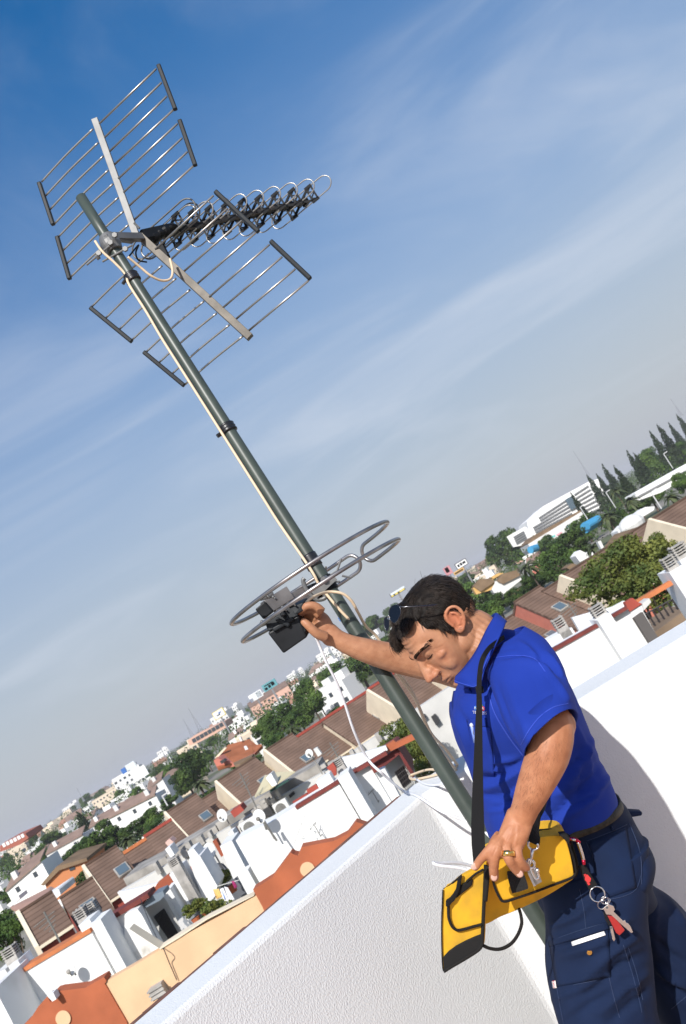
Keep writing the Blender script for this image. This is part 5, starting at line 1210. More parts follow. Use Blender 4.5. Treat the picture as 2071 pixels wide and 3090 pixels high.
# redder blotches + body colour lives in a vertex attribute (tan, stubble: these belong to the skin itself)
at_ = t.nodes.new('ShaderNodeAttribute'); at_.attribute_name = 'tint'
mxn = t.nodes.new('ShaderNodeMixRGB'); mxn.blend_type = 'MULTIPLY'; mxn.inputs[0].default_value = 1
src_ = b.inputs['Base Color'].links[0].from_socket; t.links.new(src_, mxn.inputs[1]); t.links.new(at_.outputs['Color'], mxn.inputs[2]); t.links.new(mxn.outputs[0], b.inputs['Base Color'])
hairm = mat('dark_hair', (.012,.009,.007), .6, spec=.12, var=.5, vscale=60)
shirtm = mat('blue_shirt', (.010,.034,.27), .88, spec=.25, var=.05, vscale=9, bump=.25, bscale=900, bdist=.0003)
shirtm.node_tree.nodes['Principled BSDF'].inputs['Sheen Weight'].default_value = .0
trm = mat('navy_trousers', (.0066,.0155,.047), .88, spec=.2, var=.12, vscale=10, bump=.3, bscale=700, bdist=.0004)
seamm = mat('navy_stitching', (.012,.027,.075), .8)
seamb = mat('blue_stitching', (.03,.07,.45), .8)
yelm = mat('yellow_fabric', (.72,.40,.022), .66, spec=.3, col2=(.48,.28,.03), vscale=16, ramp=(.28,.5), bump=.3, bscale=500, bdist=.0003, detail=6)
bind = mat('black_binding', (.014,.013,.012), .85, spec=.2, bump=.4, bscale=700, bdist=.0004)
webm = mat('black_webbing', (.010,.010,.011), .8, spec=.2, bump=.5, bscale=900, bdist=.0005)
chrome = mat('chrome', (.75,.75,.75), .15, metal=1); goldm = mat('gold', (.83,.56,.18), .2, metal=1)

def sec(Lp, Rp, Y, hd, n=48, e=2.2, dY=0, tilt=None):
    """closed cross-section between photo points Lp and Rp, half depth hd along the view"""
    a = at(*Lp, Y-dY/2); c_ = at(*Rp, Y+dY/2); m_ = (a+c_)/2; x = (c_-a)/2; y = Vector((0,1,0)); y -= x.normalized()*y.dot(x.normalized()); y = y.normalized()*hd; out = []
    if tilt is not None: y = y + tilt
    for k in range(n):
        t_ = 2*math.pi*k/n; cs, sn = math.cos(t_), math.sin(t_)
        out.append(m_ + x*math.copysign(abs(cs)**(2/e),cs) + y*math.copysign(abs(sn)**(2/e),sn))
    return out
def smooth_rings(rings, k=6):
    """Catmull-Rom between the given rings"""
    n = len(rings[0]); cols = [spline([r[j] for r in rings], k) for j in range(n)]
    return [[cols[j][i] for j in range(n)] for i in range(len(cols[0]))]
def evaluated(mb, voxel=None, smooth=0, sub=0, name='tmp'):
    me = bpy.data.meshes.new(name); me.from_pydata([tuple(v) for v in mb.v], [], mb.f)
    bm = bmesh.new(); bm.from_mesh(me); bmesh.ops.recalc_face_normals(bm, faces=bm.faces); bm.to_mesh(me); bm.free()
    ob = bpy.data.objects.new(name, me); sc.collection.objects.link(ob)
    if voxel: r = ob.modifiers.new('r','REMESH'); r.mode = 'VOXEL'; r.voxel_size = voxel; r.use_smooth_shade = True
    if smooth: s_ = ob.modifiers.new('s','SMOOTH'); s_.factor = .5; s_.iterations = smooth
    dg = bpy.context.evaluated_depsgraph_get(); m2 = bpy.data.meshes.new_from_object(ob.evaluated_get(dg)); bpy.data.objects.remove(ob)
    return m2
def vco(me):
    a = np.empty(len(me.vertices)*3); me.vertices.foreach_get('co', a); return a.reshape(-1,3)
def vno(me):
    a = np.empty(len(me.vertices)*3); me.vertices.foreach_get('normal', a); return a.reshape(-1,3)
def setco(me, a): me.vertices.foreach_set('co', a.reshape(-1)); me.update()
def npproj(P):
    d = P@np.array(Cv); u = P@np.array(Rv)*F/d; v = -(P@np.array(Uv))*F/d
    return np.stack([CX+cR*u+sR*v, CY-sR*u+cR*v],1)
def segdist(p, pts):
    best = np.full(len(p), 1e9); sgn = None
    for a,b_ in zip(pts[:-1],pts[1:]):
        a=np.array(a,float); b_=np.array(b_,float); d=b_-a; t_=np.clip(((p-a)@d)/(d@d),0,1); q=a+t_[:,None]*d; r=np.linalg.norm(p-q,axis=1); best=np.minimum(best,r)
    return best
def folds(me, strokes, noise_amp=.0, nscale=8, towards=True, seed=0):
    if seed in (3,5): strokes=[(p_,w_,a_*1.5) for p_,w_,a_ in strokes]
    P=vco(me); Nn=vno(me); q=npproj(P); front=np.clip(-(Nn@np.array(Cv))*1.5+.4,0,1); disp=np.zeros(len(P))
    for pts,wd,amp in strokes:
        d=segdist(q,pts); s_=np.exp(-(d/wd)**2)
        pa=np.array(pts[0],float); pb=np.array(pts[-1],float); L_=np.linalg.norm(pb-pa); t_=np.clip(((q-pa)@(pb-pa))/(L_*L_),-.2,1.2); s_*=np.clip(1.35-abs(t_-.5)*1.7,0,1)
        disp+=amp*s_*front
    if noise_amp:
        for i in range(len(P)):
            v=Vector(P[i])*nscale+Vector((seed,seed*2,0)); disp[i]+=noise_amp*(noise.noise(v)+.5*noise.noise(v*2.3))
    setco(me, P+Nn*disp[:,None])
def link(name, me, m, parent, label=None):
    o0=ORG[parent.name]; a=vco(me)-np.array(o0); setco(me,a); me.materials.clear(); me.materials.append(m); me.shade_smooth()
    ob=bpy.data.objects.new(name, me); sc.collection.objects.link(ob); ob.parent=parent; ORG[ob.name]=o0
    if label: ob['label']=label
    return ob
def bvh_of(me): 
    return BVHTree.FromPolygons([v.co.copy() for v in me.vertices],[tuple(p.vertices) for p in me.polygons])
def hit(bv, px, py, off=.001, default=2.0):
    d = at(px,py,1.0).normalized(); r = bv.ray_cast(Vector((0,0,0)), d)
    if r[0] is None: return at(px,py,default)
    return r[0] - d*off

# ---- head frame
def idir(dx,dy): return (Rv*(cR*dx-sR*dy) - Uv*(sR*dx+cR*dy)).normalized()
yawh = R_(17)
fp, up_h = idir(-.56,.83), idir(-.83,-.56)
fh = (fp*math.cos(yawh) - Cv*math.sin(yawh)).normalized(); up_h = (up_h - fh*up_h.dot(fh)).normalized(); sh = up_h.cross(fh).normalized()
if sh.y > 0: sh = -sh
Oh = at(1348,1904,2.22)
def HL(x,y,z): return Oh + sh*x + fh*y + up_h*z
Mh = Matrix(((sh.x,fh.x,up_h.x),(sh.y,fh.y,up_h.y),(sh.z,fh.z,up_h.z)))
def hball(mb,c,r): mb.ball(HL(*c), r, 20, 14, Mh)
def htube(mb,pts,r,seg=10): mb.tube(spline([HL(*p) for p in pts],6), [r]*1000 if False else r, seg)

body = MB()
hball(body,(0,-.012,.040),(.071,.085,.070)); hball(body,(0,-.032,.008),(.064,.062,.056))
rings=[]
for z,cy,rx,ry in ((.075,.018,.050,.044),(.050,.030,.0610,.0545),(.020,.033,.0640,.0530),(-.012,.036,.0630,.0510),(-.042,.040,.0570,.0480),(-.070,.045,.0470,.0425),(-.092,.054,.0330,.0320),(-.106,.062,.0180,.0200)):
    rings.append([HL(rx*math.cos(a),cy+ry*math.sin(a)*(1 if math.sin(a)>0 else 1.1),z-.010*max(0,-math.sin(a))*(z<-.03)) for a in np.linspace(0,2*math.pi,33)[:-1]])
body.loft(smooth_rings(rings,3))
for s in (-1,1):
    hball(body,(s*.047,.004,-.045),(.014,.030,.030)); hball(body,(s*.041,.054,-.010),(.020,.019,.016)); hball(body,(s*.034,.056,-.040),(.020,.022,.030))
    body.tube(spline([HL(s*.052,.060,.024),HL(s*.040,.076,.033),HL(s*.022,.086,.031),HL(s*.006,.087,.028)],5),.0075,10)
    hball(body,(s*.0315,.0670,.0150),(.0135,.0130,.0120))
    hball(body,(s*.0115,.0965,-.0320),(.0095,.0110,.0085)); hball(body,(s*.0070,.0960,-.0180),(.0080,.0100,.0140))
hball(body,(0,.054,.052),(.046,.028,.030))
body.tube([HL(0,.083,.030),HL(0,.092,.012),HL(0,.102,-.008),HL(0,.107,-.024)],[.0085,.0085,.0098,.0125],12)
hball(body,(0,.1085,-.0270),(.0120,.0120,.0112))
hball(body,(0,.070,-.058),(.030,.024,.024))
body.tube(spline([HL(-.024,.082,-.0630),HL(-.010,.0935,-.0590),HL(0,.0955,-.0600),HL(.010,.0935,-.0590),HL(.024,.082,-.0630)],4),.0048,8)
body.tube(spline([HL(-.022,.080,-.0685),HL(0,.0930,-.0720),HL(.022,.080,-.0685)],6),.0056,8)
hball(body,(0,.079,-.095),(.020,.015,.015))
# ears
for s in (-1,1):
    c25,s25=math.cos(R_(24)),math.sin(R_(24))
    def E(y,z,x=0): yy=(y*c25 - z*s25)*.86; zz=(y*s25+z*c25)*.86; return HL(s*(.0690+x+max(0,-yy+.012)*.42), yy-.006, zz+.004)
    pts=[E(.010,.002),E(.013,.018),E(.008,.033),E(-.006,.040),E(-.020,.033),E(-.026,.015),E(-.023,-.006),E(-.014,-.022),E(-.005,-.029),E(.003,-.022),E(.006,-.010)]
    body.tube(spline(pts,5),.0040,10)
    body.tube(spline([E(-.002,.028,-.001),E(-.013,.020,-.001),E(-.015,.004,-.001),E(-.009,-.010,-.001)],5),.0032,8)
    body.ball(E(-.004,-.024),(.0045,.0080,.0080),12,8,Mh)
    body.ball(E(-.007,.013,-.0090),(.0055,.0165,.0300),14,10,Mh)
    body.ball(E(.009,-.002,.001),(.0040,.0040,.0055),8,6,Mh)
# neck and torso core
body.tube(spline([HL(0,-.012,-.020),HL(0,-.030,-.070),at(1468,1975,2.22),at(1510,2070,2.21)],5),[.055]*6+[.057]*5+[.048]*5,20)
core=[sec((1450,2060),(1540,2000),2.21,.05),sec((1430,2130),(1620,2040),2.2,.11),sec((1420,2200),(1690,2120),2.19,.15),sec((1450,2330),(1760,2260),2.19,.13),sec((1500,2450),(1800,2400),2.19,.13),sec((1600,2600),(1890,2500),2.19,.13),sec((1690,2700),(1930,2640),2.19,.13)]
body.loft(smooth_rings(core,3))
# right arm (far) reaching to the antenna
YH = YB+.028
def limb(mb, pts, k=5, seg=18):
    P=spline([p for p,_ in pts],k); rr_=[]
    for i in range(len(pts)-1):
        for j in range(k): rr_.append(pts[i][1]+(pts[i+1][1]-pts[i][1])*j/k)
    rr_.append(pts[-1][1]); mb.tube(P, rr_, seg)
limb(body,[(at(1540,2050,2.30),.060),(at(1480,2036,2.35),.052),(at(1400,2026,2.40),.045),(at(1325,2012,2.43),.0385),(at(1262,2001,2.43),.0370),(at(1190,1985,2.42),.0355),(at(1120,1967,2.40),.0305),(at(1060,1948,2.39),.0250),(at(1020,1928,2.385),.0220),(at(992,1906,2.385),.0230)],5)
def ZF(x,y,Y): return at(680+x/2.904,1540+y/2.904,Y)
body.loft(smooth_rings([ sec((1032,1906),(1008,1950),2.385,.018,24), sec((1010,1888),(985,1948),2.385,.021,24), sec((992,1858),(965,1928),2.385,.022,24), sec((968,1840),(950,1915),2.388,.022,24), sec((948,1834),(932,1900),2.392,.018,24), sec((932,1828),(918,1880),2.394,.015,24)],4))
def finger(mb, pts, r0, r1, seg=12):
    n=len(pts); limb(mb,[(p,r0+(r1-r0)*i/(n-1)) for i,p in enumerate(pts)],4,seg); mb.ball(pts[-1],r1*1.0,10,8)
body.ball(ZF(775,905,2.402),(.018,.010,.019),14,10)
finger(body,[ZF(850,890,YH-.012),ZF(790,840,YH-.020),ZF(720,838,YH-.024),ZF(672,872,YH-.018),ZF(640,900,YH-.010)],.0112,.0080)
finger(body,[ZF(830,920,YH),ZF(770,880,YH-.002),ZF(700,880,YH+.002),ZF(650,915,YH+.004),ZF(630,935,YH+.004)],.0108,.0078)
finger(body,[ZF(810,950,YH+.012),ZF(750,920,YH+.018),ZF(690,915,YH+.022),ZF(650,945,YH+.022)],.0105,.0076)
finger(body,[ZF(800,990,YH+.020),ZF(750,960,YH+.030),ZF(700,955,YH+.034),ZF(672,975,YH+.034)],.0092,.0068)
finger(body,[ZF(880,1110,YH-.008),ZF(800,1075,YH-.022),ZF(735,1015,YH-.028),ZF(690,975,YH-.026)],.0135,.0090)
# left arm (near)
limb(body,[(at(1560,2030,2.14),.046),(at(1595,2070,2.02),.040),(at(1632,2125,1.90),.037),(at(1662,2182,1.820),.0385),(at(1664,2225,1.805),.0395),(at(1652,2280,1.80),.0385),(at(1630,2335,1.805),.0350),(at(1606,2390,1.81),.0300),(at(1587,2435,1.82),.0250),(at(1573,2472,1.825),.0228)],6,22)
body.ball(at(1690,2188,1.815),.0285,14,10)
hn=24
palm=[sec((1533,2440),(1618,2462),1.828,.0185,hn), sec((1519,2476),(1609,2487),1.822,.0190,hn), sec((1505,2512),(1600,2515),1.815,.0190,hn), sec((1494,2540),(1588,2545),1.812,.0165,hn), sec((1490,2560),(1575,2572),1.816,.0110,hn)]
body.loft(smooth_rings(palm,4))
finger(body,[ZH(880,200,1.812),ZH(815,285,1.800),ZH(725,385,1.800),ZH(655,465,1.806),ZH(608,535,1.812)],.0100,.0070)
finger(body,[ZH(925,225,1.808),ZH(872,310,1.795),ZH(835,430,1.792),ZH(825,560,1.802),ZH(832,655,1.812)],.0110,.0082)
finger(body,[ZH(1010,240,1.808),ZH(990,330,1.795),ZH(1000,430,1.790),ZH(1060,530,1.800),ZH(1130,612,1.812)],.0108,.0078)
finger(body,[ZH(1110,250,1.812),ZH(1105,340,1.800),ZH(1125,430,1.797),ZH(1175,500,1.806),ZH(1215,545,1.814)],.0095,.0068)
finger(body,[ZH(900,170,1.835),ZH(830,260,1.850),ZH(800,370,1.870),ZH(790,460,1.880)],.0115,.0085)
for (x,y) in ((835,262),(893,262),(985,285),(1092,300)): body.ball(ZH(x,y,1.806),.0108,10,8)
# legs core and feet
def legpts(L): return [(at(x,y,Y),r) for x,y,Y,r in L]
limb(body,legpts([(1790,2620,2.14,.06),(1800,2800,2.12,.06),(1840,3085,2.10,.062),(1910,3330,2.10,.050),(2035,3560,2.13,.045),(2180,3890,2.16,.035)]))
limb(body,legpts([(1850,2640,2.26,.06),(1960,2830,2.28,.055),(2080,3040,2.30,.05),(2250,3330,2.32,.048),(2420,3720,2.33,.035)]))
bm_me = evaluated(body, voxel=.0026, smooth=3)
# ---- sculpting brushes in the head frame
P = vco(bm_me); Nn = vno(bm_me); rel = P-np.array(Oh); B3 = np.array([list(sh),list(fh),list(up_h)]).T
Lc = rel@B3    # local x,y,z
head = (np.linalg.norm(Lc-np.array([0,.01,0]),axis=1)<.17)
D_ = np.zeros_like(P)
def brush(c, r, vec, nm=False):
    w_=np.exp(-np.sum(((Lc-np.array(c))/np.array(r if hasattr(r,'__len__') else (r,r,r)))**2,axis=1)); w_[w_<.01]=0
    if nm: D_[:]+=Nn*(w_*vec)[:,None]
    else: D_[:]+= (w_[:,None]*np.array(vec))@B3.T
for s in (-1,1):
    brush((s*.0315,.084,.0270),(.016,.012,.0050),-.0028,True)      # crease between lid and brow
    brush((s*.0165,.082,.0160),(.006,.012,.0080),-.0050,True)      # inner corner
    brush((s*.0330,.080,.0035),(.015,.010,.0035),-.0022,True)      # under-lid line
    brush((s*.033,.085,.0080),(.014,.010,.0022),-.0018,True)
    brush((s*.052,.050,.0100),(.008,.020,.0200),-.0020,True)       # temple hollow
    brush((s*.0265,.086,-.040),(.0045,.012,.0160),-.0026,True)     # nasolabial fold
    brush((s*.0330,.078,-.056),(.0045,.012,.0120),-.0020,True)
    brush((s*.0065,.1080,-.0400),(.0035,.0050,.0030),-.0010,True)
    brush((s*.0205,.099,-.0300),(.0028,.010,.0080),-.0007,True)    # wing groove
    brush((s*.048,.040,-.032),(.012,.020,.0220),-.0015,True)       # cheek hollow
brush((0,.100,-.0660),(.0230,.012,.0016),-.0030,True)              # mouth line
brush((0,.094,-.0810),(.0160,.012,.0050),-.0025,True)
brush((0,.104,-.0480),(.0035,.012,.0060),-.0010,True)
brush((0,.090,.0370),(.0025,.010,.0060),-.0016,True)               # frown line
for s in (-1,1): brush((s*.006,.090,.0360),(.0016,.010,.0070),-.0014,True)
fm_ = np.exp(-((Lc[:,0])/.045)**2)*np.clip((Lc[:,1]-.055)/.02,0,1)*np.clip((Lc[:,2]-.040)/.006,0,1)*np.clip((.090-Lc[:,2])/.01,0,1)
D_ += Nn*(fm_*.0013*np.sin(Lc[:,2]*2*math.pi/.0105+Lc[:,0]*18+np.sin(Lc[:,0]*70)))[:,None]
cf_ = np.exp(-((np.abs(Lc[:,0])-.050)/.012)**2-((Lc[:,1]-.055)/.014)**2-((Lc[:,2]-.006)/.016)**2)
D_ += Nn*(cf_*.0011*np.sin(np.arctan2(Lc[:,2]-.012,-(Lc[:,1]-.066))*14))[:,None]
nk = np.exp(-((Lc[:,1]+.012)/.045)**2)*np.clip((-.028-Lc[:,2])/.01,0,1)*np.clip((Lc[:,2]+.14)/.02,0,1)*(np.abs(Lc[:,0])>.02)
D_ += Nn*(nk*.0008*np.sin(Lc[:,1]*2*math.pi/.013+Lc[:,2]*30))[:,None]
D_[~head]=0
P = P+D_
zz_=Lc[:,2]; zo=np.where(zz_<0,-zz_*.17,0)*np.clip((zz_+.20)/.10,0,1)*np.clip((.19-np.linalg.norm(Lc,axis=1))/.04,0,1)
P = P+zo[:,None]*np.array(up_h)
# knuckle creases and tendons on the near hand
q=npproj(P)
def px_zh(x,y): return (1280+x/3.92,2480+y/3.92)
nearh=(P[:,1]<1.88)&(q[:,1]>2440)&(q[:,0]<1640)
for pts,wd,amp in (((px_zh(1000,60),px_zh(880,240)),3.2,.0011),((px_zh(1050,60),px_zh(975,260)),3.2,.0012),((px_zh(1110,60),px_zh(1080,280)),3.2,.0010),((px_zh(930,120),px_zh(860,230)),3,-.0008),((px_zh(1020,130),px_zh(930,250)),3,-.0010),((px_zh(1090,140),px_zh(1035,300)),3.5,-.0014),
    ((px_zh(690,350),px_zh(740,400)),1.6,-.0007),((px_zh(790,420),px_zh(890,430)),1.6,-.0007),((px_zh(785,560),px_zh(880,560)),1.4,-.0006),((px_zh(950,470),px_zh(1060,440)),1.5,-.0007),((px_zh(1010,545),px_zh(1080,500)),1.4,-.0006),((px_zh(1090,440),px_zh(1180,410)),1.4,-.0006),((px_zh(930,290),px_zh(945,350)),2.5,-.0020),((px_zh(1050,320),px_zh(1060,400)),2.5,-.0020),((px_zh(840,290),px_zh(800,380)),2.5,-.0015)):
    d=segdist(q,[pts[0],pts[1]]); P+=Nn*((np.exp(-(d/wd)**2)*amp*nearh)[:,None])
setco(bm_me,P)
# skin tint attribute: stubble, redder nose, ears, forearm; paler inner arm
Lc=(P-np.array(Oh))@B3; tint=np.ones((len(P),4))
def tn(w_,c_): 
    global tint
    tint[:,:3]*= (1-w_[:,None])+w_[:,None]*np.array(c_)
g=lambda c,r: np.exp(-np.sum(((Lc-np.array(c))/np.array(r))**2,axis=1))
tn(np.clip(g((0,.10,-.028),(.016,.02,.016)),0,1)*.8,(1.15,.72,.70))
for s in (-1,1):
    tn(g((s*.078,-.012,.01),(.012,.03,.035))*.7,(1.15,.70,.62)); tn(g((s*.045,.06,-.012),(.02,.02,.016))*.5,(1.1,.8,.75)); tn(g((s*.0315,.082,.012),(.015,.01,.011))*.5,(.80,.68,.66))
stub=np.clip(g((0,.088,-.050),(.026,.03,.011))+g((0,.080,-.095),(.04,.05,.022))+.7*g((.04,.04,-.075),(.02,.04,.03))+.7*g((-.04,.04,-.075),(.02,.04,.03)),0,1); tn(stub*.75,(.55,.56,.60))
tn(g((0,.094,-.066),(.020,.012,.0055))*.7,(1.0,.62,.62))
q=npproj(P); arm_near=np.clip((1.95-P[:,1])/.05,0,1)*(np.linalg.norm(Lc,axis=1)>.2); tn(arm_near*.6,(1.04,.88,.78))
ca=bm_me.color_attributes.new('tint','FLOAT_COLOR','POINT'); ca.data.foreach_set('color',tint.reshape(-1).astype(np.float32))

man = thing('person','man in a blue short-sleeved shirt and navy work trousers, bent over, one arm raised','person',(at(1840,2700,2.2).x,2.2,FLOOR))
skin_bvh = bvh_of(bm_me)
bo = link('body', bm_me, skin, man)
# eyebrows, lashes
def strands(mb, roots, dirs, ln, r, seg=3, npt=4, curl=.0, droop=None):
    for p,d,l in zip(roots,dirs,ln):
        pts=[]; q_=p.copy(); dd=d.copy()
        for k in range(npt):
            pts.append(q_.copy()); q_=q_+dd*(l/(npt-1)); 
            if droop is not None: dd=(dd+droop*.25).normalized()
        mb.tube(pts,[r*(1-.75*k/(npt-1)) for k in range(npt)],seg,cap=False)
mb=MB(); rnd3=random.Random(3)
for s in (-1,1):
    for k in range(300):
        t_=rnd3.random(); x=s*(.009+.049*t_); z=.0285+.007*math.sin(t_*2.2)-.006*t_**2+rnd3.uniform(-.0034,.0034); y=.0930-.012*t_-.018*t_*t_
        p0=HL(x,y+.012,z); r_=skin_bvh.ray_cast(p0,-fh); p0=(r_[0] if r_[0] else HL(x,y,z))+fh*.0006
        strands(mb,[p0],[(sh*s*.5+up_h*(.12-.45*t_)-fh*(.15+.6*t_)).normalized()],[.009],.00042)
mb.build('eyebrow',hairm,bo)
mb=MB()
for s in (-1,1):
    pts=[]
    for k in range(9):
        x=s*(.0200+.0245*k/8); p0=HL(x,.12,.0078-.0022*math.sin(math.pi*k/8)); r_=skin_bvh.ray_cast(p0,-fh); pts.append((r_[0] if r_[0] else HL(x,.08,.008))+fh*.0005)
    mb.tube(pts,[.0004+.0007*math.sin(math.pi*k/8) for k in range(9)],6)
    for k in range(1,8): strands(mb,[pts[k]],[(fh*.8-up_h*.8+sh*s*.15*(k-3)).normalized()],[.006],.0003)
mb.build('eyelashes',hairm,bo)
mb=MB(); rsa=np.random.RandomState(3)
for k in range(500):
    far_=k%3==0
    if far_: px_,py_=1040+rsa.rand()*220,0; py_=1935+(px_-1040)*.27+rsa.uniform(-34,34); dr=idir(-.6,.5)
    else: t_=rsa.rand(); px_=1660-80*t_+rsa.uniform(-50,55)*(1-.4*t_); py_=2230+210*t_; dr=idir(-.3,.9)
    h_=skin_bvh.ray_cast(Vector((0,0,0)),at(px_,py_,1.0).normalized())
    if h_[0] is None or (far_ and h_[0].y<2.25) or (not far_ and h_[0].y>1.9): continue
    d1=(dr+h_[1]*.45+Vector(rsa.normal(size=3)*.25)).normalized(); mb.tube([h_[0],h_[0]+d1*.004,h_[0]+(d1-h_[1]*.2)*.008],[.00008,.00007,.00003],3,cap=False)
mb.build('arm_hair',mat('arm_hair',(.12,.06,.035),.6),bo,recalc=False)
# fingernails
nailm=mat('fingernail',(.62,.38,.30),.3,spec=.6)
for (x,y,dx,dy,Y) in ((598,528,-48,70,1.8),(830,655,6,95,1.8),(1133,615,60,75,1.8)):
    mb=MB(); c_=hit(skin_bvh,1280+x/3.92,2480+y/3.92,.0003,1.81); l_=idir(dx,dy); sd_=idir(dy,-dx); M_=Matrix(((sd_.x,l_.x,-Cv.x),(sd_.y,l_.y,-Cv.y),(sd_.z,l_.z,-Cv.z)))
    mb.ball(c_,(.0058,.0068,.0011),12,6,M_); mb.build('fingernail',nailm,bo,smooth=True)
# ---- hair
mb=MB()
hball(mb,(0,-.020,.046),(.0750,.0850,.0715)); hball(mb,(0,-.044,.014),(.0640,.0510,.0480)); hball(mb,(.0,.030,.086),(.050,.042,.024))
for s in (-1,1):
    hball(mb,(s*.0585,.010,.052),(.0130,.028,.024)); hball(mb,(s*.0655,.010,.022),(.0065,.010,.024))
hball(mb,(0,.022,.086),(.050,.044,.036)); hball(mb,(.028,.044,.088),(.026,.024,.014)); hball(mb,(-.026,.052,.086),(.030,.028,.018)); hball(mb,(-.046,.066,.072),(.015,.016,.018))
hm=evaluated(mb,voxel=.003,smooth=4); Pq=vco(hm); Nq=vno(hm)
for i in range(len(Pq)):
    l_=Vector(((Pq[i]-np.array(Oh))@B3)); v=Vector((l_.x*45,l_.y*22,l_.z*60)); Pq[i]+=Nq[i]*.0028*(noise.noise(v)+.5*noise.noise(v*2.5))
setco(hm,Pq)
hb_=bvh_of(hm); Lh=(Pq-np.array(Oh))@B3; rs=np.random.RandomState(8)
mb=MB(); idx=rs.choice(len(Pq),8200)
for i in idx:
    l_=Lh[i]
    if l_[2]<.0 and l_[1]>-.02 and abs(l_[0])<.055: continue
    n_=Vector(Nq[i]); 
    # combing direction: forward and down at the front/side, back and down behind
    f_=(.9 if l_[1]>-.03 else -.3); d0=fh*f_ + up_h*(-.55 if l_[2]<.10 else -.1) + sh*(.35*np.sign(l_[0])*(l_[2]>.07)) + Vector(rs.normal(size=3)*.22)
    if l_[1]<-.05: d0=fh*(-.45)-up_h*.9+Vector(rs.normal(size=3)*.2)
    if abs(l_[0])>.055 and l_[1]<.035: d0=-up_h*.8+fh*(-.25)+Vector(rs.normal(size=3)*.2)
    d0=(d0-n_*d0.dot(n_)).normalized()
    ln=rs.uniform(.014,.028); p0=Vector(Pq[i])-n_*.002; pts=[]; d1=(d0+n_*rs.uniform(.02,.34)).normalized()
    for k in range(5):
        pts.append(p0.copy()); p0=p0+d1*(ln/4); d1=(d1-n_*.10+d0*.05).normalized()
    mb.tube(pts,[.00058*(1-.8*k/4) for k in range(5)],3,cap=False)
# loose fringe hanging over the far side of the forehead, nape and sideburn
for k in range(420):
    a=rs.rand(); x=-.060+.050*a; base=HL(x+rs.normal()*.004,.066+.012*rs.rand(),.080+.012*rs.rand()); d1=(fh*.75-up_h*(.75)+sh*(-.15)+Vector(rs.normal(size=3)*.13)).normalized(); ln=rs.uniform(.020,.038)*(1.15-a*.6); pts=[]
    for j in range(6): pts.append(base.copy()); base=base+d1*(ln/5); d1=(d1-up_h*.16-fh*.10).normalized()
    mb.tube(pts,[.00062*(1-.8*j/5) for j in range(6)],3,cap=False)
for k in range(150):
    a=rs.rand(); base=HL(.0690+rs.normal()*.0012,.002+.022*rs.rand(),.020+.03*rs.rand()); d1=(-up_h*.8+fh*.25+Vector(rs.normal(size=3)*.12)).normalized(); ln=rs.uniform(.012,.022); pts=[]
    for j in range(4): pts.append(base.copy()); base=base+d1*(ln/3)
    mb.tube(pts,[.0007*(1-.8*j/3) for j in range(4)],3,cap=False)
for k in range(60):   # flyaway hairs on the crown
    i=rs.randint(len(Pq)); 
    if Lh[i][2]<.06: continue
    n_=Vector(Nq[i]); base=Vector(Pq[i]); d1=(n_*.7-fh*.2+Vector(rs.normal(size=3)*.5)).normalized(); pts=[]
    for j in range(5): pts.append(base.copy()); base=base+d1*.005; d1=(d1-n_*.25).normalized()
    mb.tube(pts,[.0003]*5,3,cap=False)
ho=link('hair',hm,hairm,man)
mb.build('hair_locks',mat('hair_strands',(.030,.020,.014),.42,spec=.45,var=.5,vscale=40),man and ho,smooth=True,recalc=False)

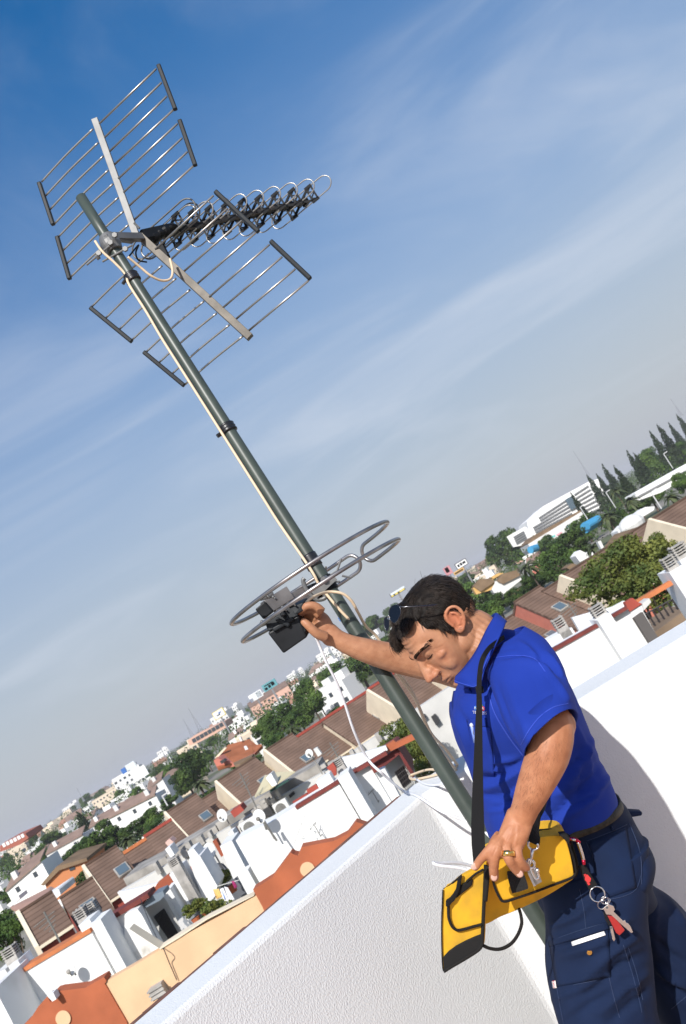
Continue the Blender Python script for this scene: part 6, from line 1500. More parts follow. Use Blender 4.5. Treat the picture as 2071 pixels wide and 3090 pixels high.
# ---- shirt
tor=[sec((1405,2020),(1512,1898),2.20,.080,96),sec((1382,2066),(1585,1915),2.19,.135,96),sec((1366,2120),(1650,1965),2.175,.185,96,2.4),sec((1362,2170),(1702,2045),2.175,.200,96,2.5),sec((1374,2225),(1742,2130),2.18,.192,96,2.5),sec((1403,2290),(1776,2215),2.19,.178,96,2.5),sec((1427,2360),(1810,2295),2.19,.172,96,2.5),sec((1448,2435),(1842,2368),2.19,.176,96,2.5),sec((1466,2490),(1853,2410),2.19,.176,96,2.5),sec((1480,2530),(1851,2432),2.19,.172,96,2.5)]
R1=smooth_rings(tor,12)
last=R1[-1]; cen=sum(last,Vector())/len(last); R1+= [[cen+(p-cen)*.975 for p in last],[cen+(p-cen)*.95-mdir*-.03 for p in last]]
mb=MB(); mb.loft(R1,cap=False)
tme=evaluated(mb)
folds(tme,[ # (px polyline, width px, amplitude m): ridges + / valleys -
 (((1585,2290),(1500,2345),(1455,2350)),9,-.006),(((1590,2310),(1500,2370),(1460,2380)),9,.006),(((1600,2345),(1520,2400),(1470,2400)),8,-.006),(((1470,2300),(1560,2290)),8,.005),
 (((1640,2440),(1740,2330),(1790,2230)),12,.007),(((1660,2470),(1770,2370),(1815,2290)),12,-.007),(((1690,2490),(1790,2410),(1840,2340)),10,.006),(((1650,2380),(1720,2260)),12,-.006),
 (((1730,2180),(1765,2260),(1790,2360)),9,.005),(((1745,2260),(1760,2380),(1740,2470)),10,-.005),(((1380,2130),(1420,2210),(1440,2300)),8,-.004),(((1362,2140),(1400,2230),(1430,2330)),6,.004),
 (((1450,2310),(1520,2330),(1580,2300)),4,.004),(((1445,2395),(1530,2420),(1600,2395)),4,-.004),(((1470,2450),(1560,2440),(1640,2400)),4,.004),(((1700,2330),(1760,2280),(1800,2300)),4,-.004),(((1680,2400),(1740,2370),(1800,2320)),4,.004),(((1720,2440),(1790,2400),(1835,2375)),4,-.004),(((1410,2190),(1440,2250),(1450,2330)),4,.003),(((1640,2470),(1700,2420),(1740,2340)),5,.004),(((1660,2000),(1710,2080),(1740,2160)),5,.005),(((1600,1930),(1660,1980),(1690,2030)),8,.006),(((1560,1930),(1620,1965),(1660,2015)),8,-.006),(((1640,1985),(1690,2050),(1710,2120)),8,-.005),(((1470,2100),(1490,2250)),9,.003),(((1540,2480),(1640,2400)),10,.005),(((1500,2440),(1600,2380)),9,-.005)],
 .0035,9,seed=3)
TD=idir(.68,.73)
sl=[sec((1475,1960),(1580,1890),2.12,.085,72),sec((1468,2015),(1646,1932),2.04,.110,72),sec((1484,2085),(1690,1995),1.965,.106,72),sec((1513,2158),(1716,2058),1.895,.100,72,tilt=TD*.012),sec((1546,2226),(1732,2108),1.845,.090,72,tilt=TD*.026),sec((1588,2290),(1742,2148),1.818,.082,72,tilt=TD*.038)]
R2=smooth_rings(sl,12); last=R2[-1]; cen=sum(last,Vector())/len(last); bk=(sum(R2[-14],Vector())/len(last)-cen)
R2+=[[cen+(p-cen)*.955+bk*.02 for p in last],[cen+(p-cen)*.93+bk*.3 for p in last],[cen+(p-cen)*.90+bk*1.0 for p in last]]
mb=MB(); mb.loft(R2,cap=False)
sme=evaluated(mb)
folds(sme,[(((1500,1970),(1550,1955),(1600,1965)),4,-.004),(((1600,1985),(1650,2000),(1690,2040)),4,-.004),(((1500,2080),(1530,2150),(1560,2200)),4,-.003),(((1500,1985),(1570,1975),(1640,1990)),7,-.005),(((1510,2000),(1590,1995),(1660,2020)),7,.005),(((1600,1940),(1650,2000),(1700,2040)),8,-.006),(((1560,1935),(1620,1975)),8,.005),
 (((1640,2010),(1680,2060),(1715,2110)),8,.005),(((1530,2060),(1580,2180),(1600,2250)),12,.004),(((1620,2040),(1640,2150)),12,-.003),(((1500,2060),(1530,2160),(1570,2250)),7,-.003),(((1650,1965),(1700,2035)),5,.005)],.0025,10,seed=5)
shirt=thing_shirt=None
comb=bmesh.new(); comb.from_mesh(tme); comb.from_mesh(sme)
# far sleeve
mb=MB(); R3=smooth_rings([sec((1450,1985),(1560,1960),2.30,.09,48),sec((1405,2000),(1500,2080),2.36,.075,48),sec((1385,1985),(1420,2075),2.40,.068,48)],6); last=R3[-1]; cen=sum(last,Vector())/len(last)
R3+=[[cen+(p-cen)*.94 for p in last],[cen+(p-cen)*.9+Vector((.03,0,0)) for p in last]]; mb.loft(R3,cap=False); fs_=evaluated(mb); comb.from_mesh(fs_)
bmesh.ops.recalc_face_normals(comb,faces=comb.faces)
sh_me=bpy.data.meshes.new('shirt'); comb.to_mesh(sh_me); comb.free(); s_bvh=bvh_of(sh_me)
so_=link('shirt',sh_me,shirtm,man)
m_=so_.modifiers.new('sol','SOLIDIFY'); m_.thickness=.0012; m_.offset=-1
# collar
def strip(mb, A_, B_, k=6, th=.0025):
    A_=spline(A_,k); B_=spline(B_,k); n=len(A_); V=[]; Fq=[]; J=6
    for a,b_ in zip(A_,B_):
        for j in range(J+1): V.append(a.lerp(b_,j/J))
    for i in range(n-1):
        for j in range(J): Fq.append((i*(J+1)+j,i*(J+1)+j+1,(i+1)*(J+1)+j+1,(i+1)*(J+1)+j))
    mb.add(V,Fq)
mb=MB()
strip(mb,[at(1374,2040,2.09),at(1404,2008,2.075),at(1436,1962,2.07),at(1468,1898,2.09),at(1494,1855,2.15),at(1500,1850,2.22),at(1482,1860,2.28),at(1440,1930,2.32),at(1395,2020,2.29)],
         [at(1372,2056,2.03),at(1440,2071,1.985),at(1462,2015,1.99),at(1492,1950,2.0),at(1524,1884,2.07),at(1530,1875,2.2),at(1505,1885,2.30),at(1455,1960,2.34),at(1400,2070,2.30)])
co_=mb.build('collar',shirtm,so_,smooth=True); q_=co_.modifiers.new('s','SOLIDIFY'); q_.thickness=.003
mb=MB(); mb.tube(spline([at(1372,2054,2.028),at(1405,2066,2.004),at(1438,2068,1.983),at(1460,2013,1.987),at(1489,1950,1.997)],6),.0007,5); mb.build('collar_seam',seamb,so_)
# open front placket: near and far lapel
mb=MB(); strip(mb,[at(1368,2085,2.16),at(1363,2130,2.15),at(1380,2180,2.10)],[at(1412,2075,2.06),at(1428,2120,2.03),at(1400,2200,2.06)]); 
strip(mb,[at(1356,2120,2.22),at(1358,2165,2.20),at(1385,2230,2.14)],[at(1392,2095,2.12),at(1392,2150,2.11),at(1405,2235,2.10)])
lo_=mb.build('placket',shirtm,so_,smooth=True); q_=lo_.modifiers.new('s','SOLIDIFY'); q_.thickness=.003
def seam(bv,pts,m,parent,name='seam',r=.0009,off=.0008,k=8,default=2.0):
    P2=spline([Vector((x,y,0)) for x,y in pts],k); mb=MB(); mb.tube([hit(bv,p.x,p.y,off,default) for p in P2],r,5); return mb.build(name,m,parent)
a4=lambda *l:[(1100+x/1.96,1700+y/1.96) for x,y in l]
seam(s_bvh,a4((925,1075),(975,985),(1040,905),(1120,850),(1205,830)),seamb,so_)
seam(s_bvh,a4((760,560),(880,545),(1000,560),(1070,640)),seamb,so_); seam(s_bvh,a4((740,600),(730,700),(760,860),(850,1020),(940,1140)),seamb,so_,r=.0014)
def patch(bv,poly,m,parent,name,off=.0025,n=10,default=2.0,th=None):
    """four-cornered patch laid on the cloth"""
    a,b_,c_,d_=[Vector((x,y,0)) for x,y in poly]; V=[];Fq=[]
    for j in range(n+1):
        for i in range(n+1):
            q_=a.lerp(b_,i/n).lerp(d_.lerp(c_,i/n),j/n); V.append(hit(bv,q_.x,q_.y,off,default))
    for j in range(n):
        for i in range(n): Fq.append((j*(n+1)+i,j*(n+1)+i+1,(j+1)*(n+1)+i+1,(j+1)*(n+1)+i))
    mb=MB(); mb.add(V,Fq); o=mb.build(name,m,parent,smooth=True)
    s_=o.modifiers.new('s','SOLIDIFY'); s_.thickness=th or .0018; s_.offset=0; return o
patch(s_bvh,a4((608,935),(745,975),(770,1260),(660,1240)),shirtm,so_,'chest_pocket',.003)
patch(s_bvh,a4((605,925),(718,915),(722,965),(612,960)),shirtm,so_,'pocket_flap',.0045)
# embroidered badge
bb=mat('badge_blue',(.03,.20,.55),.7); br_=mat('badge_red',(.50,.03,.05),.7); bg_=mat('badge_green',(.05,.35,.12),.7); wt=mat('white_thread',(.7,.7,.72),.8)
for (x0,y0,w_,h_,m_) in ((662,858,22,30,bb),(690,840,18,26,bg_),(700,858,22,28,br_)):
    mb=MB(); c_=hit(s_bvh,1100+x0/1.96,1700+y0/1.96,.004,2.0); mb.ball(c_,(w_/2/1.96/1430,.0006,h_/2/1.96/1430),12,6); mb.build('badge',m_,so_)
def text(s,px,py,size,m,parent,name,ang=0,off=.005,bv=None,base=None,extr=.0002):
    cu=bpy.data.curves.new(name,'FONT'); cu.body=s; cu.size=size; cu.extrude=extr; cu.align_x='CENTER'; cu.align_y='CENTER'
    ob=bpy.data.objects.new('t',cu); sc.collection.objects.link(ob); dg=bpy.context.evaluated_depsgraph_get(); me=bpy.data.meshes.new_from_object(ob.evaluated_get(dg)); bpy.data.objects.remove(ob)
    c_=base if base is not None else hit(bv,px,py,off,2.0); X_=idir(math.cos(ang),math.sin(ang)); Y_=idir(math.sin(ang),-math.cos(ang)); a=vco(me); a=a[:,:1]*np.array(X_)+a[:,1:2]*np.array(Y_)+a[:,2:]*np.array(-Cv)+np.array(c_); setco(me,a)
    return link(name,me,m,parent)
text('TEL',1435,2150,.0075,wt,so_,'badge_lettering',.05,.006,s_bvh); text('ESS',1461,2152,.0075,wt,so_,'badge_lettering',.05,.006,s_bvh); text('N',1436,2137,.008,wt,so_,'badge_lettering',.05,.008,s_bvh); text('A',1457,2138,.007,wt,so_,'badge_lettering',.05,.008,s_bvh)
# pen in the pocket
pa_=hit(s_bvh,1424,2188,.008); pb_=hit(s_bvh,1434,2240,.007); mb=MB(); mb.cyl(pa_,pb_,.0035,10); pn=thing('pen','translucent pale blue pen clipped in the chest pocket','pen',pb_); mb.build('barrel',mat('pen_blue',(.22,.33,.75),.25),pn,smooth=True); mb=MB(); mb.ball(pa_,.0046,10,8); mb.beam(pa_+Vector((0,-.004,0)),pa_.lerp(pb_,.5)+Vector((0,-.005,0)),.002,.001); mb.build('clip',mat('pen_cap',(.55,.6,.75),.3),pn,smooth=True)

# ---- trousers
hip=[sec((1520,2520),(1866,2400),2.19,.160,96),sec((1535,2560),(1890,2430),2.2,.168,96),sec((1565,2605),(1914,2478),2.2,.180,96,2.4),sec((1605,2670),(1956,2562),2.19,.190,96,2.4),sec((1632,2730),(1948,2640),2.19,.175,96,2.4),sec((1680,2790),(1975,2700),2.2,.12,96)]
nl_=[sec((1600,2650),(1950,2530),2.13,.120,96),sec((1632,2712),(1945,2625),2.115,.125,96),sec((1645,2775),(1946,2690),2.11,.125,96),sec((1650,2840),(1950,2770),2.11,.122,96),sec((1655,2930),(1964,2870),2.11,.118,96),sec((1667,3010),(1974,2965),2.11,.114,96),sec((1688,3100),(1985,3060),2.11,.108,96),sec((1740,3260),(2030,3200),2.12,.10,96),sec((1850,3480),(2110,3420),2.14,.095,96),sec((2020,3720),(2240,3650),2.17,.088,96),sec((2100,3860),(2300,3790),2.17,.085,96)]
fl_=[sec((1740,2650),(1905,2550),2.25,.110,96),sec((1850,2760),(1962,2662),2.27,.115,96),sec((1905,2860),(2058,2735),2.285,.115,96),sec((1925,2960),(2125,2830),2.29,.112,96),sec((1985,3080),(2190,2960),2.30,.108,96),sec((2090,3300),(2290,3190),2.32,.10,96),sec((2220,3560),(2400,3460),2.33,.09,96),sec((2320,3720),(2500,3640),2.33,.085,96)]
def legmesh(R_a, st, na, seed):
    R_b=smooth_rings(R_a,10); mb=MB(); mb.loft(R_b,cap=True); me=evaluated(mb); folds(me,[(p_,w_*1.1,a_*1.7) for p_,w_,a_ in st],na,7,seed=seed); return me
def z6(*l): return tuple((1650+x/3.72,2480+y/3.72) for x,y in l)
hst=[(z6((0,850),(200,760),(420,760)),10,-.006),(z6((60,1020),(300,880),(450,800)),9,.005),(z6((900,1150),(1030,900),(1090,700)),9,.006),(z6((960,1050),(1060,800)),6,-.006),(z6((700,900),(1000,760)),8,-.003),(z6((1000,300),(1080,600),(1060,800)),7,-.005),(z6((500,300),(600,700)),7,.002)]
nst=[(z6((30,1200),(350,1050),(500,900)),10,.006),(z6((200,1500),(600,1350),(900,1100)),12,.006),(z6((100,1420),(500,1330),(800,1200)),9,-.006),(z6((380,1800),(700,1500),(1000,1300)),12,.007),(z6((450,1950),(800,1650),(1100,1480)),11,-.007),(z6((600,2150),(900,1850),(1120,1700)),11,.006),(z6((700,2272),(1000,2000),(1150,1850)),10,-.005),(z6((60,2000),(300,1900),(700,1750)),10,.004),(z6((900,1500),(1000,1900),(1080,2200)),8,.004),(z6((200,2272),(500,2050),(700,1950)),12,-.005)]
fst=[(z6((1150,600),(1400,900),(1568,1150)),9,.006),(z6((1200,1300),(1400,1500),(1568,1600)),10,-.006),(z6((1250,1650),(1400,1780),(1568,1850)),9,.008),(z6((1300,1800),(1450,1900),(1568,1960)),8,-.010),(z6((1230,900),(1210,1200),(1250,1500)),8,.004)]
comb=bmesh.new()
for R_a,st,sd_ in ((hip,hst,1),(nl_,nst,2),(fl_,fst,4)): comb.from_mesh(legmesh(R_a,st,.0045,sd_))
tr_me=bpy.data.meshes.new('trousers'); comb.to_mesh(tr_me); comb.free(); t_bvh=bvh_of(tr_me)
to_=link('trousers',tr_me,trm,man)
mb=MB(); rg_=[sec((1516,2508),(1862,2396),2.19,.171,96),sec((1526,2530),(1872,2418),2.19,.174,96)]; mb.loft(rg_,cap=False); bl=mb.build('belt',mat('woven_belt',(.030,.026,.018),.8,var=.5,vscale=90,bump=.6,bscale=150,bdist=.002),man,smooth=True); q_=bl.modifiers.new('s','SOLIDIFY'); q_.thickness=.004
Zs=lambda *l:[(1650+x/3.72,2480+y/3.72) for x,y in l]
for pts in (Zs((450,215),(700,120),(900,30)),Zs((470,240),(700,150),(890,70)),Zs((445,230),(560,480),(620,720)),Zs((640,880),(850,840),(1000,760),(1060,600)),Zs((930,20),(1050,350),(1065,700)),Zs((370,760),(420,1000),(440,1210)),Zs((20,1345),(350,1225),(680,1130)),Zs((60,1450),(100,1750),(130,1950),(190,2272)),Zs((300,1830),(500,1790),(695,1740)),Zs((700,1740),(750,1950),(820,2200)),Zs((860,1380),(960,1700),(1040,2000),(1070,2140)),Zs((920,1420),(1010,1700),(1080,2000)),Zs((1400,2100),(1568,1960))):
    seam(t_bvh,pts,seamm,to_,'seam',.0009,.0006)
patch(t_bvh,Zs((30,1390),(690,1180),(720,1740),(110,1850)),trm,to_,'cargo_pocket',.003,14)
patch(t_bvh,Zs((15,1340),(680,1125),(700,1200),(30,1400)),trm,to_,'pocket_flap',.0055,12)
patch(t_bvh,Zs((470,235),(900,70),(1010,740),(640,870)),trm,to_,'rear_pocket',.002,12)
mb=MB(); mb.prism([at(1880,2446,2.17),at(1940,2450,2.20),at(1938,2462,2.20),at(1888,2470,2.17)],Vector((.0,.03,.0))); mb.build('pocket_corner',trm,to_,bevel=.003)
patch(t_bvh,Zs((720,50),(760,30),(775,90),(735,105)),trm,to_,'belt_loop',.005,4)
mb=MB(); c_=hit(t_bvh,1650+478/3.72,2480+1462/3.72,.006); mb.cyl(c_,c_-Cv*.002,.0050,16); mb.cyl(c_-Cv*.002,c_-Cv*.003,.0022,10); mb.build('snap_button',goldm,to_,smooth=False)
# small woven side label with red lettering
lab=patch(t_bvh,Zs((60,1790),(100,1782),(112,1865),(75,1868)),mat('label_white',(.7,.62,.6),.8),to_,'side_label',.004,3); text('MAY',1650+86/3.72,2480+1826/3.72,.008,br_,to_,'label_lettering',1.4,.006,t_bvh)
# paper card sticking out of the cargo pocket
cd_=patch(t_bvh,Zs((278,1350),(645,1230),(662,1270),(290,1392)),mat('paper_white',(.85,.85,.85),.7),to_,'paper_card',.009,4)
cd_.parent=None; cd_.location=ORG[man.name]; cd_.name='paper_card'; tag(cd_,'folded white paper card sticking out of the thigh pocket','card')
# shoes
for (x,y,Y) in ((2190,3905,2.16),(2425,3740,2.33)):
    p=at(x,y,Y); mb=MB(); mb.ball(Vector((p.x-.07,p.y,FLOOR+.05)),(.14,.05,.05),16,10); mb.box(p.x-.20,p.y-.05,FLOOR+.002,p.x+.07,p.y+.05,FLOOR+.03); mb.build('shoe',mat('black_leather',(.02,.02,.02),.4),man,smooth=False,bevel=.01)

# ---- sunglasses pushed up on the hair
sg=thing('sunglasses','dark metal-framed sunglasses pushed up onto the black hair','sunglasses',Z5(285,600,2.12))
lens=mat('dark_lens',(.006,.007,.010),.08,spec=.5); fram=mat('gunmetal',(.12,.12,.13),.2,metal=1)
def lensp(pts,Y0,Y1,nm='lens'):
    n=len(pts); P2=[Z5(x,y,Y0+(Y1-Y0)*((350-x)/200)) for x,y in pts]; P2=spline(P2,4,closed=True); mb=MB(); mb.prism(P2,Cv*.0015); mb.build(nm,lens,sg); mb=MB(); mb.tube(P2,.0009,6,closed=True); mb.build('rim',fram,sg,smooth=True)
lensp([(218,560),(250,505),(325,498),(350,560),(335,635),(290,695),(255,690),(218,640)],2.095,2.13)
lensp([(158,670),(172,638),(205,635),(215,700),(205,770),(182,795),(160,740)],2.12,2.15)
mb=MB(); mb.tube(spline([Z5(345,518,2.11),Z5(450,512,2.105),Z5(600,505,2.105),Z5(780,488,2.115)],5),.0014,6); mb.ball(Z5(348,518,2.108),.0028,8,6); mb.build('temple',fram,sg,smooth=True)
mb=MB(); mb.tube(spline([Z5(222,630,2.13),Z5(205,618,2.13),Z5(195,640,2.14),Z5(205,660,2.14)],4),.0010,6); mb.tube([Z5(205,650,2.13),Z5(222,662,2.12)],.0014,6); mb.build('bridge',chrome,sg,smooth=True)
# ================================================================ yellow tool bag
YG=1.90
bag=thing('tool_bag','worn yellow tool bag with black binding, open flap hanging, slung at the hip','bag',A3(500,900,YG))
def P3(pts,Y): return [A3(x,y,Y if not callable(Y) else Y(x)) for x,y in pts]
bodyY=lambda x:1.90+.00012*(x-400)
def solid(name,pts,Yf,off,m,bev=.004,parent=None,k=4,label=None):
    P2=P3(pts,Yf); P2=spline(P2,k,closed=True) if k else P2; mb=MB(); mb.prism(P2,off); return mb.build(name,m,parent or bag,bevel=bev,label=label)
solid('main_body',[(408,625),(435,590),(560,530),(705,425),(800,398),(862,415),(905,560),(922,660),(880,700),(760,775),(600,852),(500,892),(403,932),(402,800)],lambda x:1.925+.00010*(x-400),Vector((.015,.10,.012)),yelm,.006)
sp=solid('side_pocket',[(447,600),(480,540),(580,490),(715,436),(840,424),(872,450),(900,540),(918,640),(905,660),(800,700),(700,737),(600,770),(520,793),(488,765),(460,700)],lambda x:1.872+.00010*(x-400),Vector((.008,.05,.0)),yelm,.008)
def trim(pts,Y,r=.0048,k=6,m=None,parent=None,name='binding',closed=False,flat=None):
    mb=MB(); mb.tube(spline(P3(pts,Y),k,closed=closed),r*.78,8,closed=closed); return mb.build(name,m or bind,parent or bag,smooth=True)
trim([(452,655),(462,710),(490,775),(520,803),(600,780),(700,746),(800,708),(905,668),(930,640)],lambda x:1.868+.00010*(x-400),.0030)
trim([(930,640),(915,560),(895,500),(875,445),(845,430)],lambda x:1.885+.0001*(x-400),.0048)
trim([(720,400),(790,392),(850,412),(890,425),(905,470),(940,600),(925,660)],lambda x:1.915+.0001*(x-400),.0040)
trim([(640,430),(720,395),(800,402),(860,430)],1.95,.0040)
mb=MB(); mb.prism(P3([(838,420),(880,415),(900,440),(895,480),(870,450)],1.89),Vector((0,.03,0))); mb.build('corner_binding',bind,bag,bevel=.002)
# flap
fY=lambda x:1.855+.00006*(x-160)
fl=solid('flap',[(170,735),(205,712),(262,664),(330,628),(408,588),(414,600),(404,850),(396,1045),(380,1072),(300,1125),(225,1170),(172,1204),(163,1150),(160,950),(164,800)],fY,Vector((.006,.014,.0)),yelm,.003,k=3)
mb=MB(); bot=[(166,1128),(195,1095),(240,1062),(300,1030),(350,1008),(392,992),(397,1045),(380,1073),(300,1127),(225,1172),(172,1206)]
mb.prism(P3(bot,lambda x:1.851+.00006*(x-160)),Vector((.006,.020,0))); mb.build('velcro_band',mat('black_velcro',(.008,.008,.008),.95),fl,bevel=.002)
trim([(412,592),(408,700),(401,850),(394,1000),(390,1050),(370,1082),(300,1128),(225,1172),(170,1206)],lambda x:1.852+.00006*(x-160),.0042,parent=fl)
trim([(170,1204),(163,1150),(159,950),(166,735)],lambda x:1.852,.0016,parent=fl)
trim([(170,732),(205,710),(250,672),(275,655)],1.86,.0022,parent=fl)
trim([(425,600),(418,700),(408,800)],1.86,.006,parent=bag)
f2=lambda x:1.8495+.00006*(x-160)
trim([(198,825),(198,880),(205,915),(222,950),(250,968),(290,962),(340,948),(390,935)],f2,.0034,parent=fl)
trim([(400,618),(360,640),(325,668),(300,690)],f2,.0026,parent=fl)
mb=MB(); mb.prism(P3([(250,725),(300,690),(338,678),(333,712),(300,740),(262,770),(240,790)],f2),Vector((.002,.006,0))); mb.build('buckle_pad',bind,fl,bevel=.002)
mb=MB(); mb.prism(P3([(252,665),(276,650),(270,700),(262,740),(248,770),(232,800),(215,815),(198,838),(182,832),(182,800),(205,785),(222,765),(240,735),(246,700)],lambda x:1.843+.00006*(x-160)),Vector((.001,.007,0))); mb.build('strap_tab',webm,fl,bevel=.0015)
# dirt scuffs on the flap are in the fabric; mesh patch, label
mb=MB(); mb.prism(spline(P3([(537,643),(560,632),(618,624),(635,650),(658,720),(640,735),(575,754),(562,745)],1.873),3,closed=True),Vector((0,.006,0))); mo=mb.build('mesh_patch',mat('black_mesh',(.010,.010,.010),.9,bump=1,bscale=260,bdist=.002),bag)
mb=MB(); mb.prism(P3([(650,622),(702,603),(738,690),(690,716)],1.874),Vector((0,.006,0))); mb.build('clear_label',mat('clear_label',(.50,.48,.42),.25,var=.35,vscale=40),bag,bevel=.001)
mb=MB(); mb.prism(P3([(655,640),(668,636),(690,690),(702,712),(690,716)],1.8725),Vector((0,.004,0))); mb.build('label_edge',acm,bag)
# snap hook hanging from the rear strap
hk=thing('snap_hook','chrome swivel snap hook joining the shoulder strap to the bag label','hook',A3(690,560,1.85))
mb=MB(); mb.tube(spline(P3([(662,458),(658,480),(672,500),(692,505),(712,495),(715,478),(706,472)],1.845),5),.0020,8); mb.build('d_ring',chrome,hk,smooth=True)
mb=MB(); mb.tube(P3([(684,500),(678,545),(668,588)],1.842),[.0032,.0024,.0028],8); mb.tube(spline(P3([(668,560),(655,570),(658,592),(672,612),(690,602),(692,580),(680,566)],1.842),5),.0026,8)
mb.tube(spline(P3([(672,610),(682,640),(700,668),(714,672),(718,655),(706,630),(692,606)],1.842),5),.0024,8); mb.tube(P3([(706,612),(716,640)],1.84),.003,8); mb.build('hook_body',chrome,hk,smooth=True)
# ---- shoulder strap (part of the bag)
def ribbon(cen, wid, nrm, th, name, m, parent):
    n=len(cen); V=[]; fs=[]
    for i,p in enumerate(cen):
        t_=(cen[min(i+1,n-1)]-cen[max(i-1,0)]).normalized(); x=t_.cross(nrm).normalized()*wid[i]/2; y=nrm*th/2
        V+=[p-x-y,p+x-y,p+x+y,p-x+y]
    for i in range(n-1):
        for k in range(4): fs.append((i*4+k,i*4+(k+1)%4,(i+1)*4+(k+1)%4,(i+1)*4+k))
    fs+=[(3,2,1,0),((n-1)*4,(n-1)*4+1,(n-1)*4+2,(n-1)*4+3)]
    mb=MB(); mb.add(V,fs); return mb.build(name,m,parent,bevel=0)
sp_px=[(828,436),(790,462),(745,495),(712,540),(692,590),(682,660),(678,735),(680,850)]
sp_sm=spline([Vector((1100+x/1.96,1700+y/1.96,0)) for x,y in sp_px],8)
pts=[]
for i,p in enumerate(sp_sm):
    f_=i/(len(sp_sm)-1); yb=2.045-.09*min(1,f_*2.2); h_=hit(s_bvh,p.x,p.y,.006,2.02); yb=min(yb,h_.y) if h_.y>1.9 else yb; pts.append(at(p.x,p.y,yb))
low=[A4(676,1000,1.945),A4(668,1200,1.92),A4(666,1400,1.905),A4(670,1560,1.90),A3(382,300,1.895),A3(380,450,1.89),A3(382,590,1.885)]
cen=pts+low
cen=spline(cen[::3]+[cen[-1]],3); n=len(cen)
wid=[]
for p in cen:
    q_=proj(p); wid.append(.0095+(.0150)*min(1,max(0,(q_[1]-2080)/420)))
ribbon(cen,wid,-Cv,.0025,'shoulder_strap',webm,bag)
mb=MB(); mb.beam(A4(680,728,1.965),A4(684,765,1.96),.015,.005,up=Cv); mb.build('strap_slider',webm,bag,bevel=.001)
back=[A3(690,470,1.848),A3(702,400,1.87),A3(716,320,1.93),A3(728,260,1.98),A3(740,200,2.0),A3(750,120,2.0)]
cb=spline(back,5); ribbon(cb,[.021]*len(cb),-Cv,.003,'rear_strap',webm,bag)
mb=MB(); mb.tube(spline([A3(395,1055,1.87),A3(440,1074,1.88),(A3(500,1076,1.89)),A3(560,1045,1.90),A3(600,990,1.91),A3(620,930,1.92),A3(615,880,1.93),A3(603,840,1.95)],6),.0032,8); mb.build('cord_loop',bind,bag,smooth=True)
# ---- ring on the finger
mb=MB(); c0_,c1_=ZH(992,345,1.793),ZH(996,410,1.790); d_=(c1_-c0_).normalized(); x_=d_.cross(Cv).normalized(); y_=x_.cross(d_)
rgs=[]
for s_,r_ in ((0,.0112),(0,.0122),(.5,.0124),(1,.0122),(1,.0112)):
    c_=c0_.lerp(c1_,s_); rgs.append([c_+x_*r_*math.cos(a)+y_*r_*math.sin(a) for a in np.linspace(0,2*math.pi,33)[:-1]])
mb.loft(rgs,cap=False); o=mb.build('finger_ring',goldm,smooth=True); tag(o,'broad gold ring on the third finger of the near hand','ring'); q_=o.modifiers.new('s','SOLIDIFY'); q_.thickness=.001
# ---- key ring with carabiner
ky=thing('key_ring','red and silver carabiner with black lanyard tab, keys and red tag on the trousers','keys',A3(1050,760,1.97))
Yk=lambda x:1.955
redmet=mat('red_anodised',(.55,.02,.06),.25,metal=.8)
mb=MB(); mb.tube(spline(P3([(895,478),(880,462),(896,442),(930,446),(955,465)],Yk),5),.0032,8); mb.tube(P3([(975,560),(980,590)],Yk),.0034,8); build_split(mb,'carabiner_frame',redmet,ky,smooth=True)
mb=MB(); mb.tube(spline(P3([(945,462),(955,490),(968,530),(976,562)],Yk),4),.0034,8); mb.tube(P3([(905,444),(930,450)],1.952),.0024,6); build_split(mb,'carabiner_gate',chrome,ky,smooth=True)
mb=MB(); mb.prism(P3([(945,598),(985,590),(1015,640),(1058,708),(1010,738),(985,690)],1.965),Vector((0,.004,0))); mb.build('lanyard_tab',webm,ky,bevel=.001)
mb=MB()
for pts_ in ([(985,650),(1000,648),(1020,670),(1016,690),(1000,694),(985,680)],[(995,694),(1008,690),(1016,705),(1004,710)],[(978,648),(990,644),(994,655),(982,660)]): mb.prism(P3(pts_,1.9635),Vector((0,.0015,0)))
mb.build('red_emblem',mat('red_print',(.55,.03,.03),.6),ky)
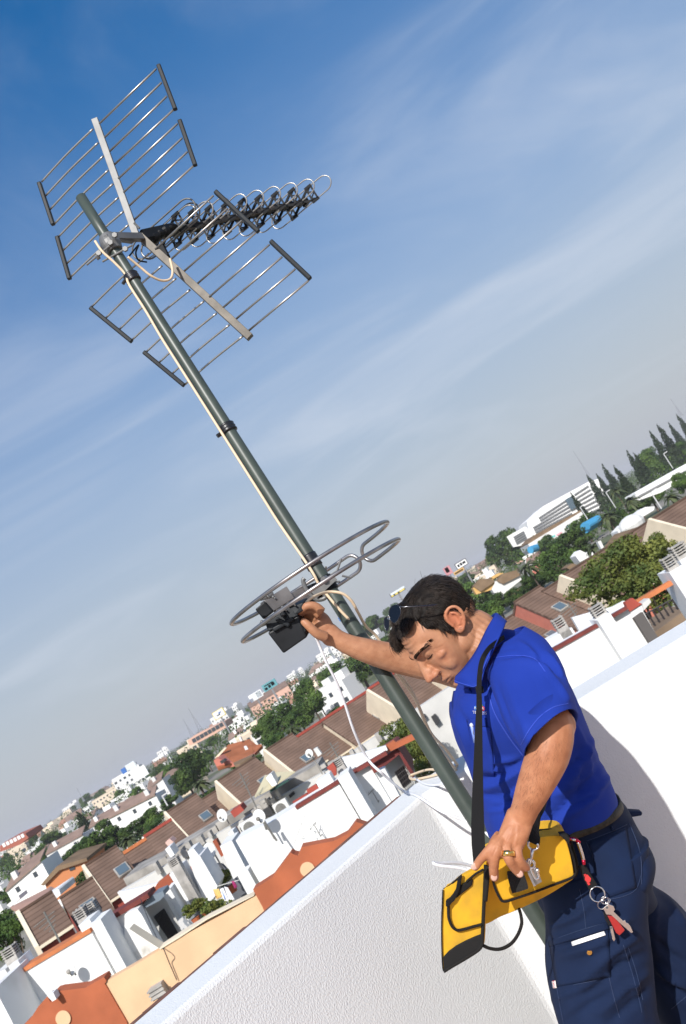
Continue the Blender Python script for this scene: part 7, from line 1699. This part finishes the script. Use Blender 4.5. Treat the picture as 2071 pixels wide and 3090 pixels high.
def kring(c,r,Y,tilt=0): 
    mb=MB(); cc=A3(*c,Y); rr_=r/1.91*Y/F; mb.tube([cc+Rv*rr_*math.cos(a)+(Uv*math.cos(tilt)+Cv*math.sin(tilt))*rr_*math.sin(a) for a in np.linspace(0,2*math.pi,33)[:-1]],.0012,6,closed=True); mb.build('split_ring',chrome,ky,smooth=True)
kring((1056,760),40,1.965,.2); kring((1098,795),20,1.962,.9); kring((1108,798),20,1.96,1.1); kring((1085,820),26,1.968,1.0)
def key(pts_,hole,Y,name='key'):
    mb=MB(); mb.prism(P3(pts_,Y),Vector((0,.0022,0))); o=mb.build(name,chrome,ky,bevel=.0004); mb=MB(); mb.cyl(A3(*hole,Y-.0006),A3(*hole,Y+.0005),.0022,10); mb.build('key_hole',dark,o)
key([(1090,842),(1120,818),(1148,828),(1158,850),(1150,862),(1205,915),(1215,910),(1222,925),(1232,928),(1246,945),(1262,980),(1252,985),(1195,935),(1135,880),(1108,878)],(1112,838),1.955)
key([(1128,948),(1142,945),(1152,985),(1160,1020),(1152,1033),(1142,1020),(1140,1005)],(1134,955),1.963)
mb=MB(); mb.prism(P3([(1115,885),(1150,880),(1216,970),(1185,1000),(1165,985)],1.962),Vector((0,.006,0))); mb.build('red_tag',mat('red_plastic',(.33,.02,.018),.4),ky,bevel=.0015)
mb=MB(); mb.prism(P3([(1090,860),(1112,880),(1140,935),(1125,945),(1105,915)],1.966),Vector((0,.006,0))); mb.build('black_fob',blackp,ky,bevel=.001)
# ================================================================ haze over the town
hm_=bpy.data.materials.new('haze'); hm_.use_nodes=True; t=hm_.node_tree; t.nodes.clear()
pv_=t.nodes.new('ShaderNodeVolumePrincipled'); ou=t.nodes.new('ShaderNodeOutputMaterial'); t.links.new(pv_.outputs[0],ou.inputs['Volume'])
pv_.inputs['Color'].default_value=(.86,.87,.92,1); pv_.inputs['Density'].default_value=.00018; pv_.inputs['Anisotropy'].default_value=.0
mb=MB(); mb.box(-3100,-300,GZ-1,3100,6100,34); hz_=mb.build('haze',hm_,org=(0,0,GZ-1)); tag(hz_,'thin pale haze over the whole town','haze',kind='stuff')
